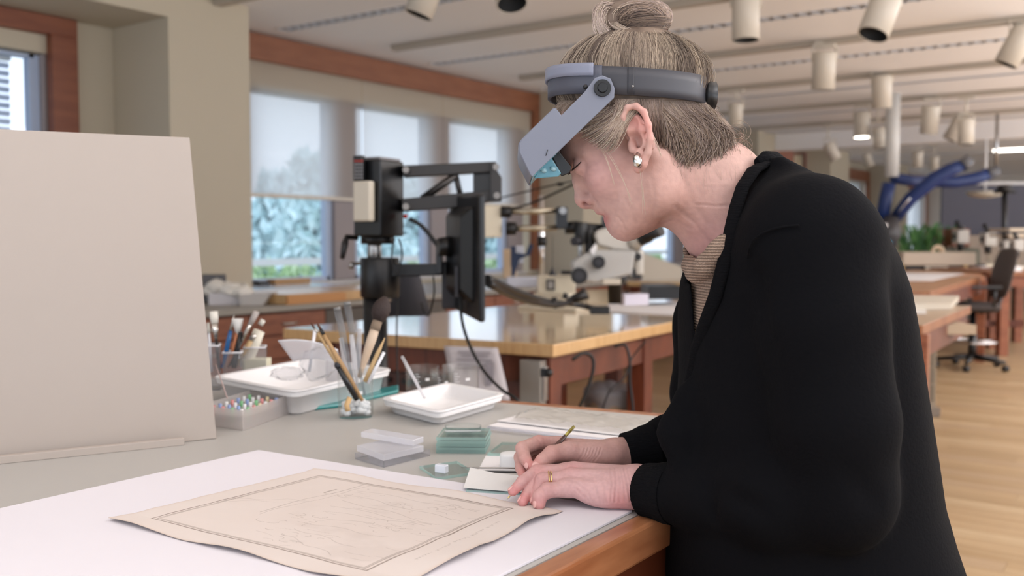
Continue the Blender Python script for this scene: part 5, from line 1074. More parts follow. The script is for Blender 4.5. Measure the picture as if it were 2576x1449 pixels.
# ---------------- right hand (far) holding the brush
G = HF(lvl(1285, 1215, 1.24), lvl(1700, 1070, 1.42)); zm_ = zmin
palm = Field.__new__(Field); palm.lo, palm.h, palm.n = G.lo, G.h, G.n; palm.F = G.F.copy()
for a, b, ra, rb in (((1555, 1140, 1.315), (1405, 1120, 1.318), .017, .0105), ((1560, 1142, 1.325), (1400, 1128, 1.335), .017, .0105), ((1560, 1150, 1.33), (1405, 1145, 1.348), .016, .010), ((1555, 1158, 1.33), (1415, 1160, 1.352), .015, .0095), ((1540, 1142, 1.30), (1432, 1134, 1.285), .016, .0118)):
    palm.cone(lvl(*a), lvl(*b), ra, rb, k=.010)
palm.ell(lvl(1490, 1146, 1.295), (.034, .016, .0165), None, k=.010); palm.cone(lvl(1555, 1144, 1.315), lvl(1690, 1122, 1.345), .0205, .024, k=.012); palm.ell(lvl(1545, 1130, 1.305), (.012, .012, .011), None, k=.012)
fs2 = [([(1432, 1134, 1.285), (1388, 1142, 1.272), (1366, 1160, 1.262), (1347, 1176, 1.252)], [.0120, .0112, .0100, .0075]),          # thumb
       ([(1405, 1118, 1.318), (1355, 1112, 1.300), (1314, 1128, 1.280), (1320, 1152, 1.268), (1332, 1172, 1.256)], [.0105, .0092, .0092, .0080, .0064]),   # index
       ([(1400, 1128, 1.335), (1340, 1126, 1.318), (1309, 1150, 1.292), (1311, 1178, 1.274), (1316, 1196, 1.262)], [.0105, .0092, .0086, .0076, .0064]),
       ([(1405, 1145, 1.348), (1350, 1142, 1.335), (1326, 1170, 1.315), (1336, 1196, 1.292)], [.010, .009, .008, .0066]),
       ([(1415, 1160, 1.352), (1370, 1160, 1.345), (1350, 1182, 1.33), (1356, 1202, 1.31)], [.0095, .008, .0072, .006])]
res = palm.F.copy(); FP2 = []
for pts, rs in fs2: f_, P = finger(G, pts, rs, palm.F); FP2.append(P); res = np.minimum(res, smin(palm.F, f_, .007))
G.F = res
bv, bq = G.mesh(); bv = smooth(bv, bq, 2, .45)
sp2 = []
for P in FP2: sp2 += [(P[-1], .009, TIP, .6), (P[-2], .008, KN, .3), (P[1], .012, KN, .35)]
wl_ = [([(1472+8*i, 1128), (1466+8*i, 1145), (1452+8*i, 1162)], .0009, 2.3) for i in range(6)]+[([(1352, 1104), (1362, 1120)], .0009, 2.5), ([(1366, 1102), (1372, 1118)], .0007, 2.2), ([(1382, 1100), (1386, 1114)], .0006, 2), ([(1316, 1148), (1330, 1144)], .0005, 2)]
bv, cd_ = crease(bv, wl_, 9.0)
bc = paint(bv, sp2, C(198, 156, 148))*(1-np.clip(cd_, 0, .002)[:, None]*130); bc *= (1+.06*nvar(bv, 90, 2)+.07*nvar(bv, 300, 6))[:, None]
# ---------------- hidden body: trunk, arms, legs (so the figure is whole under the clothes)
B = Field(np.array([lv(1650, 1000)[0]-.1, FM-.34, -.0]), np.array([lv(2400, 1000)[0]+.1, FM+.34, 1.45]), .012)
sh_n, sh_f = lv(2040, 600, -.15), mir(lv(2040, 600, -.15)); el_n, el_f = lv(2105, 1225, -.185), mir(lv(1990, 1180, -.20))
B.cone(lv(1960, 620), lv(2010, 900), .085, .095, k=.03); B.cone(lv(2010, 900), lv(2030, 1250), .095, .105, k=.03); B.cone(sh_n, sh_f, .05, k=.05)
wrn, wrf = lvl(1730, 1244, 1.140), lvl(1690, 1120, 1.345)
B.chain([sh_n, el_n, wrn], [.05, .040, .022], k=.02); B.chain([sh_f, el_f, wrf], [.05, .038, .022], k=.02)
hipx = lv(2040, 1400)[0]
for s_ in (-1, 1): B.chain([np.array([hipx, FM+.09*s_, .86]), np.array([hipx-.03, FM+.10*s_, .48]), np.array([hipx+.02, FM+.10*s_, .10]), np.array([hipx-.02, FM+.10*s_, .05]), np.array([hipx-.12, FM+.11*s_, .04])], [.08, .055, .042, .036, .03], k=.02)
B.cone(np.array([hipx, FM-.06, .9]), np.array([hipx, FM+.06, .9]), .10, k=.02)
tv, tq = B.mesh(); tv = smooth(tv, tq, 1)
tc_ = np.tile(np.array(SK[:3]), (len(tv), 1))
allV = np.concatenate([hv, av, bv, tv]); allQ = np.concatenate([hq, aq+len(hv), bq+len(hv)+len(av), tq+len(hv)+len(av)+len(bv)]); allC = np.concatenate([hc, ac, bc, tc_])
body = lmesh('body', allV, allQ, skin, person, allC)
# nails, lashes, brow
nail = mat('fingernail', C(226, 176, 170), .25)
def nailat(p, prev, off, r, nm='fingernail'):
    p, prev = np.array(p), np.array(prev); d_ = (p-prev)/np.linalg.norm(p-prev); o_ = np.array(off, float); o_ -= d_*np.dot(o_, d_); o_ /= np.linalg.norm(o_); s_ = np.cross(d_, o_); m = MB()
    Mx = Matrix([[float(q) for q in r_] for r_ in np.stack([l2w(s_), l2w(d_), l2w(o_)], 1)]); m.ball(l2w(p+o_*r*.80-d_*r*.05), (r*.62, r*.85, r*.26), 12, M=Mx); m.build(nm, nail, person)
nailat(FP[0][-1], FP[0][-2], (-.7, -.1, .6), .0062); nailat(FP[1][-1], FP[1][-2], (-1, -.3, .2), .0066); nailat(FP[2][-1], FP[2][-2], (-1, -.3, .1), .0066); nailat(FP[3][-1], FP[3][-2], (-1, -.4, .1), .0080)
nailat(FP2[1][-1], FP2[1][-2], (-.9, -.6, .2), .0064); nailat(FP2[0][-1], FP2[0][-2], (.2, -.4, .9), .0075)
lash = mat('eyelash', C(52, 38, 34), .7); m = MB()
for s_ in (-1, 1):
    E = lambda px, py, off: lv(px, py, -off) if s_ < 0 else mir(lv(px, py, -off)); P_ = [E(1441, 424, .028), E(1444, 424, .036), E(1452, 417, .0425), E(1462, 407, .044)]
    m.tube([l2w(q) for q in P_], [.0004, .0007, .0008, .0005], 6)
    rr = random.Random(2)
    for i in range(16):
        t = i/15*2.99; a_, b_ = P_[int(t)], P_[min(int(t)+1, 3)]; q = a_+(b_-a_)*(t-int(t)); m.tube([l2w(q), l2w(q+np.array([-.0022, -.0008, -.0028])*(.8+.4*rr.random()))], [.0004, .00015], 4)
m.build('eyelashes', lash, person)
m = MB(); rr = random.Random(4)
for s_ in (-1, 1):
    E = lambda px, py, off: lv(px, py, -off) if s_ < 0 else mir(lv(px, py, -off))
    for i in range(60):
        t = rr.random(); q = E(1424+52*t, 384-14*t+rr.random()*9, .012+.036*t); q[1] += s_*.0035; m.tube([l2w(q), l2w(q+np.array([.004, s_*.001, .0035]))], [.0004, .0002], 4)
m.build('eyebrows', mat('brow_hair', C(150, 120, 98), .7), person)
# rings and earring
P = FP[2]; rc = P[0]*.28+P[1]*.72; rd = (P[1]-P[0])/np.linalg.norm(P[1]-P[0]); gold = mat('gold', C(236, 206, 140), .25, metal=1)
for k_ in (-1, 1):
    m = MB(); c_ = rc+rd*.0014*k_; up_ = np.cross(rd, (0, 1, 0)); up_ /= np.linalg.norm(up_); sd = np.cross(rd, up_); rr_ = .0105
    m.tube([l2w(c_+(up_*math.cos(a)+sd*math.sin(a))*rr_) for a in np.linspace(0, 6.2832, 33)], .0009, 8, caps=False); m.build('gold_ring', gold, person)
m = MB(); ec = lv(1608, 404, -.090); M3 = Matrix.Rotation(0, 3, 'Y'); P_ = [lv(1604, 386, -.088), lv(1601, 398, -.094), lv(1603, 412, -.0955), lv(1610, 420, -.092)]
m.tube([l2w(q) for q in P_], [.0022, .0042, .0050, .0026], 14); m.tube([l2w(lv(1609, 388, -.087)), l2w(lv(1611, 405, -.093)), l2w(lv(1611, 420, -.090))], [.0012, .0020, .0014], 10); m.build('silver_earring', mat('silver', C(214, 210, 204), .18, metal=1), person)
# ---------------- hair: soft mass under thousands of strands
hairm = mat('hair', (1, 1, 1, 1), .55, attr=True, spec=.25)
Hf = Field(lv(1360, 500, -.13), lv(1930, -20, .13), .003)
capc = lv(1592, 226); capr = np.array([.0880, .0810, .0715])
Hf.ell(capc, capr, None)
Hf.ell(lv(1596, 245), (.086, .075, .084), RH, k=.01)
Hf.ell(lv(1758, 348, 0), (.041, .053, .032), None, k=.014); Hf.ell(lv(1804, 388), (.022, .038, .017), None, k=.02)
poly = [(1300, 315), (1400, 315), (1452, 318), (1500, 352), (1540, 385), (1560, 360), (1580, 300), (1600, 284), (1632, 286), (1650, 330), (1660, 400), (1700, 440), (1790, 450), (1860, 440), (1960, 460), (1960, 900), (1300, 900)]
def inpoly(x, y, poly):
    r = np.zeros(x.shape, bool); n = len(poly)
    for i in range(n):
        x0, y0 = poly[i]; x1, y1 = poly[(i+1) % n]; c = ((y0 > y) != (y1 > y)) & (x < (x1-x0)*(y-y0)/((y1-y0) if y1 != y0 else 1e-9)+x0); r ^= c
    return r
sl, P = Hf.sub(Hf.lo, Hf.lo+Hf.h*Hf.n)
def l2px(P):                         # project, as seen with the near side folded onto the middle plane
    r_, f_, u_ = P[..., 0], FM, P[..., 2]-H; yd = f_*cp-u_*sp; zc = f_*sp*1.0+u_*cp
    return 1288+FPX*r_/yd, 724.5-FPX*zc/yd
def l2px(P):
    r_ = P[..., 0]; f_ = FM; u_ = P[..., 2]-H; dep = f_*cp-u_*sp; up_ = f_*sp+u_*cp
    return 1288+FPX*r_/dep, 724.5-FPX*up_/dep
X_, Y_ = l2px(P)
msk = inpoly(X_, Y_, poly); Hf.F[msk] = np.maximum(Hf.F[msk], .004)
hv2, hq2 = Hf.mesh(); hv2 = smooth(hv2, hq2, 3)
HC = [C(146, 126, 110), C(170, 150, 133), C(190, 173, 156), C(120, 102, 91), C(158, 140, 131), C(102, 88, 81)]
streak = np.array([noise.noise(Vector((float(v[0])*90, float(v[1])*60, float(v[2])*12))) for v in hv2]); c1, c2 = np.array(C(92, 78, 69)[:3]), np.array(C(132, 115, 101)[:3])  # base mass coloured darker so gaps between strands read as shade
w = np.clip(.5+streak, 0, 1)[:, None]; hcol = c1*(1-w)+c2*w
hair = lmesh('hair', hv2, hq2, hairm, person, hcol)
SP, SR, SCO = [], [], []; rr = random.Random(7)
def strand(pts, r, col=None): SP.append(np.array(pts, float)); SR.append(r); SCO.append((col or rr.choice(HC))[:3])
def strands_mesh(name, parent):
    N = 10; P = np.stack([np.stack([np.interp(np.linspace(0, 1, N), np.linspace(0, 1, len(p)), p[:, k]) for k in range(3)], 1) for p in SP])
    T_ = np.gradient(P, axis=1); T_ /= np.linalg.norm(T_, axis=2, keepdims=True)+1e-9; ref = np.array([.13, .97, .21]); X = np.cross(T_, ref); X /= np.linalg.norm(X, axis=2, keepdims=True)+1e-9; Y = np.cross(T_, X)
    R = np.array(SR)[:, None, None]*np.array([.6]+[1]*(N-3)+[.8, .3])[None, :, None]; V = np.stack([P+R*(X*math.cos(a)+Y*math.sin(a)) for a in (0, 2.094, 4.189)], 2)
    M_ = len(P); V = V.reshape(-1, 3); b = np.arange(M_)[:, None, None]*N*3+np.arange(N-1)[None, :, None]*3; k = np.arange(3)[None, None, :]; k2 = (k+1) % 3
    Q = np.stack([b+k, b+k2, b+3+k2, b+3+k], -1).reshape(-1, 4); cc = np.repeat(np.array(SCO), N*3, 0); return lmesh(name, V, Q, hairm, parent, cc)
def bez(P, n=9): 
    P = [np.array(p) for p in P]; out = []
    for t in np.linspace(0, 1, n+1):
        Q = P
        while len(Q) > 1: Q = [Q[i]*(1-t)+Q[i+1]*t for i in range(len(Q)-1)]
        out.append(Q[0])
    return out
bunb = lv(1602, 92)
def onell(p, c, r, k=1.0): q = (p-c)/r; return c+(q/np.linalg.norm(q))*r*k
for i in range(5200):
    th = rr.uniform(-math.pi, math.pi) if i % 3 else rr.uniform(-2.9, -.25); xx, yy = math.cos(th), math.sin(th)
    st = capc+capr*np.array([xx, yy, 0]); st[2] = lv(1592, 262-14*xx*-1 if False else 258)[2]-.004*rr.random(); st = onell(st, capc, capr, 1.0)
    en = bunb+np.array([xx*.012+rr.gauss(0, .003), yy*.012+rr.gauss(0, .003), -.002]); k = 1.0+rr.random()*.035; pts = []; n = 9; wv = rr.gauss(0, .002); ph = rr.random()*6
    bow = rr.gauss(0, .004)
    for j in range(n+1):
        t = j/n; p = st*(1-t)+en*t; p = onell(p, capc, capr, 1+(k-1)*math.sin(t*2.6+.3)); p[0] += bow*math.sin(t*3.14)+wv*math.sin(t*7+ph); pts.append(p)
    pts[-1] = en+np.array([0, 0, .004]); tone = min(1, max(0, .5+1.1*noise.noise(Vector((th*6, 0, 2)))+.5*noise.noise(Vector((th*23, 3, 2)))+rr.gauss(0, .16))); col = tuple(np.array(C(88, 74, 68)[:3])*(1-tone)+np.array(C(194, 176, 156)[:3])*tone); strand(pts, rr.uniform(.00018, .00042), col)
# bun: loops of hair wound over one another
bc_ = lv(1598, 52)
Bf = Field(bc_-.075, bc_+.075, .003); Bf.ell(bc_, (.040, .036, .0215)); Bf.cone(lv(1604, 100), bc_-np.array([0, 0, .01]), .017, .017, k=.01)
Bf.ell(lv(1535, 58, -.01), (.018, .022, .020), k=.008); Bf.ell(lv(1570, 30), (.026, .026, .014), k=.01)
v_, q_ = Bf.mesh(); w = np.clip(.35+np.array([noise.noise(Vector((float(v[0])*80, float(v[1])*80, float(v[2])*80))) for v in v_]), 0, 1)[:, None]
lmesh('hair_bun', v_, q_, hairm, person, c1*(1-w)+c2*w)
Rb = np.array([.0415, .037, .0235])
def onb(p, k): q = (p-bc_)/Rb; return bc_+q/np.linalg.norm(q)*Rb*k
for i in range(1900):
    lay = rr.random(); k = 1.0+.07*rr.random(); wv = rr.gauss(0, .0015)
    if lay < .62:          # over the top from the left to the lower right
        y = rr.uniform(-.95, .95); s_ = rr.uniform(.25, 1.0); a0 = rr.uniform(2.7, 3.5); a1 = rr.uniform(-.9, .1); n = 9; ctr = bc_+np.array([.006, 0, -.006*(1-s_)])
        pts = [onb(ctr+np.array([math.cos(a0+(a1-a0)*t)*Rb[0]*s_, y*Rb[1]*(.35+.65*abs(math.sin(1.6+t))), math.sin(a0+(a1-a0)*t)*Rb[2]*s_-.001]), k*(.9+.1*s_))+wv for t in np.linspace(0, 1, n)]
        strand(pts, rr.uniform(.0002, .00045), rr.choice(HC[:3]+[HC[4]]) if s_ > .75 else rr.choice([HC[0], HC[3], HC[5], HC[4]]))
    elif lay < .85:        # around the base
        a0 = rr.uniform(-3.1, 0); sp2_ = rr.uniform(.8, 1.8); z = rr.uniform(-.9, -.2); pts = [onb(bc_+np.array([math.cos(a0+sp2_*t)*Rb[0], math.sin(a0+sp2_*t)*Rb[1], Rb[2]*(z+.3*t)]), k) for t in np.linspace(0, 1, 9)]; strand(pts, rr.uniform(.0002, .0004), rr.choice([HC[3], HC[5], HC[0]]))
    else:                  # light loop at the left
        a0 = rr.uniform(1.2, 2.4); c_ = lv(1532+rr.gauss(0, 5), 55+rr.gauss(0, 6), -.022); r_ = rr.uniform(.011, .021); pts = [c_+np.array([math.cos(a0+t*3.4)*r_*.9, -.012*math.sin(t*3.1), math.sin(a0+t*3.4)*r_*1.1]) for t in np.linspace(0, 1, 9)]; strand(pts, rr.uniform(.0002, .0004), rr.choice([HC[2], HC[4], C(206, 186, 176)]))
for i in range(420):               # neck of the bun
    a0 = rr.random()*6.283; P0 = onell(bunb+np.array([math.cos(a0)*.030, math.sin(a0)*.028, 0]), capc, capr, 1.01); P2 = bc_+np.array([math.cos(a0)*.022, math.sin(a0)*.020, -.016]); P1 = bunb+np.array([math.cos(a0)*.0185, math.sin(a0)*.0185, .001]); strand(bez([P0, P1, P2], 8), rr.uniform(.0002, .0004), rr.choice([HC[0], HC[3], HC[5], HC[1]]))
for i in range(120):               # loose sweep under the bun to the left
    P0, P1, P2, P3 = lv(1680, 84, -.03), lv(1570+rr.gauss(0, 10), 94+rr.gauss(0, 4), -.05), lv(1540+rr.gauss(0, 8), 62+rr.gauss(0, 8), -.035), lv(1512+rr.gauss(0, 8), 36+rr.gauss(0, 8), -.01)
    strand([(1-t)**3*P0+3*(1-t)**2*t*P1+3*(1-t)*t*t*P2+t**3*P3 for t in np.linspace(0, 1, 11)], rr.uniform(.0002, .0004), rr.choice([HC[2], HC[1], C(206, 190, 176)]))
# below the band: temple hair swept back over the ear, nape hair swept up
def surf(px, py, off): return lv(px, py, off)
for sd in (-1, 1):
    k1 = lambda p: p if sd < 0 else mir(p)
    for i in range(800):           # temple
        u_ = rr.random(); x0 = 1425+110*u_+rr.gauss(0, 6); y0 = 300+70*u_+rr.gauss(0, 10); f = .055+.022*min(1, u_*1.6)
        strand(bez([k1(lv(x0, y0, -f-.001)), k1(lv(x0+40, y0-20, -f-.012)), k1(lv(1560+rr.gauss(0, 12), 290+rr.gauss(0, 12), -.083)), k1(lv(1600+rr.gauss(0, 22), 248, -.083))]), rr.uniform(.00018, .0004), rr.choice([HC[0], HC[1], HC[4], HC[3], C(190, 176, 160)]))
    for i in range(160):            # forehead fringe under the band
        x0 = 1395+rr.random()*60; strand(bez([k1(lv(x0+18, 252, -.03-.0006*(x0-1395))), k1(lv(x0-8, 268, -.035-.0006*(x0-1395))), k1(lv(x0-14+rr.gauss(0, 10), 300+rr.gauss(0, 14), -.03-.0006*(x0-1395)))]), .0002, rr.choice([HC[1], HC[2], HC[4]]))
    for i in range(1700):           # nape and behind the ear
        x0 = rr.uniform(1645, 1850); y0 = rr.uniform(330, 440)+rr.gauss(0, 9); f = .053*math.sqrt(max(.05, 1-((x0-1690)/200)**2))
        x1 = rr.uniform(1640, 1775) if rr.random() < .8 else rr.uniform(1720, 1775); cx = (x0+x1)/2+rr.gauss(12, 34); strand(bez([k1(lv(x0, y0, -f)), k1(lv(cx+18, (y0+270)/2+20, -f-.024)), k1(lv(x1+30, 300, -.070*math.sqrt(max(.1, 1-((x1-1600)/200)**2))-.012)), k1(lv(x1, 246, -.078*math.sqrt(max(.1, 1-((x1-1600)/195)**2))-.0005))]), rr.uniform(.00018, .0004), rr.choice([HC[0], HC[1], HC[2], HC[4], HC[4], HC[3], C(176, 158, 148)]))
    for i in range(26):             # fine wisps trailing down the neck
        x0 = rr.uniform(1660, 1850); y0 = rr.uniform(410, 440); strand(bez([k1(lv(x0, y0-20, -.058)), k1(lv(x0+rr.gauss(4, 8), y0+10, -.064)), k1(lv(x0+rr.gauss(14, 16), y0+40+rr.random()*40, -.060))], 6), .00012, rr.choice([C(176, 152, 140), C(186, 160, 146)]))
    for i in range(260):            # hair over the bone behind the ear
        x0 = rr.uniform(1628, 1668); strand(bez([k1(lv(x0+6, 350+rr.gauss(0, 14), -.066)), k1(lv(x0-4, 310, -.086)), k1(lv(x0-14+rr.gauss(0, 8), 248, -.084))], 8), rr.uniform(.00018, .0004), rr.choice([HC[0], HC[3], HC[4], HC[5]]))
    for i in range(150):            # curls standing off at the back of the neck
        x0 = rr.uniform(1740, 1860); y0 = rr.uniform(330, 430); r_ = rr.uniform(.008, .020); a0 = rr.random()*6; f = .03*rr.random()+.01; c = k1(lv(x0, y0, -f)); strand([c+np.array([math.cos(a0+t*3.2)*r_, (rr.random()-.5)*.003, math.sin(a0+t*3.2)*r_*.8]) for t in np.linspace(0, 1, 9)], .0003, rr.choice([HC[1], HC[4], C(170, 140, 120)]))
for i in range(900):                # rounded back of the nape hair, with fuzz
    u_ = rr.random(); o_ = rr.uniform(-.045, .045); e_ = lv(1790+75*u_+rr.gauss(0, 6), 300+110*u_+rr.gauss(0, 8), o_); s0 = lv(1745+30*rr.random(), 268+rr.random()*10, o_*.8); md = (e_+s0)/2+np.array([.014+.01*rr.random(), 0, .010])
    strand(bez([s0, md, e_, e_+np.array([-.012*rr.random(), 0, -.016*rr.random()])], 8), rr.uniform(.00015, .0003), rr.choice([HC[0], HC[1], HC[4], HC[3]]))
for (P_) in (((1520, 372, -.068), (1548, 410, -.074), (1580, 470, -.070), (1592, 520, -.058)), ((1505, 350, -.066), (1530, 400, -.072), (1540, 440, -.069), (1545, 470, -.062)), ((1612, 425, -.084), (1614, 470, -.076), (1618, 540, -.058)), ((1640, 340, -.09), (1655, 370, -.088), (1664, 395, -.08))):
    for k in range(3): strand(bez([lv(p[0]+rr.gauss(0, 3), p[1], p[2]-.002) for p in P_], 10), .0003, C(206, 186, 168))
o_ = strands_mesh('hair_strands', hair); o_['kind'] = 'stuff'
# ================================================================== clothes
blackk = mat('black_knit', C(12, 12, 15), .95, bump=(260, .22), spec=.10)
PROF = [(300, 1915, 1945), (404, 1905, 1945), (414, 1896, 1962), (432, 1892, 2000), (480, 1832, 2085), (520, 1802, 2128), (570, 1778, 2172), (640, 1745, 2216), (720, 1722, 2246), (800, 1716, 2262), (950, 1716, 2284), (1100, 1706, 2306), (1230, 1696, 2325), (1320, 1686, 2350), (1449, 1682, 2394), (1620, 1690, 2420), (1800, 1720, 2400)]
pz_, pc_, pa_ = [], [], []
for (y, xl, xr) in PROF: l, r = lv(xl, y), lv(xr, y); pz_.append(l[2]); pc_.append((l[0]+r[0])/2); pa_.append((r[0]-l[0])/2)
pz_, pc_, pa_ = map(np.array, (pz_, pc_, pa_)); o_ = np.argsort(pz_); pz_, pc_, pa_ = pz_[o_], pc_[o_], pa_[o_]
bw_z = np.array([lv(1800, y)[2] for y in (1800, 1449, 1230, 950, 720, 570, 480, 430, 400, 300)]); bw_v = np.array([.20, .20, .185, .175, .175, .165, .13, .085, .065, .03])
def torso(P, inset=0.0):
    z = P[..., 2]; cx = np.interp(z, pz_, pc_); a = np.interp(z, pz_, pa_)-inset; b = np.interp(z, bw_z, bw_v)-inset; a = np.maximum(a, .004); b = np.maximum(b, .004)
    q = (np.abs((P[..., 0]-cx)/a)**2.3+np.abs((P[..., 1]-FM)/b)**2.3)**(1/2.3); return (q-1)*np.minimum(a, b)*.9
K = Field(np.array([lv(1540, 1100)[0]-.02, FM-.34, .70]), np.array([lv(2440, 1449)[0]+.06, FM+.36, lv(1900, 370)[2]]), .0055)
sl, P = K.sub(K.lo, K.lo+K.h*K.n)
K.F[...] = np.maximum(torso(P), P[..., 2]-lv(1930, 404)[2])
# sleeves (near and far)
K.ell(lv(2044, 608, -.150), (.062, .052, .062), None, k=.05)
NS = [lv(2050, 630, -.150), lv(2066, 820, -.165), lv(2100, 1060, -.180), lv(2106, 1240, -.175)]; K.chain(NS, [.066, .066, .063, .060], k=.012)
NF = [lv(2106, 1240, -.175), lvl(1950, 1262, 1.045), lvl(1780, 1252, 1.118), lvl(1672, 1240, 1.170)]; K.chain(NF, [.060, .052, .041, .0345], k=.012)
FSv = [mir(lv(2044, 640, -.150)), mir(lv(2010, 900, -.19)), mir(lv(1985, 1150, -.20))]; K.chain(FSv, [.066, .062, .055], k=.02)
FF = [mir(lv(1985, 1150, -.20)), lvl(1800, 1120, 1.365), lvl(1690, 1112, 1.345), lvl(1628, 1128, 1.33)]; K.chain(FF, [.055, .048, .038, .031], k=.012)
# sleeve folds
for (a, b, r) in ((lvl(1900, 1180, 1.0), lvl(2010, 1230, .96), .008), (lvl(1750, 1215, 1.07), lvl(1900, 1275, 1.0), .006), (lvl(1890, 700, 1.01), lvl(1935, 1150, .97), .012), (lvl(1770, 1180, 1.07), lvl(1790, 1290, 1.06), .005), (lvl(2080, 1150, .93), lvl(2200, 1260, .95), .006)): K.cone(a, b, r, k=.016, mode='sub')
# flare of the front edge and twisted knot at the waist
K.chain([lv(1722, 1000, -.04), lv(1706, 1090, -.05), lv(1715, 1150, -.06)], [.014, .022, .016], k=.02)
# open V with the sweater inside (cut through the front, near half)
X_, Y_ = l2px(P)
px2, py2 = 1288+FPX*P[..., 0]/(P[..., 1]*cp-(P[..., 2]-H)*sp), 724.5-FPX*(P[..., 1]*sp+(P[..., 2]-H)*cp)/(P[..., 1]*cp-(P[..., 2]-H)*sp)
vpoly = [(1640, 380), (1888, 405), (1862, 450), (1850, 500), (1832, 575), (1816, 660), (1796, 740), (1768, 815), (1747, 882), (1745, 820), (1740, 720), (1736, 640), (1742, 600), (1640, 560)]
cut = inpoly(px2, py2, vpoly) & (P[..., 1] < FM+.035)
neckcut = ((P[..., 0]-lv(1880, 480)[0])*.0 + 0) 
K.F[cut] = np.maximum(K.F[cut], .004)
kv, kq = biggest(*K.mesh()); kv = smooth(kv, kq, 3, .5)
# broad soft cloth undulation
nrmv = kv-np.array([lv(2000, 900)[0], FM, 1.0])
kv = kv+0.0022*np.array([[noise.noise(Vector((float(v[0])*14, float(v[1])*14, float(v[2])*5))), 0, 0] for v in kv])
card = lmesh('cardigan', kv, kq, blackk, person)
# ribbed cuffs
rib = mat('black_rib', C(12, 12, 15), .95, bump=(700, .9, (.15, .15, 1)), spec=.12)
def cuff(a, b, r0, r1, name='cuff'):
    a, b = np.array(a), np.array(b); d_ = (b-a)/np.linalg.norm(b-a); up_ = np.cross(d_, (0, 1, 0)); up_ /= np.linalg.norm(up_); s_ = np.cross(d_, up_); m = MB(); n = 72
    prof = [(0, r0-.004), (.0, r0), (.35, r0+.001), (.7, r1), (1, r1+.0008)]
    V = [l2w(a+(b-a)*t+(up_*math.cos(k/n*6.2832)+s_*math.sin(k/n*6.2832))*(r+(.0007 if k % 2 else 0))) for t, r in prof for k in range(n)]
    m.add(V, [(i*n+k, i*n+(k+1) % n, (i+1)*n+(k+1) % n, (i+1)*n+k) for i in range(len(prof)-1) for k in range(n)], True); m.build(name, rib, card)
cuff(lvl(1627, 1233, 1.190), lvl(1700, 1242, 1.158), .0325, .0365); cuff(lvl(1572, 1141, 1.322), lvl(1645, 1126, 1.33), .0275, .0325)
# front bands along both edges, collar
def band(pts, w, t, name): m = MB(); m.tube([l2w(p) for p in pts], w, 10, sq=t/w if not isinstance(w, list) else t); m.build(name, rib, card)
def proj(P_, it=6):                 # push points onto the cardigan surface
    return P_
bp_ = [lv(1960, 418, -.015), lv(1925, 412, -.048), lv(1896, 428, -.068), lv(1868, 470, -.082), lv(1852, 520, -.095), lv(1836, 590, -.105), lv(1820, 665, -.112), lv(1800, 742, -.108), lv(1772, 818, -.085), lv(1750, 885, -.055), lv(1736, 960, -.035), lv(1728, 1040, -.03)]
band(bez(bp_, 1) if False else bp_, [.006, .009, .0095, .009, .009, .009, .009, .009, .009, .009, .009, .006], .5, 'front_band')
bp2 = [lv(1960, 418, .015), lv(1925, 408, .045), lv(1880, 440, .062), lv(1810, 520, .062), lv(1760, 580, .05), lv(1733, 640, .035), lv(1727, 720, .028), lv(1730, 800, .02), lv(1735, 880, .01)]
band(bp2, [.006, .008, .008, .008, .008, .008, .008, .008, .006], .5, 'front_band')
m = MB(); cpts = [lv(1904, 410, -.056), lv(1925, 400, -.045), lv(1950, 404, -.02), lv(1958, 408, .01), lv(1940, 402, .045)]; m.tube([l2w(q) for q in cpts], [.004, .007, .008, .008, .005], 10, sq=1.4); m.build('collar', rib, card)
def surfpt(px, py, lift=.0008):
    x, y = proj_px(kv); d = np.hypot(x-px, y-py); k = np.where(d < 16)[0]; k = k[np.argmin(kv[k, 1])] if len(k) else np.argmin(d); b_ = (py-724.5)/FPX; return lvl(px, py, (kv[k, 1]+.0-lift)/(cp-b_*sp))
def proj_px(V): dep = V[:, 1]*cp-(V[:, 2]-H)*sp; return 1288+FPX*V[:, 0]/dep, 724.5-FPX*(V[:, 1]*sp+(V[:, 2]-H)*cp)/dep
sp_ = [(1880, 640), (1892, 606), (1925, 582), (1975, 570), (2012, 568)]
m = MB(); m.tube([l2w(surfpt(*q)) for q in [(1880, 650), (1884, 625), (1895, 604), (1915, 588), (1942, 577), (1975, 570), (2010, 567)]], .0013, 6); m.build('shoulder_seam', rib, card)
# sweater
knit = bpy.data.materials.new('beige_rib_knit'); knit.use_nodes = True; nt = knit.node_tree; b = nt.nodes['Principled BSDF']; b.inputs['Roughness'].default_value = .9
tc = nt.nodes.new('ShaderNodeTexCoord'); wv = nt.nodes.new('ShaderNodeTexWave'); wv.bands_direction = 'Z'; wv.inputs['Scale'].default_value = 95; wv.inputs['Distortion'].default_value = 1.6; wv.inputs['Detail Scale'].default_value = 6
nt.links.new(tc.outputs['Object'], wv.inputs[0]); nz = nt.nodes.new('ShaderNodeTexNoise'); nz.inputs['Scale'].default_value = 500; nt.links.new(tc.outputs['Object'], nz.inputs[0])
mxm = nt.nodes.new('ShaderNodeMath'); mxm.operation = 'MULTIPLY'; nt.links.new(wv.outputs['Fac'], mxm.inputs[0]); nt.links.new(nz.outputs['Fac'], mxm.inputs[1])
rp = nt.nodes.new('ShaderNodeValToRGB'); rp.color_ramp.elements[0].color = C(108, 90, 78); rp.color_ramp.elements[1].color = C(172, 148, 130); rp.color_ramp.elements[1].position = .45; nt.links.new(mxm.outputs[0], rp.inputs[0]); nt.links.new(rp.outputs[0], b.inputs['Base Color'])
bpn = nt.nodes.new('ShaderNodeBump'); bpn.inputs['Strength'].default_value = .9; bpn.inputs['Distance'].default_value = .002; nt.links.new(mxm.outputs[0], bpn.inputs['Height']); nt.links.new(bpn.outputs[0], b.inputs['Normal'])
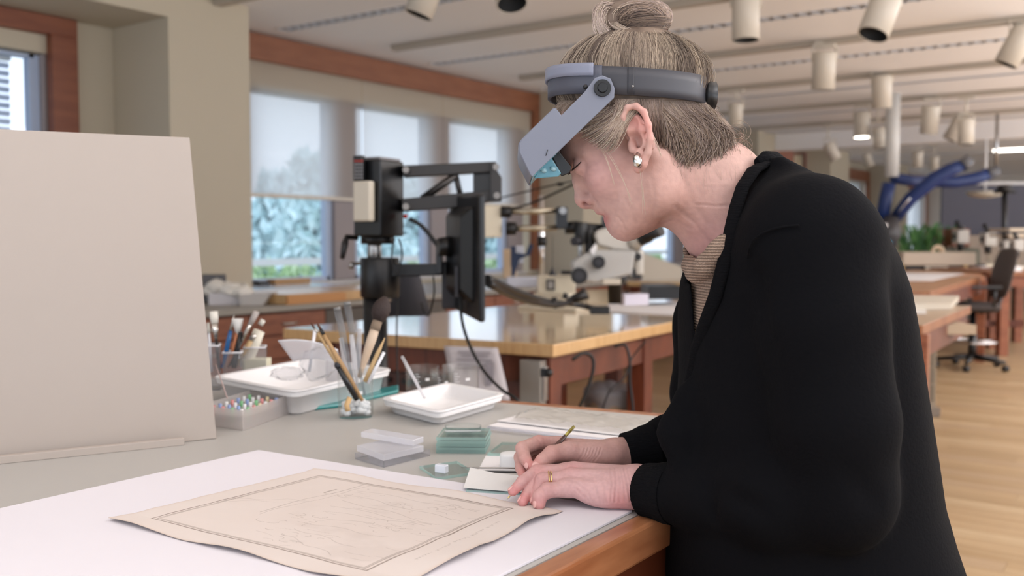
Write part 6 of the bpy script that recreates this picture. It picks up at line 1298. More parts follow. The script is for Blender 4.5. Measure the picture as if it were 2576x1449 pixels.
Sw = Field(np.array([lv(1700, 950)[0]-.01, FM-.17, lv(1700, 960)[2]]), np.array([lv(2100, 600)[0], FM+.16, lv(1800, 585)[2]]), .004)
sl, P = Sw.sub(Sw.lo, Sw.lo+Sw.h*Sw.n); Sw.F[...] = torso(P, .007)
sx, sy = 1288+FPX*P[..., 0]/(P[..., 1]*cp-(P[..., 2]-H)*sp), 724.5-FPX*(P[..., 1]*sp+(P[..., 2]-H)*cp)/(P[..., 1]*cp-(P[..., 2]-H)*sp)
npoly = [(1600, 500), (1835, 500), (1832, 590), (1800, 632), (1774, 662), (1762, 664), (1745, 650), (1735, 622), (1700, 600)]
cc2 = inpoly(sx, sy, npoly) & (P[..., 1] < FM+.07); Sw.F[cc2] = np.maximum(Sw.F[cc2], .004)
Sw.chain([lv(1834, 594, -.10), lv(1806, 632, -.098), lv(1776, 668, -.082), lv(1752, 684, -.05), lv(1740, 668, -.01), lv(1742, 630, .03), lv(1752, 600, .05)], [.009, .011, .012, .012, .011, .010, .008], k=.010)
nk2 = Field.__new__(Field); nk2.lo, nk2.h, nk2.n = Sw.lo, Sw.h, Sw.n; nk2.F = np.full(Sw.F.shape, .2, np.float32); nk2.cone(lv(1800, 560), lv(1806, 640), .052, .034, k=.001); Sw.F = np.maximum(Sw.F, -nk2.F)
sv, sq_ = biggest(*Sw.mesh()); sv = smooth(sv, sq_, 2); lmesh('sweater', sv, sq_, knit, person)
# trousers and shoes
Tr = Field(np.array([hipx-.2, FM-.3, .03]), np.array([hipx+.22, FM+.3, .93]), .010)
Tr.cone(np.array([hipx, FM-.06, .88]), np.array([hipx, FM+.06, .88]), .135, k=.03)
for s_ in (-1, 1): Tr.chain([np.array([hipx, FM+.09*s_, .84]), np.array([hipx-.03, FM+.10*s_, .48]), np.array([hipx+.02, FM+.10*s_, .12])], [.11, .08, .068], k=.03)
tv2, tq2 = Tr.mesh(); tv2 = smooth(tv2, tq2, 2); lmesh('trousers', tv2, tq2, mat('black_trousers', C(24, 24, 26), .85), person)
for s_ in (-1, 1):
    Sh = Field(np.array([hipx-.2, FM+.10*s_-.08, -.005]), np.array([hipx+.12, FM+.10*s_+.08, .14]), .006); Sh.chain([np.array([hipx+.03, FM+.10*s_, .045]), np.array([hipx-.05, FM+.10*s_, .045]), np.array([hipx-.14, FM+.11*s_, .032])], [.045, .045, .032], k=.02)
    v_, q_ = Sh.mesh(); v_ = smooth(v_, q_, 2); v_[:, 2] = np.maximum(v_[:, 2], .001); lmesh('shoe', v_, q_, mat('shoe_leather', C(26, 24, 24), .4), person)
# ================================================================== magnifier visor worn on the head
hmg = thing('head_magnifier', 'grey magnifier visor with headband worn low over the forehead', 'magnifier', l2w(lv(1590, 240)))
vg = mat('visor_grey', C(116, 120, 134), .38); vband = mat('band_grey', C(78, 80, 92), .45); vdark = mat('band_dark', C(58, 58, 64), .5)
bcx = (lv(1386, 228)[0]+lv(1774, 240)[0])/2; bax = (lv(1774, 240)[0]-lv(1386, 228)[0])/2; bay = .0895
def bandpt(th, dz, ex=0.0):        # th: 0 = forehead ... pi = back of head; near side for th>0
    x = bcx-math.cos(th)*(bax+ex); y = FM-math.sin(th)*(bay+ex); z0 = lv(1386, 215)[2]; z1 = lv(1774, 240)[2]; t = (1-math.cos(th))/2; zc = z0*(1-t)+z1*t-.004*math.sin(th)**2; return np.array([x, y, zc+dz])
def strip(th0, th1, h0, h1, m_, name, ex=.0, t=.0018, n=48):
    m = MB(); m.grid(lambda u_, v_: l2w(bandpt(th0+(th1-th0)*u_, h0+(h1-h0)*v_, ex)), n, 3); return m.build(name, m_, hmg, solid=t)
strip(-1.15, 1.15, -.016, .016, vband, 'forehead_band', .002, .004)
strip(-1.25, 1.05, .004, .0185, mat('band_light', C(134, 138, 156), .35), 'upper_band', .0055, .003)
strip(1.1, 3.05, -.0155, .0155, vdark, 'side_band', .0015, .003); strip(-3.05, -1.1, -.0155, .0155, vdark, 'side_band', .0015, .003)
m = MB(); ka, kb = lv(1770, 240, -.030), lv(1799, 241, -.030); m.tube([l2w(ka), l2w(ka*.75+kb*.25), l2w(kb)], [.0145, .0165, .0160], 28); kn = m.build('adjusting_knob', black, hmg)
m = MB(); m.tube([l2w(kb), l2w(kb+np.array([.001, 0, 0]))], [.0125, .0125], 24); m.build('knob_face', mat('knob_tan', C(110, 92, 84), .4), kn)
strip(1.45, 1.53, -.015, .0155, mat('band_joint', C(48, 48, 54), .5), 'band_joint', .0032, .001, 4)
# side plates: seen outline at the near side, mirrored for the far side
OFF = .094
vis = [(1497, 196), (1516, 190), (1536, 198), (1546, 222), (1545, 246), (1520, 270), (1346, 438), (1340, 445), (1335, 440), (1308, 385), (1306, 362), (1312, 352), (1392, 274), (1402, 276), (1412, 290), (1470, 232)]
for s_ in (-1, 1):
    g = lambda q, o: (lv(q[0], q[1], -o) if s_ < 0 else mir(lv(q[0], q[1], -o)))
    A_ = [l2w(g(q, OFF+.0015)) for q in vis]; B_ = [l2w(g(q, OFF-.0005)) for q in vis]; n = len(vis); m = MB()
    m.add(A_+B_, [tuple(range(n)), tuple(range(2*n-1, n-1, -1))]+[(i, n+i, n+(i+1) % n, (i+1) % n) for i in range(n)]); m.build('side_plate', vg, hmg, bevel=.0008)
    m = MB(); c = lv(1515, 222, -OFF-.001) if s_ < 0 else mir(lv(1515, 222, -OFF-.001)); dd = np.array([0, s_*1.0, 0])
    m.tube([l2w(c), l2w(c+dd*.004)], [.0098, .0094], 24); pk = m.build('pivot_knob', black, hmg)
    m = MB(); m.tube([l2w(c+dd*.004), l2w(c+dd*.0065)], [.0058, .0050], 20); m.build('knob_centre', blackm, pk)
    c = lv(1473, 219, -OFF+.009) if s_ < 0 else mir(lv(1473, 219, -OFF+.009)); m = MB(); m.ball(l2w(c), .0030, 10); m.build('rivet', black, hmg)
    c = lv(1592, 217, -OFF+.0015) if s_ < 0 else mir(lv(1592, 217, -OFF+.0015)); m = MB(); m.ball(l2w(c), .0016, 8); m.build('rivet', steel, hmg)
def bridge(pix, name, m_, off=OFF, t=.002, nseg=10):   # sheet spanning from near to far plate along an outline, rounded at its ends
    m = MB(); n = len(pix)
    def f(u_, v_):
        i = min(int(u_*(n-1)), n-2); k = u_*(n-1)-i; q = (pix[i][0]*(1-k)+pix[i+1][0]*k, pix[i][1]*(1-k)+pix[i+1][1]*k); p = lv(q[0], q[1], 0); p[1] = FM-off+2*off*v_
        e = 1-(2*v_-1)**6; return l2w(p)
    m.grid(f, (n-1)*2, nseg); return m.build(name, m_, hmg, solid=t)
sc_ = lambda x, y: (1288+(x-1288)/1.0, y)
def near2mid(x, y): p = lv(x, y, -OFF); q = p.copy(); q[1] = FM; dep = q[1]*cp-(q[2]-H)*sp; return 1288+FPX*q[0]/dep, 724.5-FPX*(q[1]*sp+(q[2]-H)*cp)/dep
br = [near2mid(*q) for q in ((1400, 274), (1392, 275), (1312, 353), (1306, 364), (1309, 386), (1338, 440))]
bridge(br, 'front_shell', vg)
lens_in = [near2mid(*q) for q in ((1345, 434), (1400, 380))]
bridge([near2mid(1342, 440), near2mid(1350, 430), near2mid(1402, 378)], 'lens_plate', mat('cyan_lens', C(96, 170, 190), .12, spec=.8), OFF-.004, .003)
# lens frames dropped below the near plate
lp_ = [(1344, 446), (1352, 432), (1386, 395), (1412, 436), (1404, 444), (1348, 449)]
m = MB(); A_ = [l2w(lv(q[0], q[1], -.055)) for q in lp_]; B_ = [l2w(lv(q[0], q[1], .055)) for q in lp_]; n = len(lp_)
m.add(A_+B_, [tuple(range(n)), tuple(range(2*n-1, n-1, -1))]+[(i, n+i, n+(i+1) % n, (i+1) % n) for i in range(n)]); m.build('lens_carrier', mat('cyan_frame', C(88, 150, 168), .25, coat=.5), hmg, bevel=.001)
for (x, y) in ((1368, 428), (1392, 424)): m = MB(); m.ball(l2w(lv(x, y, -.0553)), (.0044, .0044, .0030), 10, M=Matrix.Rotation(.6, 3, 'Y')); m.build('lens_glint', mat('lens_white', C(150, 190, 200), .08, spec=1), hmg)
bpz = [(1388, 392), (1406, 380), (1438, 420), (1432, 436), (1412, 444)]
m = MB(); A_ = [l2w(lv(q[0], q[1], -.050)) for q in bpz]; B_ = [l2w(lv(q[0], q[1], .050)) for q in bpz]; n = len(bpz)
m.add(A_+B_, [tuple(range(n)), tuple(range(2*n-1, n-1, -1))]+[(i, n+i, n+(i+1) % n, (i+1) % n) for i in range(n)]); m.build('lens_box', blackm, hmg, bevel=.001)
m = MB(); m.tube([l2w(lv(1378, 376, -OFF-.0025)), l2w(lv(1373, 392, -OFF-.0025))], .0004, 5); m.build('scratch_line', black, hmg)
# ================================================================== the brush in the right hand
t0_ = lvl(1272, 1264, 1.2240); t0_[2] = max(t0_[2], TB+.003); t1_ = lvl(1444, 1073, 1.322); rb_ = thing('retouching_brush', 'fine brush with brown handle and gold end held in the right hand over the print', 'brush', l2w(t0_))
def seg(t0q, t1q, rs, nm, mt): m = MB(); n = len(rs)-1; m.tube([l2w(t0_+(t1_-t0_)*(t0q+(t1q-t0q)*i/n)) for i in range(n+1)], rs, 10); m.build(nm, mt, rb_)
seg(0, .035, [.0002, .0009], 'hair_tip', hairw); seg(.03, .17, [.0009, .0014, .0018], 'ferrule', gold); seg(.17, .86, [.0018, .0028, .0034, .0032, .0026], 'handle', mat('maroon_lacquer', C(84, 48, 42), .3)); seg(.86, 1, [.0022, .0024, .0021], 'gold_end', mat('olive_gold', C(170, 158, 82), .35, metal=.6))
# ================================================================== ceiling spotlights
spotm = mat('spot_paint', C(205, 196, 182), .45); spotin = mat('spot_black', C(10, 10, 10), .7); lampglow = mat('lit_lamp', C(255, 250, 240), .5, emit=((1, .95, .88, 1), 6))
def spot(px, py, ytrack, wpx, tilt, label, lit=False, length=1.9):
    """mouth centre pixel, track line it hangs from, can width in pixels, tilt=(right lean, towards camera lean)"""
    tc_ = PY(px, py, ytrack); dep = np.dot(tc_, FV); r = wpx/2*dep/FPX; L_ = r*2*length*.88
    ax = Vector([float(q) for q in (RV*tilt[0]+FV*tilt[1])])+Vector((0, 0, -1)); ax.normalize(); tc_ = Vector([float(q) for q in tc_]); top = tc_-ax*L_; n = 26; M = rotm(-ax)
    t_ = thing('spotlight', label, 'spotlight', (top.x, top.y, top.z), 'cylindrical track spotlights on the ceiling')
    m = MB(); m.lathe([(0, L_), (r*.75, L_), (r*.97, L_-r*.12), (r, L_-r*.3), (r, 0), (r*.93, 0), (r*.93, L_*.3), (r*.93, L_*.35)], tc_, n, M); m.build('can', spotm, t_)
    m = MB(); m.lathe([(r*.92, .003), (r*.8, L_*.22), (r*.4, L_*.3), (0, L_*.3)], tc_, n, M); m.build('lamp', lampglow if lit else spotin, t_)
    c = tc_-ax*L_*.72; rt = Vector([float(q) for q in RV]); up = Vector((0, 0, 1)); rx = rt-ax*rt.dot(ax); rx.normalize(); yk = top+Vector((0, 0, r*.75)); m = MB()
    side = [c+rx*(r*1.08), c+rx*(r*1.08)+(yk-c)*.0+Vector((0, 0, (yk-c).z*.75)), yk+rt*(r*.8), yk-rt*(r*.8), c-rx*(r*1.08)+Vector((0, 0, (yk-c).z*.75)), c-rx*(r*1.08)]
    m.tube(side, r*.07, 6, sq=1.8); m.build('yoke', spotm, t_)
    zt2 = ZC-.045; m = MB(); m.tube([yk, (yk.x, yk.y, max(zt2, yk.z+.005))], r*.16, 8); m.build('stem', spotm, t_)
    m = MB(); m.box((yk.x, yk.y, zt2-.012), (.16, .04, .024)); m.build('track_adapter', spotm, t_); return t_
SPN = [(1052, 38, 4.09, 72, (-.0-.38, -.0), 'white can spotlight at the top edge above the left header, tilted right'), (1288, 10, 4.09, 80, (.12, -.45), 'can spotlight cut by the top edge left of the hair bun'),
 (1876, 102, 5.89, 68, (0, -.05), 'upright can spotlight just right of the hair bun'), (2196, 88, 5.89, 76, (-.42, -.2), 'large can spotlight tilted left at the top right'),
 (2070, 226, 7.69, 56, (0, .1), 'upright can spotlight above the shoulder collar'), (2530, 162, 7.69, 58, (-.45, .2), 'tilted can spotlight at the right frame edge'),
 (2218, 272, 9.5, 48, (.05, .1), 'upright can spotlight in the middle of the right ceiling'), (2168, 346, 11.33, 38, (0, -.05), 'lit can spotlight with glowing mouth'),
 (2215, 374, 11.33, 32, (.1, -.1), 'dark-mouthed can spotlight just right of the lit one'), (2104, 402, 13.1, 28, (.5, -.1), 'small can spotlight tilted right above the book box'),
 (2336, 336, 11.33, 42, (0, .2), 'can spotlight left of the crossed tilted pair'), (2388, 352, 13.1, 36, (-.5, .2), 'can spotlight leaning between two upright ones'), (2430, 364, 11.33, 38, (0, -.05), 'dark-mouthed can spotlight farthest right in its row'),
 (1850, 318, 9.5, 34, (.0, .1), 'small can spotlight close behind the head'), (2190, 418, 16.7, 20, (.4, 0), 'tiny far can spotlight left of the blue arms'), (2308, 422, 14.9, 24, (0, 0), 'far can spotlight over the blue extractor arm'), (2350, 428, 16.7, 20, (0, 0), 'tiny far can spotlight right of the blue arm elbow')]
for i, q in enumerate(SPN): spot(*q[:5], q[5], lit=(i == 7))
m = MB(); a = Z(2500, 380, ZC-.02); b = Z(2590, 376, ZC-.02); m.bar(a, b, .12, .03); m.build('ceiling_lamp', lampglow, label='lit linear ceiling lamp at the right edge of the far ceiling', cat='lamp')
m = MB(); a = A(522, 2, 4.2); m.box((a[0], a[1], 2.82), (.5, .06, .05), rz=.0); m.build('track_feed', trackm, label='short track feed box at the top edge over the pillar', cat='track feed', bevel=.004)
# ================================================================== furniture at the right
def lbox(p, right, fwd, z0, z1, name, m_, par, bev=.004, rz=0.0):       # box with its near left lower corner at p
    p = np.array(p); R_ = RV*math.cos(rz)+FV*math.sin(rz); F_ = -RV*math.sin(rz)+FV*math.cos(rz); c = [p, p+R_*right, p+R_*right+F_*fwd, p+F_*fwd]; m = MB(); m.hexa([(q[0], q[1], z0) for q in c]+[(q[0], q[1], z1) for q in c]); return m.build(name, m_, par, bevel=bev)
def wtable(label, corners, z, th, legs, apron=.12, topm=None, name='work_table', skip=()):
    """table from top corner points (world xy), counter-clockwise"""
    c = [np.array([q[0], q[1], z]) for q in corners]; cen = sum(c)/len(c); t_ = thing(name, label, 'table', (cen[0], cen[1], 0)); m = MB(); m.slab([tuple(q) for q in c], th, side=1); m.build('top', [topm or mat('table_top_brown', C(176, 130, 90), .3), mat('table_edge_brown', C(150, 98, 64), .4, var=(6, C(130, 80, 50), (6, 1, 1)))], t_, bevel=.003)
    ins = [cen+(q-cen)*.93 for q in c]; m = MB()
    for i in range(len(c)):
        a, b = ins[i].copy(), ins[(i+1) % len(c)].copy(); a[2] = b[2] = z-th-apron/2; m2 = MB(); m2.bar(a, b, .022, apron) if abs((b-a)[2]) < 1e-6 else None; m2.build('apron', wood_d, t_)
    for iq, q in enumerate(ins):
      if iq not in skip: m = MB(); m.box((q[0], q[1], (z-th)/2), (legs, legs, z-th), rz=.1); m.build('leg', wood, t_, bevel=.004)
    return t_
def RT(px, py, z): return Z(px, py, z)
# nearest right table with paper boards and a cabinet beneath
q1 = RT(2322, 818, .9); q2 = RT(2436, 772, .9); dv = (q2-q1); dv = dv/np.linalg.norm(dv); lf = np.array([-dv[1], dv[0], 0]); lf = lf if np.dot(lf, RV) < 0 else -lf
wtable('wooden work table with paper boards right behind the woman', [q1, q1+dv*1.5, q1+dv*1.5+lf*.75, q1+lf*.75], .9, .045, .09, topm=mat('table_top_tan', C(176, 150, 122), .3), skip=(1,))
hh = MB(); w0 = RT(2410, 775, .905); 
for k, (x0, x1, y0_, y1_, lab, cc) in enumerate([(2256, 2412, 762, 782, 'stack of pale boards on the near right table', C(196, 186, 170)), (2256, 2330, 784, 792, 'thin white sheet in front of the pale board stack', C(214, 210, 204))]):
    a, b = A(x0, y1_, 5.6+.1*k), A(x1, y1_, 5.6+.1*k); m = MB(); z0 = .902; c = [a, b, b+FV*.7, a+FV*.7]; c = [RT(x0, y1_, .902), RT(x1-20*(1-k), y1_-3, .902), RT(x1, y0_-4, .902), RT(x0, y0_-6, .902)]
    m.slab([(q[0], q[1], .902+(.035 if k == 0 else .006)) for q in c], .034 if k == 0 else .005); m.build('board_stack' if k == 0 else 'paper_sheet', mat('board_%d' % k, cc, .6), label=lab, cat='paper')
cb = thing('paper_cabinet', 'grey plan cabinet standing below the near right table', 'cabinet', RT(2335, 1040, 0)); p = RT(2322, 1052, 0)+FV*.05
lbox(p, .11, .6, .02, .82, 'body', mat('cabinet_grey', C(140, 126, 108), .6), cb); lbox(p-FV*.02-RV*.02, .16, .7, .0, .07, 'plinth', mat('plinth_grey', C(120, 108, 96), .6), cb)
for k in range(5): lbox(p-FV*.012+RV*.015, .08, .012, .12+k*.13, .235+k*.13, 'tray_front', mat('tray_front', C(110, 98, 82), .6), cb, .002)
lbox(RT(2352, 818, .84)-np.array([0, 0, .84]), .22, .55, .79, .84, 'side_shelf', mat('tan_board', C(168, 148, 124), .6), cb, .002)
# second table with white sheet and drawer
q1 = RT(2340, 733, .9); q2 = RT(2478, 694, .9); q0 = RT(2190, 733, .9)
d2_ = (q2-q1)/np.linalg.norm(q2-q1)
wtable('wooden table with a large white sheet left of the drafting chair', [q1, q2, q2+(q0-q1)*1.3, q1+(q0-q1)*1.3], .9, .05, .09)
m = MB(); m.slab([tuple(RT(x, y, .905)) for x, y in ((2230, 705), (2345, 705), (2424, 688), (2235, 686))], .004); m.build('white_sheet', paper, label='large white sheet on the second wooden table at the right', cat='paper')
dw2 = thing('drawer_pedestal', 'brown drawer pedestal under the second table at the right', 'drawers', A(2300, 760, 9.0)*np.array([1, 1, 0])); p = A(2240, 740, 8.9); p[2] = 0; lbox(p, .5, .5, .3, .84, 'body', wood_d, dw2)
lbox(p+RV*.02-FV*.02, .44, .02, .62, .80, 'drawer', wood, dw2); lbox(p+RV*.08-FV*.04, .25, .02, .735, .765, 'label_holder', mat('label_tan', C(176, 150, 118), .5), dw2)
# light box, far left on next table
q = [RT(2190, 690, .9), RT(2600, 672, .9), RT(2600, 652, .9), RT(2190, 668, .9)]
wtable('long wooden bench carrying the light box and microscopes', [Z(2200, 697, .9), Z(2470, 690, .9), Z(2505, 664, .9), Z(2200, 668, .9)], .9, .05, .1)
lb = thing('light_box', 'wide beige light box on a black base on the far bench', 'light box', A(2360, 679, 12)); 
boxpx(2272, 635, 2456, 668, 12, .7, 'housing', mat('lightbox_beige', C(196, 180, 160), .5), None, None, 0, .01, parent=lb); boxpx(2280, 666, 2428, 679, 12.05, .6, 'base', black, None, None, 0, .004, parent=lb); boxpx(2328, 670, 2385, 677, 12, .02, 'front_label', beige_pl, None, None, 0, .002, parent=lb)
for x in (2270, 2430): boxpx(x-4, 666, x+5, 679, 12, .05, 'foot', mat('rubber_tan', C(190, 160, 110), .5), None, None, 0, .002, parent=lb)
boxpx(2460, 664, 2480, 679, 12.1, .3, 'grey_case', mat('case_grey', C(84, 76, 72), .5), 'small dark case at the right end of the light box', 'case')
m = MB(); c = A(2358, 635, 12.3); P_ = [c+RV*math.cos(a)*.062+np.array([0, 0, math.sin(a)*.07]) for a in np.linspace(0, 3.1416, 11)]; m.tube(P_, .02, 8, sq=1.8); m.build('tape_roll', mat('tape_tan', C(222, 198, 168), .5), label='tan tape roll standing on the light box', cat='tape')
c = A(2418, 640, 15.7); oc = thing('office_chair', 'olive-grey rounded chair back rising behind the light box', 'chair', (c[0], c[1], 0)); om = mat('olive', C(104, 104, 90), .6)
m = MB(); m.grid(lambda u_, v_: tuple(c+RV*math.cos(u_*3.1416)*.34*(1-.1*v_)+np.array([0, 0, math.sin(u_*3.1416)*.22-.25*abs(math.cos(u_*3.1416))])+FV*v_*.1), 14, 4); m.build('backrest', om, oc, solid=.03)
m = MB(); m.box((c[0], c[1], c[2]-.05), (.6, .06, .3), rz=YAW); m.build('back_pad', om, oc, bevel=.02); m = MB(); m.tube([(c[0], c[1], 0), (c[0], c[1], .85)], .03, 8); m.build('column', black, oc); m = MB(); m.tube([(c[0], c[1], 0), (c[0], c[1], .05)], [.3, .05], 10); m.build('base', black, oc)
# drafting chair (facing left, foot ring, five-star base)
CH = A(2445, 900, 9.6); CH[2] = 0; ch = thing('drafting_chair', 'dark drafting chair with chrome foot ring and five-star base at the right', 'chair', CH); cx_ = CH
def L3(r, f, z): return cx_+RV*r+FV*f+np.array([0, 0, z])
for k in range(5):
    a = k*1.2566+.35; e = L3(math.cos(a)*.33, math.sin(a)*.33, .085); m = MB(); m.tube([L3(0, 0, .12), e], [.03, .02], 8); lg_ = m.build('base_arm', black, ch)
    m = MB(); m.tube([e-RV*.025+np.array([0, 0, -.055]), e+RV*.025+np.array([0, 0, -.055])], .03, 12); m.build('caster', black, lg_)
m = MB(); m.tube([L3(0, 0, .10), L3(0, 0, .34), L3(0, 0, .34), L3(0, 0, .58)], [.04, .04, .028, .028], 14); m.build('gas_column', black, ch)
m = MB(); m.tube([L3(math.cos(a)*.22, math.sin(a)*.22, .27) for a in np.linspace(0, 6.2832, 29)], .011, 6, caps=False); 
for a in (0, 2.1, 4.2): m.tube([L3(0, 0, .27), L3(math.cos(a)*.22, math.sin(a)*.22, .27)], .008, 6)
m.build('foot_ring', chrome, ch)
seatm = mat('chair_fabric', C(60, 52, 50), .85); m = MB()
def cush(rc_, fc_, zc_, wr, wf, wz): 
    def f(u_, v_):
        a = u_*6.2832; b_ = (v_-.5)*3.1416; se = lambda x, p: math.copysign(abs(x)**p, x); return tuple(L3(rc_+wr*se(math.cos(b_), .35)*se(math.cos(a), .6), fc_+wf*se(math.cos(b_), .35)*se(math.sin(a), .6), zc_+wz*se(math.sin(b_), .8)))
    return f
m.grid(cush(-.02, 0, .62, .24, .25, .045), 28, 10); m.build('seat', seatm, ch)
m = MB()
def backf(u_, v_):
    a = u_*6.2832; b_ = (v_-.5)*3.1416; se = lambda x, p: math.copysign(abs(x)**p, x); z = .95+.25*se(math.sin(b_), .7); w = .21*se(math.cos(b_), .4); return tuple(L3(.23+(z-.72)*.22+.035*se(math.cos(b_), .4)*math.cos(a)+.04*(z-.9)**2*4, w*math.sin(a), z))
m.grid(backf, 24, 14); m.build('backrest', mat('chair_back', C(74, 66, 62), .7), ch); m = MB(); m.tube([L3(.05, 0, .56), L3(.24, 0, .58), L3(.29, 0, .78)], .022, 8); m.build('back_post', black, ch)
for f_ in (-.26, .26): m = MB(); m.tube([L3(.1, f_*.8, .58), L3(.08, f_, .70), L3(.08, f_, .80)], .016, 8); arm_ = m.build('arm_post', black, ch); m = MB(); m.bar(L3(-.22, f_, .82), L3(.14, f_, .82), .06, .03); m.build('arm_pad', black, arm_, bevel=.006)
# tall bench at right edge with legs
fb = thing('tall_bench', 'tall cherry bench with square legs at the right frame edge', 'bench', (A(2560, 800, 10.4)[0], A(2560, 800, 10.4)[1], 0)); q = [Z(2482, 683, .9), Z(2640, 690, .9), Z(2640, 672, .9), Z(2482, 672, .9)]
z9 = .93; P_ = A(2518, 700, 10.5); P_[2] = 0; lbox(P_-RV*.12, 1.2, 1.6, .88, .93, 'top', MATS['table_edge_brown'], fb, .004); lbox(P_-RV*.04+FV*.04, 1.1, .04, .76, .88, 'apron', wood, fb)
for r_, f_ in ((0.02, .03), (.24, .7), (.9, .03), (.9, 1.4), (.02, 1.4)): lbox(P_+RV*r_+FV*f_, .10, .10, 0, .88, 'leg', wood, fb)
lbox(P_-RV*.25+FV*.7, .9, .03, .26, .34, 'stretcher', wood_d, fb)
# book box on the wall behind the shoulder
bk = thing('book_box', 'wooden shelf box with upright volumes standing on the partition', 'shelf box', A(1985, 450, 13.0)); boxpx(1945, 380, 1996, 470, 12.9, .4, 'side_panel', wood, None, None, .0, .004, parent=bk)
boxpx(1996, 383, 2026, 388, 13.0, .3, 'top_board', wood_d, None, None, 0, .002, parent=bk); boxpx(1996, 388, 2026, 470, 13.2, .05, 'back_board', wood_d, None, None, 0, .002, parent=bk); boxpx(2024, 383, 2029, 470, 13.0, .3, 'end_board', wood_d, None, None, 0, .002, parent=bk)
bkc = [C(206, 192, 160), C(196, 186, 164), C(176, 160, 120), C(212, 204, 184), C(188, 170, 140)]
for i in range(5): boxpx(1998+i*5, 390, 2002.4+i*5, 426, 13.05, .12, 'book', mat('book_%d' % i, bkc[i], .6), 'upright pale volume on the top shelf of the box, %s from the left' % ['first', 'second', 'third', 'fourth', 'fifth'][i], 'book', group='volumes on the box shelf')
boxpx(1997, 429, 2023, 470, 13.05, .12, 'green_file', mat('green_file', C(120, 136, 110), .6), 'grey-green file box on the lower shelf of the book box', 'file box')
pt_ = A(1985, 470, 13.0); m = MB(); m.box((pt_[0], pt_[1], (pt_[2])/2), (1.2, .5, pt_[2]), rz=YAW); m.build('partition_cabinet', wood_d, label='tall brown cabinet below the book box, hidden behind the shoulder', cat='cabinet')
# fume extractor arms (blue hoses)
blue = mat('blue_hose', C(18, 44, 98), .5, bump=(40, .4)); fe = thing('fume_extractor', 'blue fume extractor arm hanging from the ceiling with dark hood', 'extractor arm', A(2240, 430, 10.5)); D2 = 10.5
m = MB(); a = A(2243, 445, D2); m.tube([a, (a[0], a[1], ZC)], .075, 18); m.build('ceiling_duct', mat('duct_white', C(206, 204, 200), .5), fe)
m = MB(); m.tube([A(2236, 462, D2), A(2228, 500, D2), A(2218, 560, D2)], .072, 16); m.build('hose', blue, fe); m = MB(); m.tube([A(2244, 560, D2), A(2290, 500, D2-.2), A(2350, 450, D2-.3), A(2390, 428, D2-.35), A(2428, 412, D2-.4)], [.065, .07, .075, .072, .06], 16); m.build('hose', blue, fe)
m = MB(); m.tube([A(2248, 448, D2), A(2300, 456, D2+.1), A(2340, 456, D2+.2)], .06, 12); m.build('hose', blue, fe); m = MB(); m.tube([A(2420, 418, D2-.4), A(2440, 402, D2-.4)], [.07, .06], 12); m.build('elbow', mat('elbow_grey', C(96, 96, 100), .6), fe)
m = MB(); m.tube([A(2245, 545, D2-.1), A(2238, 578, D2-.1), A(2215, 602, D2-.1)], [.07, .13, .19], 20); m.build('hood', mat('hood_dark', C(52, 50, 52), .5), fe); m = MB(); m.tube([A(2204, 598, D2-.12), A(2200, 606, D2-.12)], [.2, .17], 20); m.build('hood_rim', mat('cyan_rim', C(90, 170, 200), .4), fe)
m = MB(); m.ball(A(2228, 567, D2-.3), .022, 8); m.build('knob', white_pl, fe); m = MB(); m.tube([A(2250, 545, D2-.15), A(2290, 498, D2-.35)], .008, 6); m.build('support_rod', chrome, fe)
fe2 = thing('fume_extractor', 'second blue extractor hose running level toward the grey screen', 'extractor arm', A(2440, 450, 12)); m = MB(); m.tube([A(2330, 458, 11.9), A(2400, 458, 12), A(2450, 450, 12), A(2490, 436, 12)], [.06, .075, .08, .07], 14); m.build('hose', blue, fe2); m = MB(); m.tube([A(2482, 438, 12), A(2512, 430, 12)], [.075, .06], 12); m.build('elbow', MATS['elbow_grey'], fe2); m = MB(); a = A(2505, 432, 12); m.tube([a, (a[0], a[1], ZC)], .02, 8); m.build('hanger_rod', steel, fe2)
# grey screen, posts, plant
m = MB(); a, b = A(2368, 590, 17), A(2620, 466, 17); lo = A(2368, 590, 17); P_ = [A(2368, 590, 17), A(2640, 590, 17)]; ztop = A(2400, 466, 17)[2]; zb3 = A(2400, 592, 17)[2]
m.hexa([(P_[0][0], P_[0][1], zb3), (P_[1][0], P_[1][1], zb3), tuple((P_[1]+FV*.06)[:2])+(zb3,), tuple((P_[0]+FV*.06)[:2])+(zb3,), (P_[0][0], P_[0][1], ztop), (P_[1][0], P_[1][1], ztop), tuple((P_[1]+FV*.06)[:2])+(ztop,), tuple((P_[0]+FV*.06)[:2])+(ztop,)]); m.build('panel', mat('blackout_grey', C(92, 92, 104), .7), scr := thing('grey_screen', 'large dark grey screen on the far wall of the room', 'screen', A(2480, 592, 17)))
m = MB(); m.tube([(P_[0][0], P_[0][1], ztop+.03), (P_[1][0], P_[1][1], ztop+.03)], .03, 8); m.build('roller', white_pl, scr)
boxpx(2366, 592, 2600, 690, 16.6, .5, 'low_partition', mat('partition_beige', C(168, 152, 136), .6), 'long beige partition below the grey screen', 'partition'); boxpx(2350, 575, 2385, 800, 16.1, .3, 'brown_cabinet', wood_d, 'narrow brown cabinet between the plant and the far microscopes', 'cabinet'); boxpx(2396, 575, 2440, 620, 15.4, .3, 'brown_box', wood, 'brown box on the partition behind the far microscopes', 'box')
boxpx(2540, 574, 2600, 582, 11.5, .5, 'shelf_board', mat('shelf_cream', C(212, 196, 172), .5), 'upper cream shelf at the right frame edge', 'shelf'); boxpx(2540, 588, 2600, 596, 11.5, .5, 'shelf_board', MATS['shelf_cream'], 'lower cream shelf at the right frame edge', 'shelf')
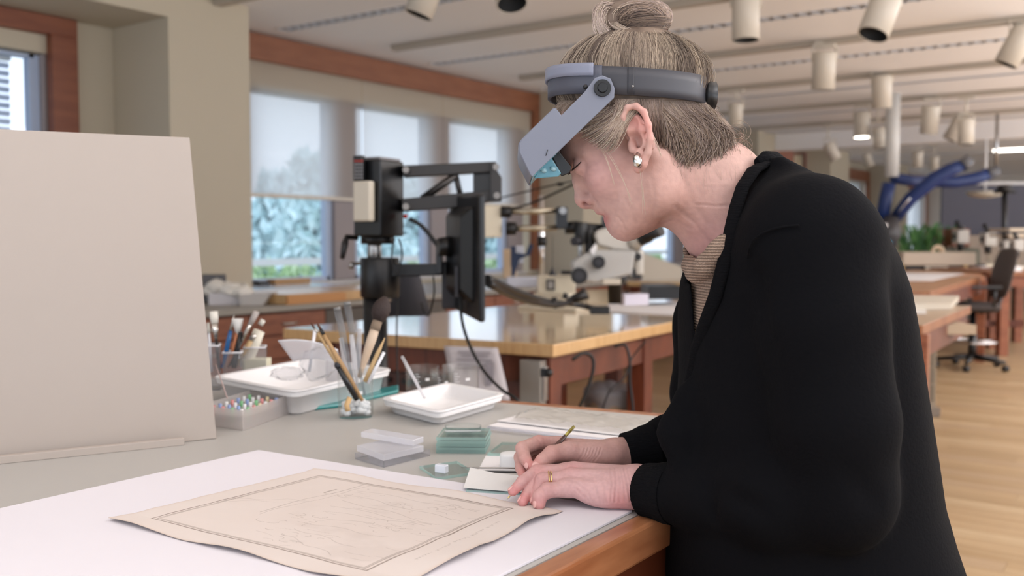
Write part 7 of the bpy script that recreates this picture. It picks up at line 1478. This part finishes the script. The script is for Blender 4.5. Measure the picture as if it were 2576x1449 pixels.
m = MB(); m.tube([A(2527, 675, 12), A(2527, 470, 12)], .033, 10); m.tube([A(2527, 482, 12), A(2527, 466, 12)], [.1, .08], 12); m.tube([A(2500, 483, 12), A(2555, 483, 12)], .018, 8); m.build('boom_post', black, label='tall black post with a crossbar above the far microscopes', cat='post')
pw = thing('pendant_reflector', 'pale dish lamp hanging left of the tall black post', 'lamp', A(2470, 480, 13)); m = MB(); c = A(2478, 492, 13); m.lathe([(.24, .05), (.2, 0), (.08, -.025), (0, -.03)], c, 20); m.build('dish', mat('dish_pale', C(196, 190, 176), .5), pw, solid=.008); m = MB(); m.tube([c, (c[0], c[1], ZC)], .015, 6); m.build('stem', white_pl, pw)
pl2 = thing('potted_plant', 'green leafy plant in front of the bright far window', 'plant', A(2310, 640, 15.9)); m = MB(); rr = random.Random(31); gl = [mat('leaf_dark', C(60, 116, 66), .5), mat('leaf_mid', C(96, 150, 84), .5)]
pc0 = A(2310, 645, 15.9)
for i in range(90):
    a = rr.random()*6.28; l = .2+.42*rr.random(); b0 = pc0+RV*rr.gauss(0, .2)+FV*rr.gauss(0, .1); e = b0+RV*math.cos(a)*l*.6+FV*math.sin(a)*l*.6+np.array([0, 0, l*.9]); e2 = e+RV*math.cos(a)*l*.4+np.array([0, 0, -.05]); w = np.cross(e-b0, FV); w = w/np.linalg.norm(w)*.02
    m.add([b0-w*.4, b0+w*.4, e+w, e-w, e2], [(0, 1, 2, 3), (3, 2, 4)], mi=i % 2)
m.build('leaves', gl, pl2, kind='stuff'); m = MB(); m.lathe([(0, -.2), (.13, -.2), (.17, .02), (.15, .02), (.14, -.02), (0, -.02)], pc0, 20); m.build('pot', mat('terracotta', C(150, 110, 86), .6), pl2)
m = MB(); p_ = pc0.copy(); m.box((p_[0], p_[1], (p_[2]-.2)/2), (.6, .4, p_[2]-.2), rz=YAW); m.build('plant_stand', wood_d, label='low brown stand under the green plant', cat='stand')
# far microscopes on the bench
def farscope(px, py, d, k, label):
    t_ = thing('microscope', label, 'microscope', A(px, py, d)); c = A(px, py, d); X3 = lambda r, f, z: c+RV*r*k+FV*f*k+np.array([0, 0, z*k])
    m = MB(); m.box(X3(0, 0, .02), (.24*k, .3*k, .04*k), rz=YAW); m.build('foot', scw, t_, bevel=.006); m = MB(); m.tube([X3(.06, .08, .04), X3(.06, .08, .45)], .018*k, 10); m.build('pillar', chrome, t_)
    m = MB(); m.box(X3(0, .0, .33), (.14*k, .16*k, .16*k), rz=YAW); m.build('body', scp, t_, bevel=.015); m = MB(); m.tube([X3(-.02, -.05, .42), X3(-.10, -.10, .50)], [.03*k, .026*k], 12); m.build('eyepiece', black, t_)
    m = MB(); m.tube([X3(-.085, 0, .33), X3(.085, 0, .33)], .03*k, 14); m.build('focus_knob', black, t_); m = MB(); m.tube([X3(0, 0, .26), X3(0, 0, .16)], [.045*k, .035*k], 14); m.build('objective', black, t_); return t_
farscope(2415, 665, 14.9, 1.3, 'far white microscope above the light box'); farscope(2484, 672, 13.2, 1.15, 'far microscope with dark knobs left of the tall black post'); farscope(2556, 677, 11.3, .85, 'far microscope at the right frame edge')
farscope(2530, 675, 11.7, .85, 'far microscope half hidden behind the tall black post')
boxpx(2468, 670, 2488, 679, 11.9, .25, 'white_pad', paper, 'white paper pad left of the chair back on the far bench', 'paper'); boxpx(2524, 670, 2572, 683, 10.5, .25, 'white_pad', paper, 'white paper pad right of the chair back on the tall bench', 'paper')
boxpx(2236, 654, 2266, 678, 11.9, .2, 'small_box', beige_pl, 'small cream box left of the light box', 'box'); boxpx(2228, 662, 2235, 679, 11.8, .05, 'red_bottle', mat('red_cap', C(180, 70, 50), .5), 'tiny red-capped bottle beside the woman back', 'bottle')
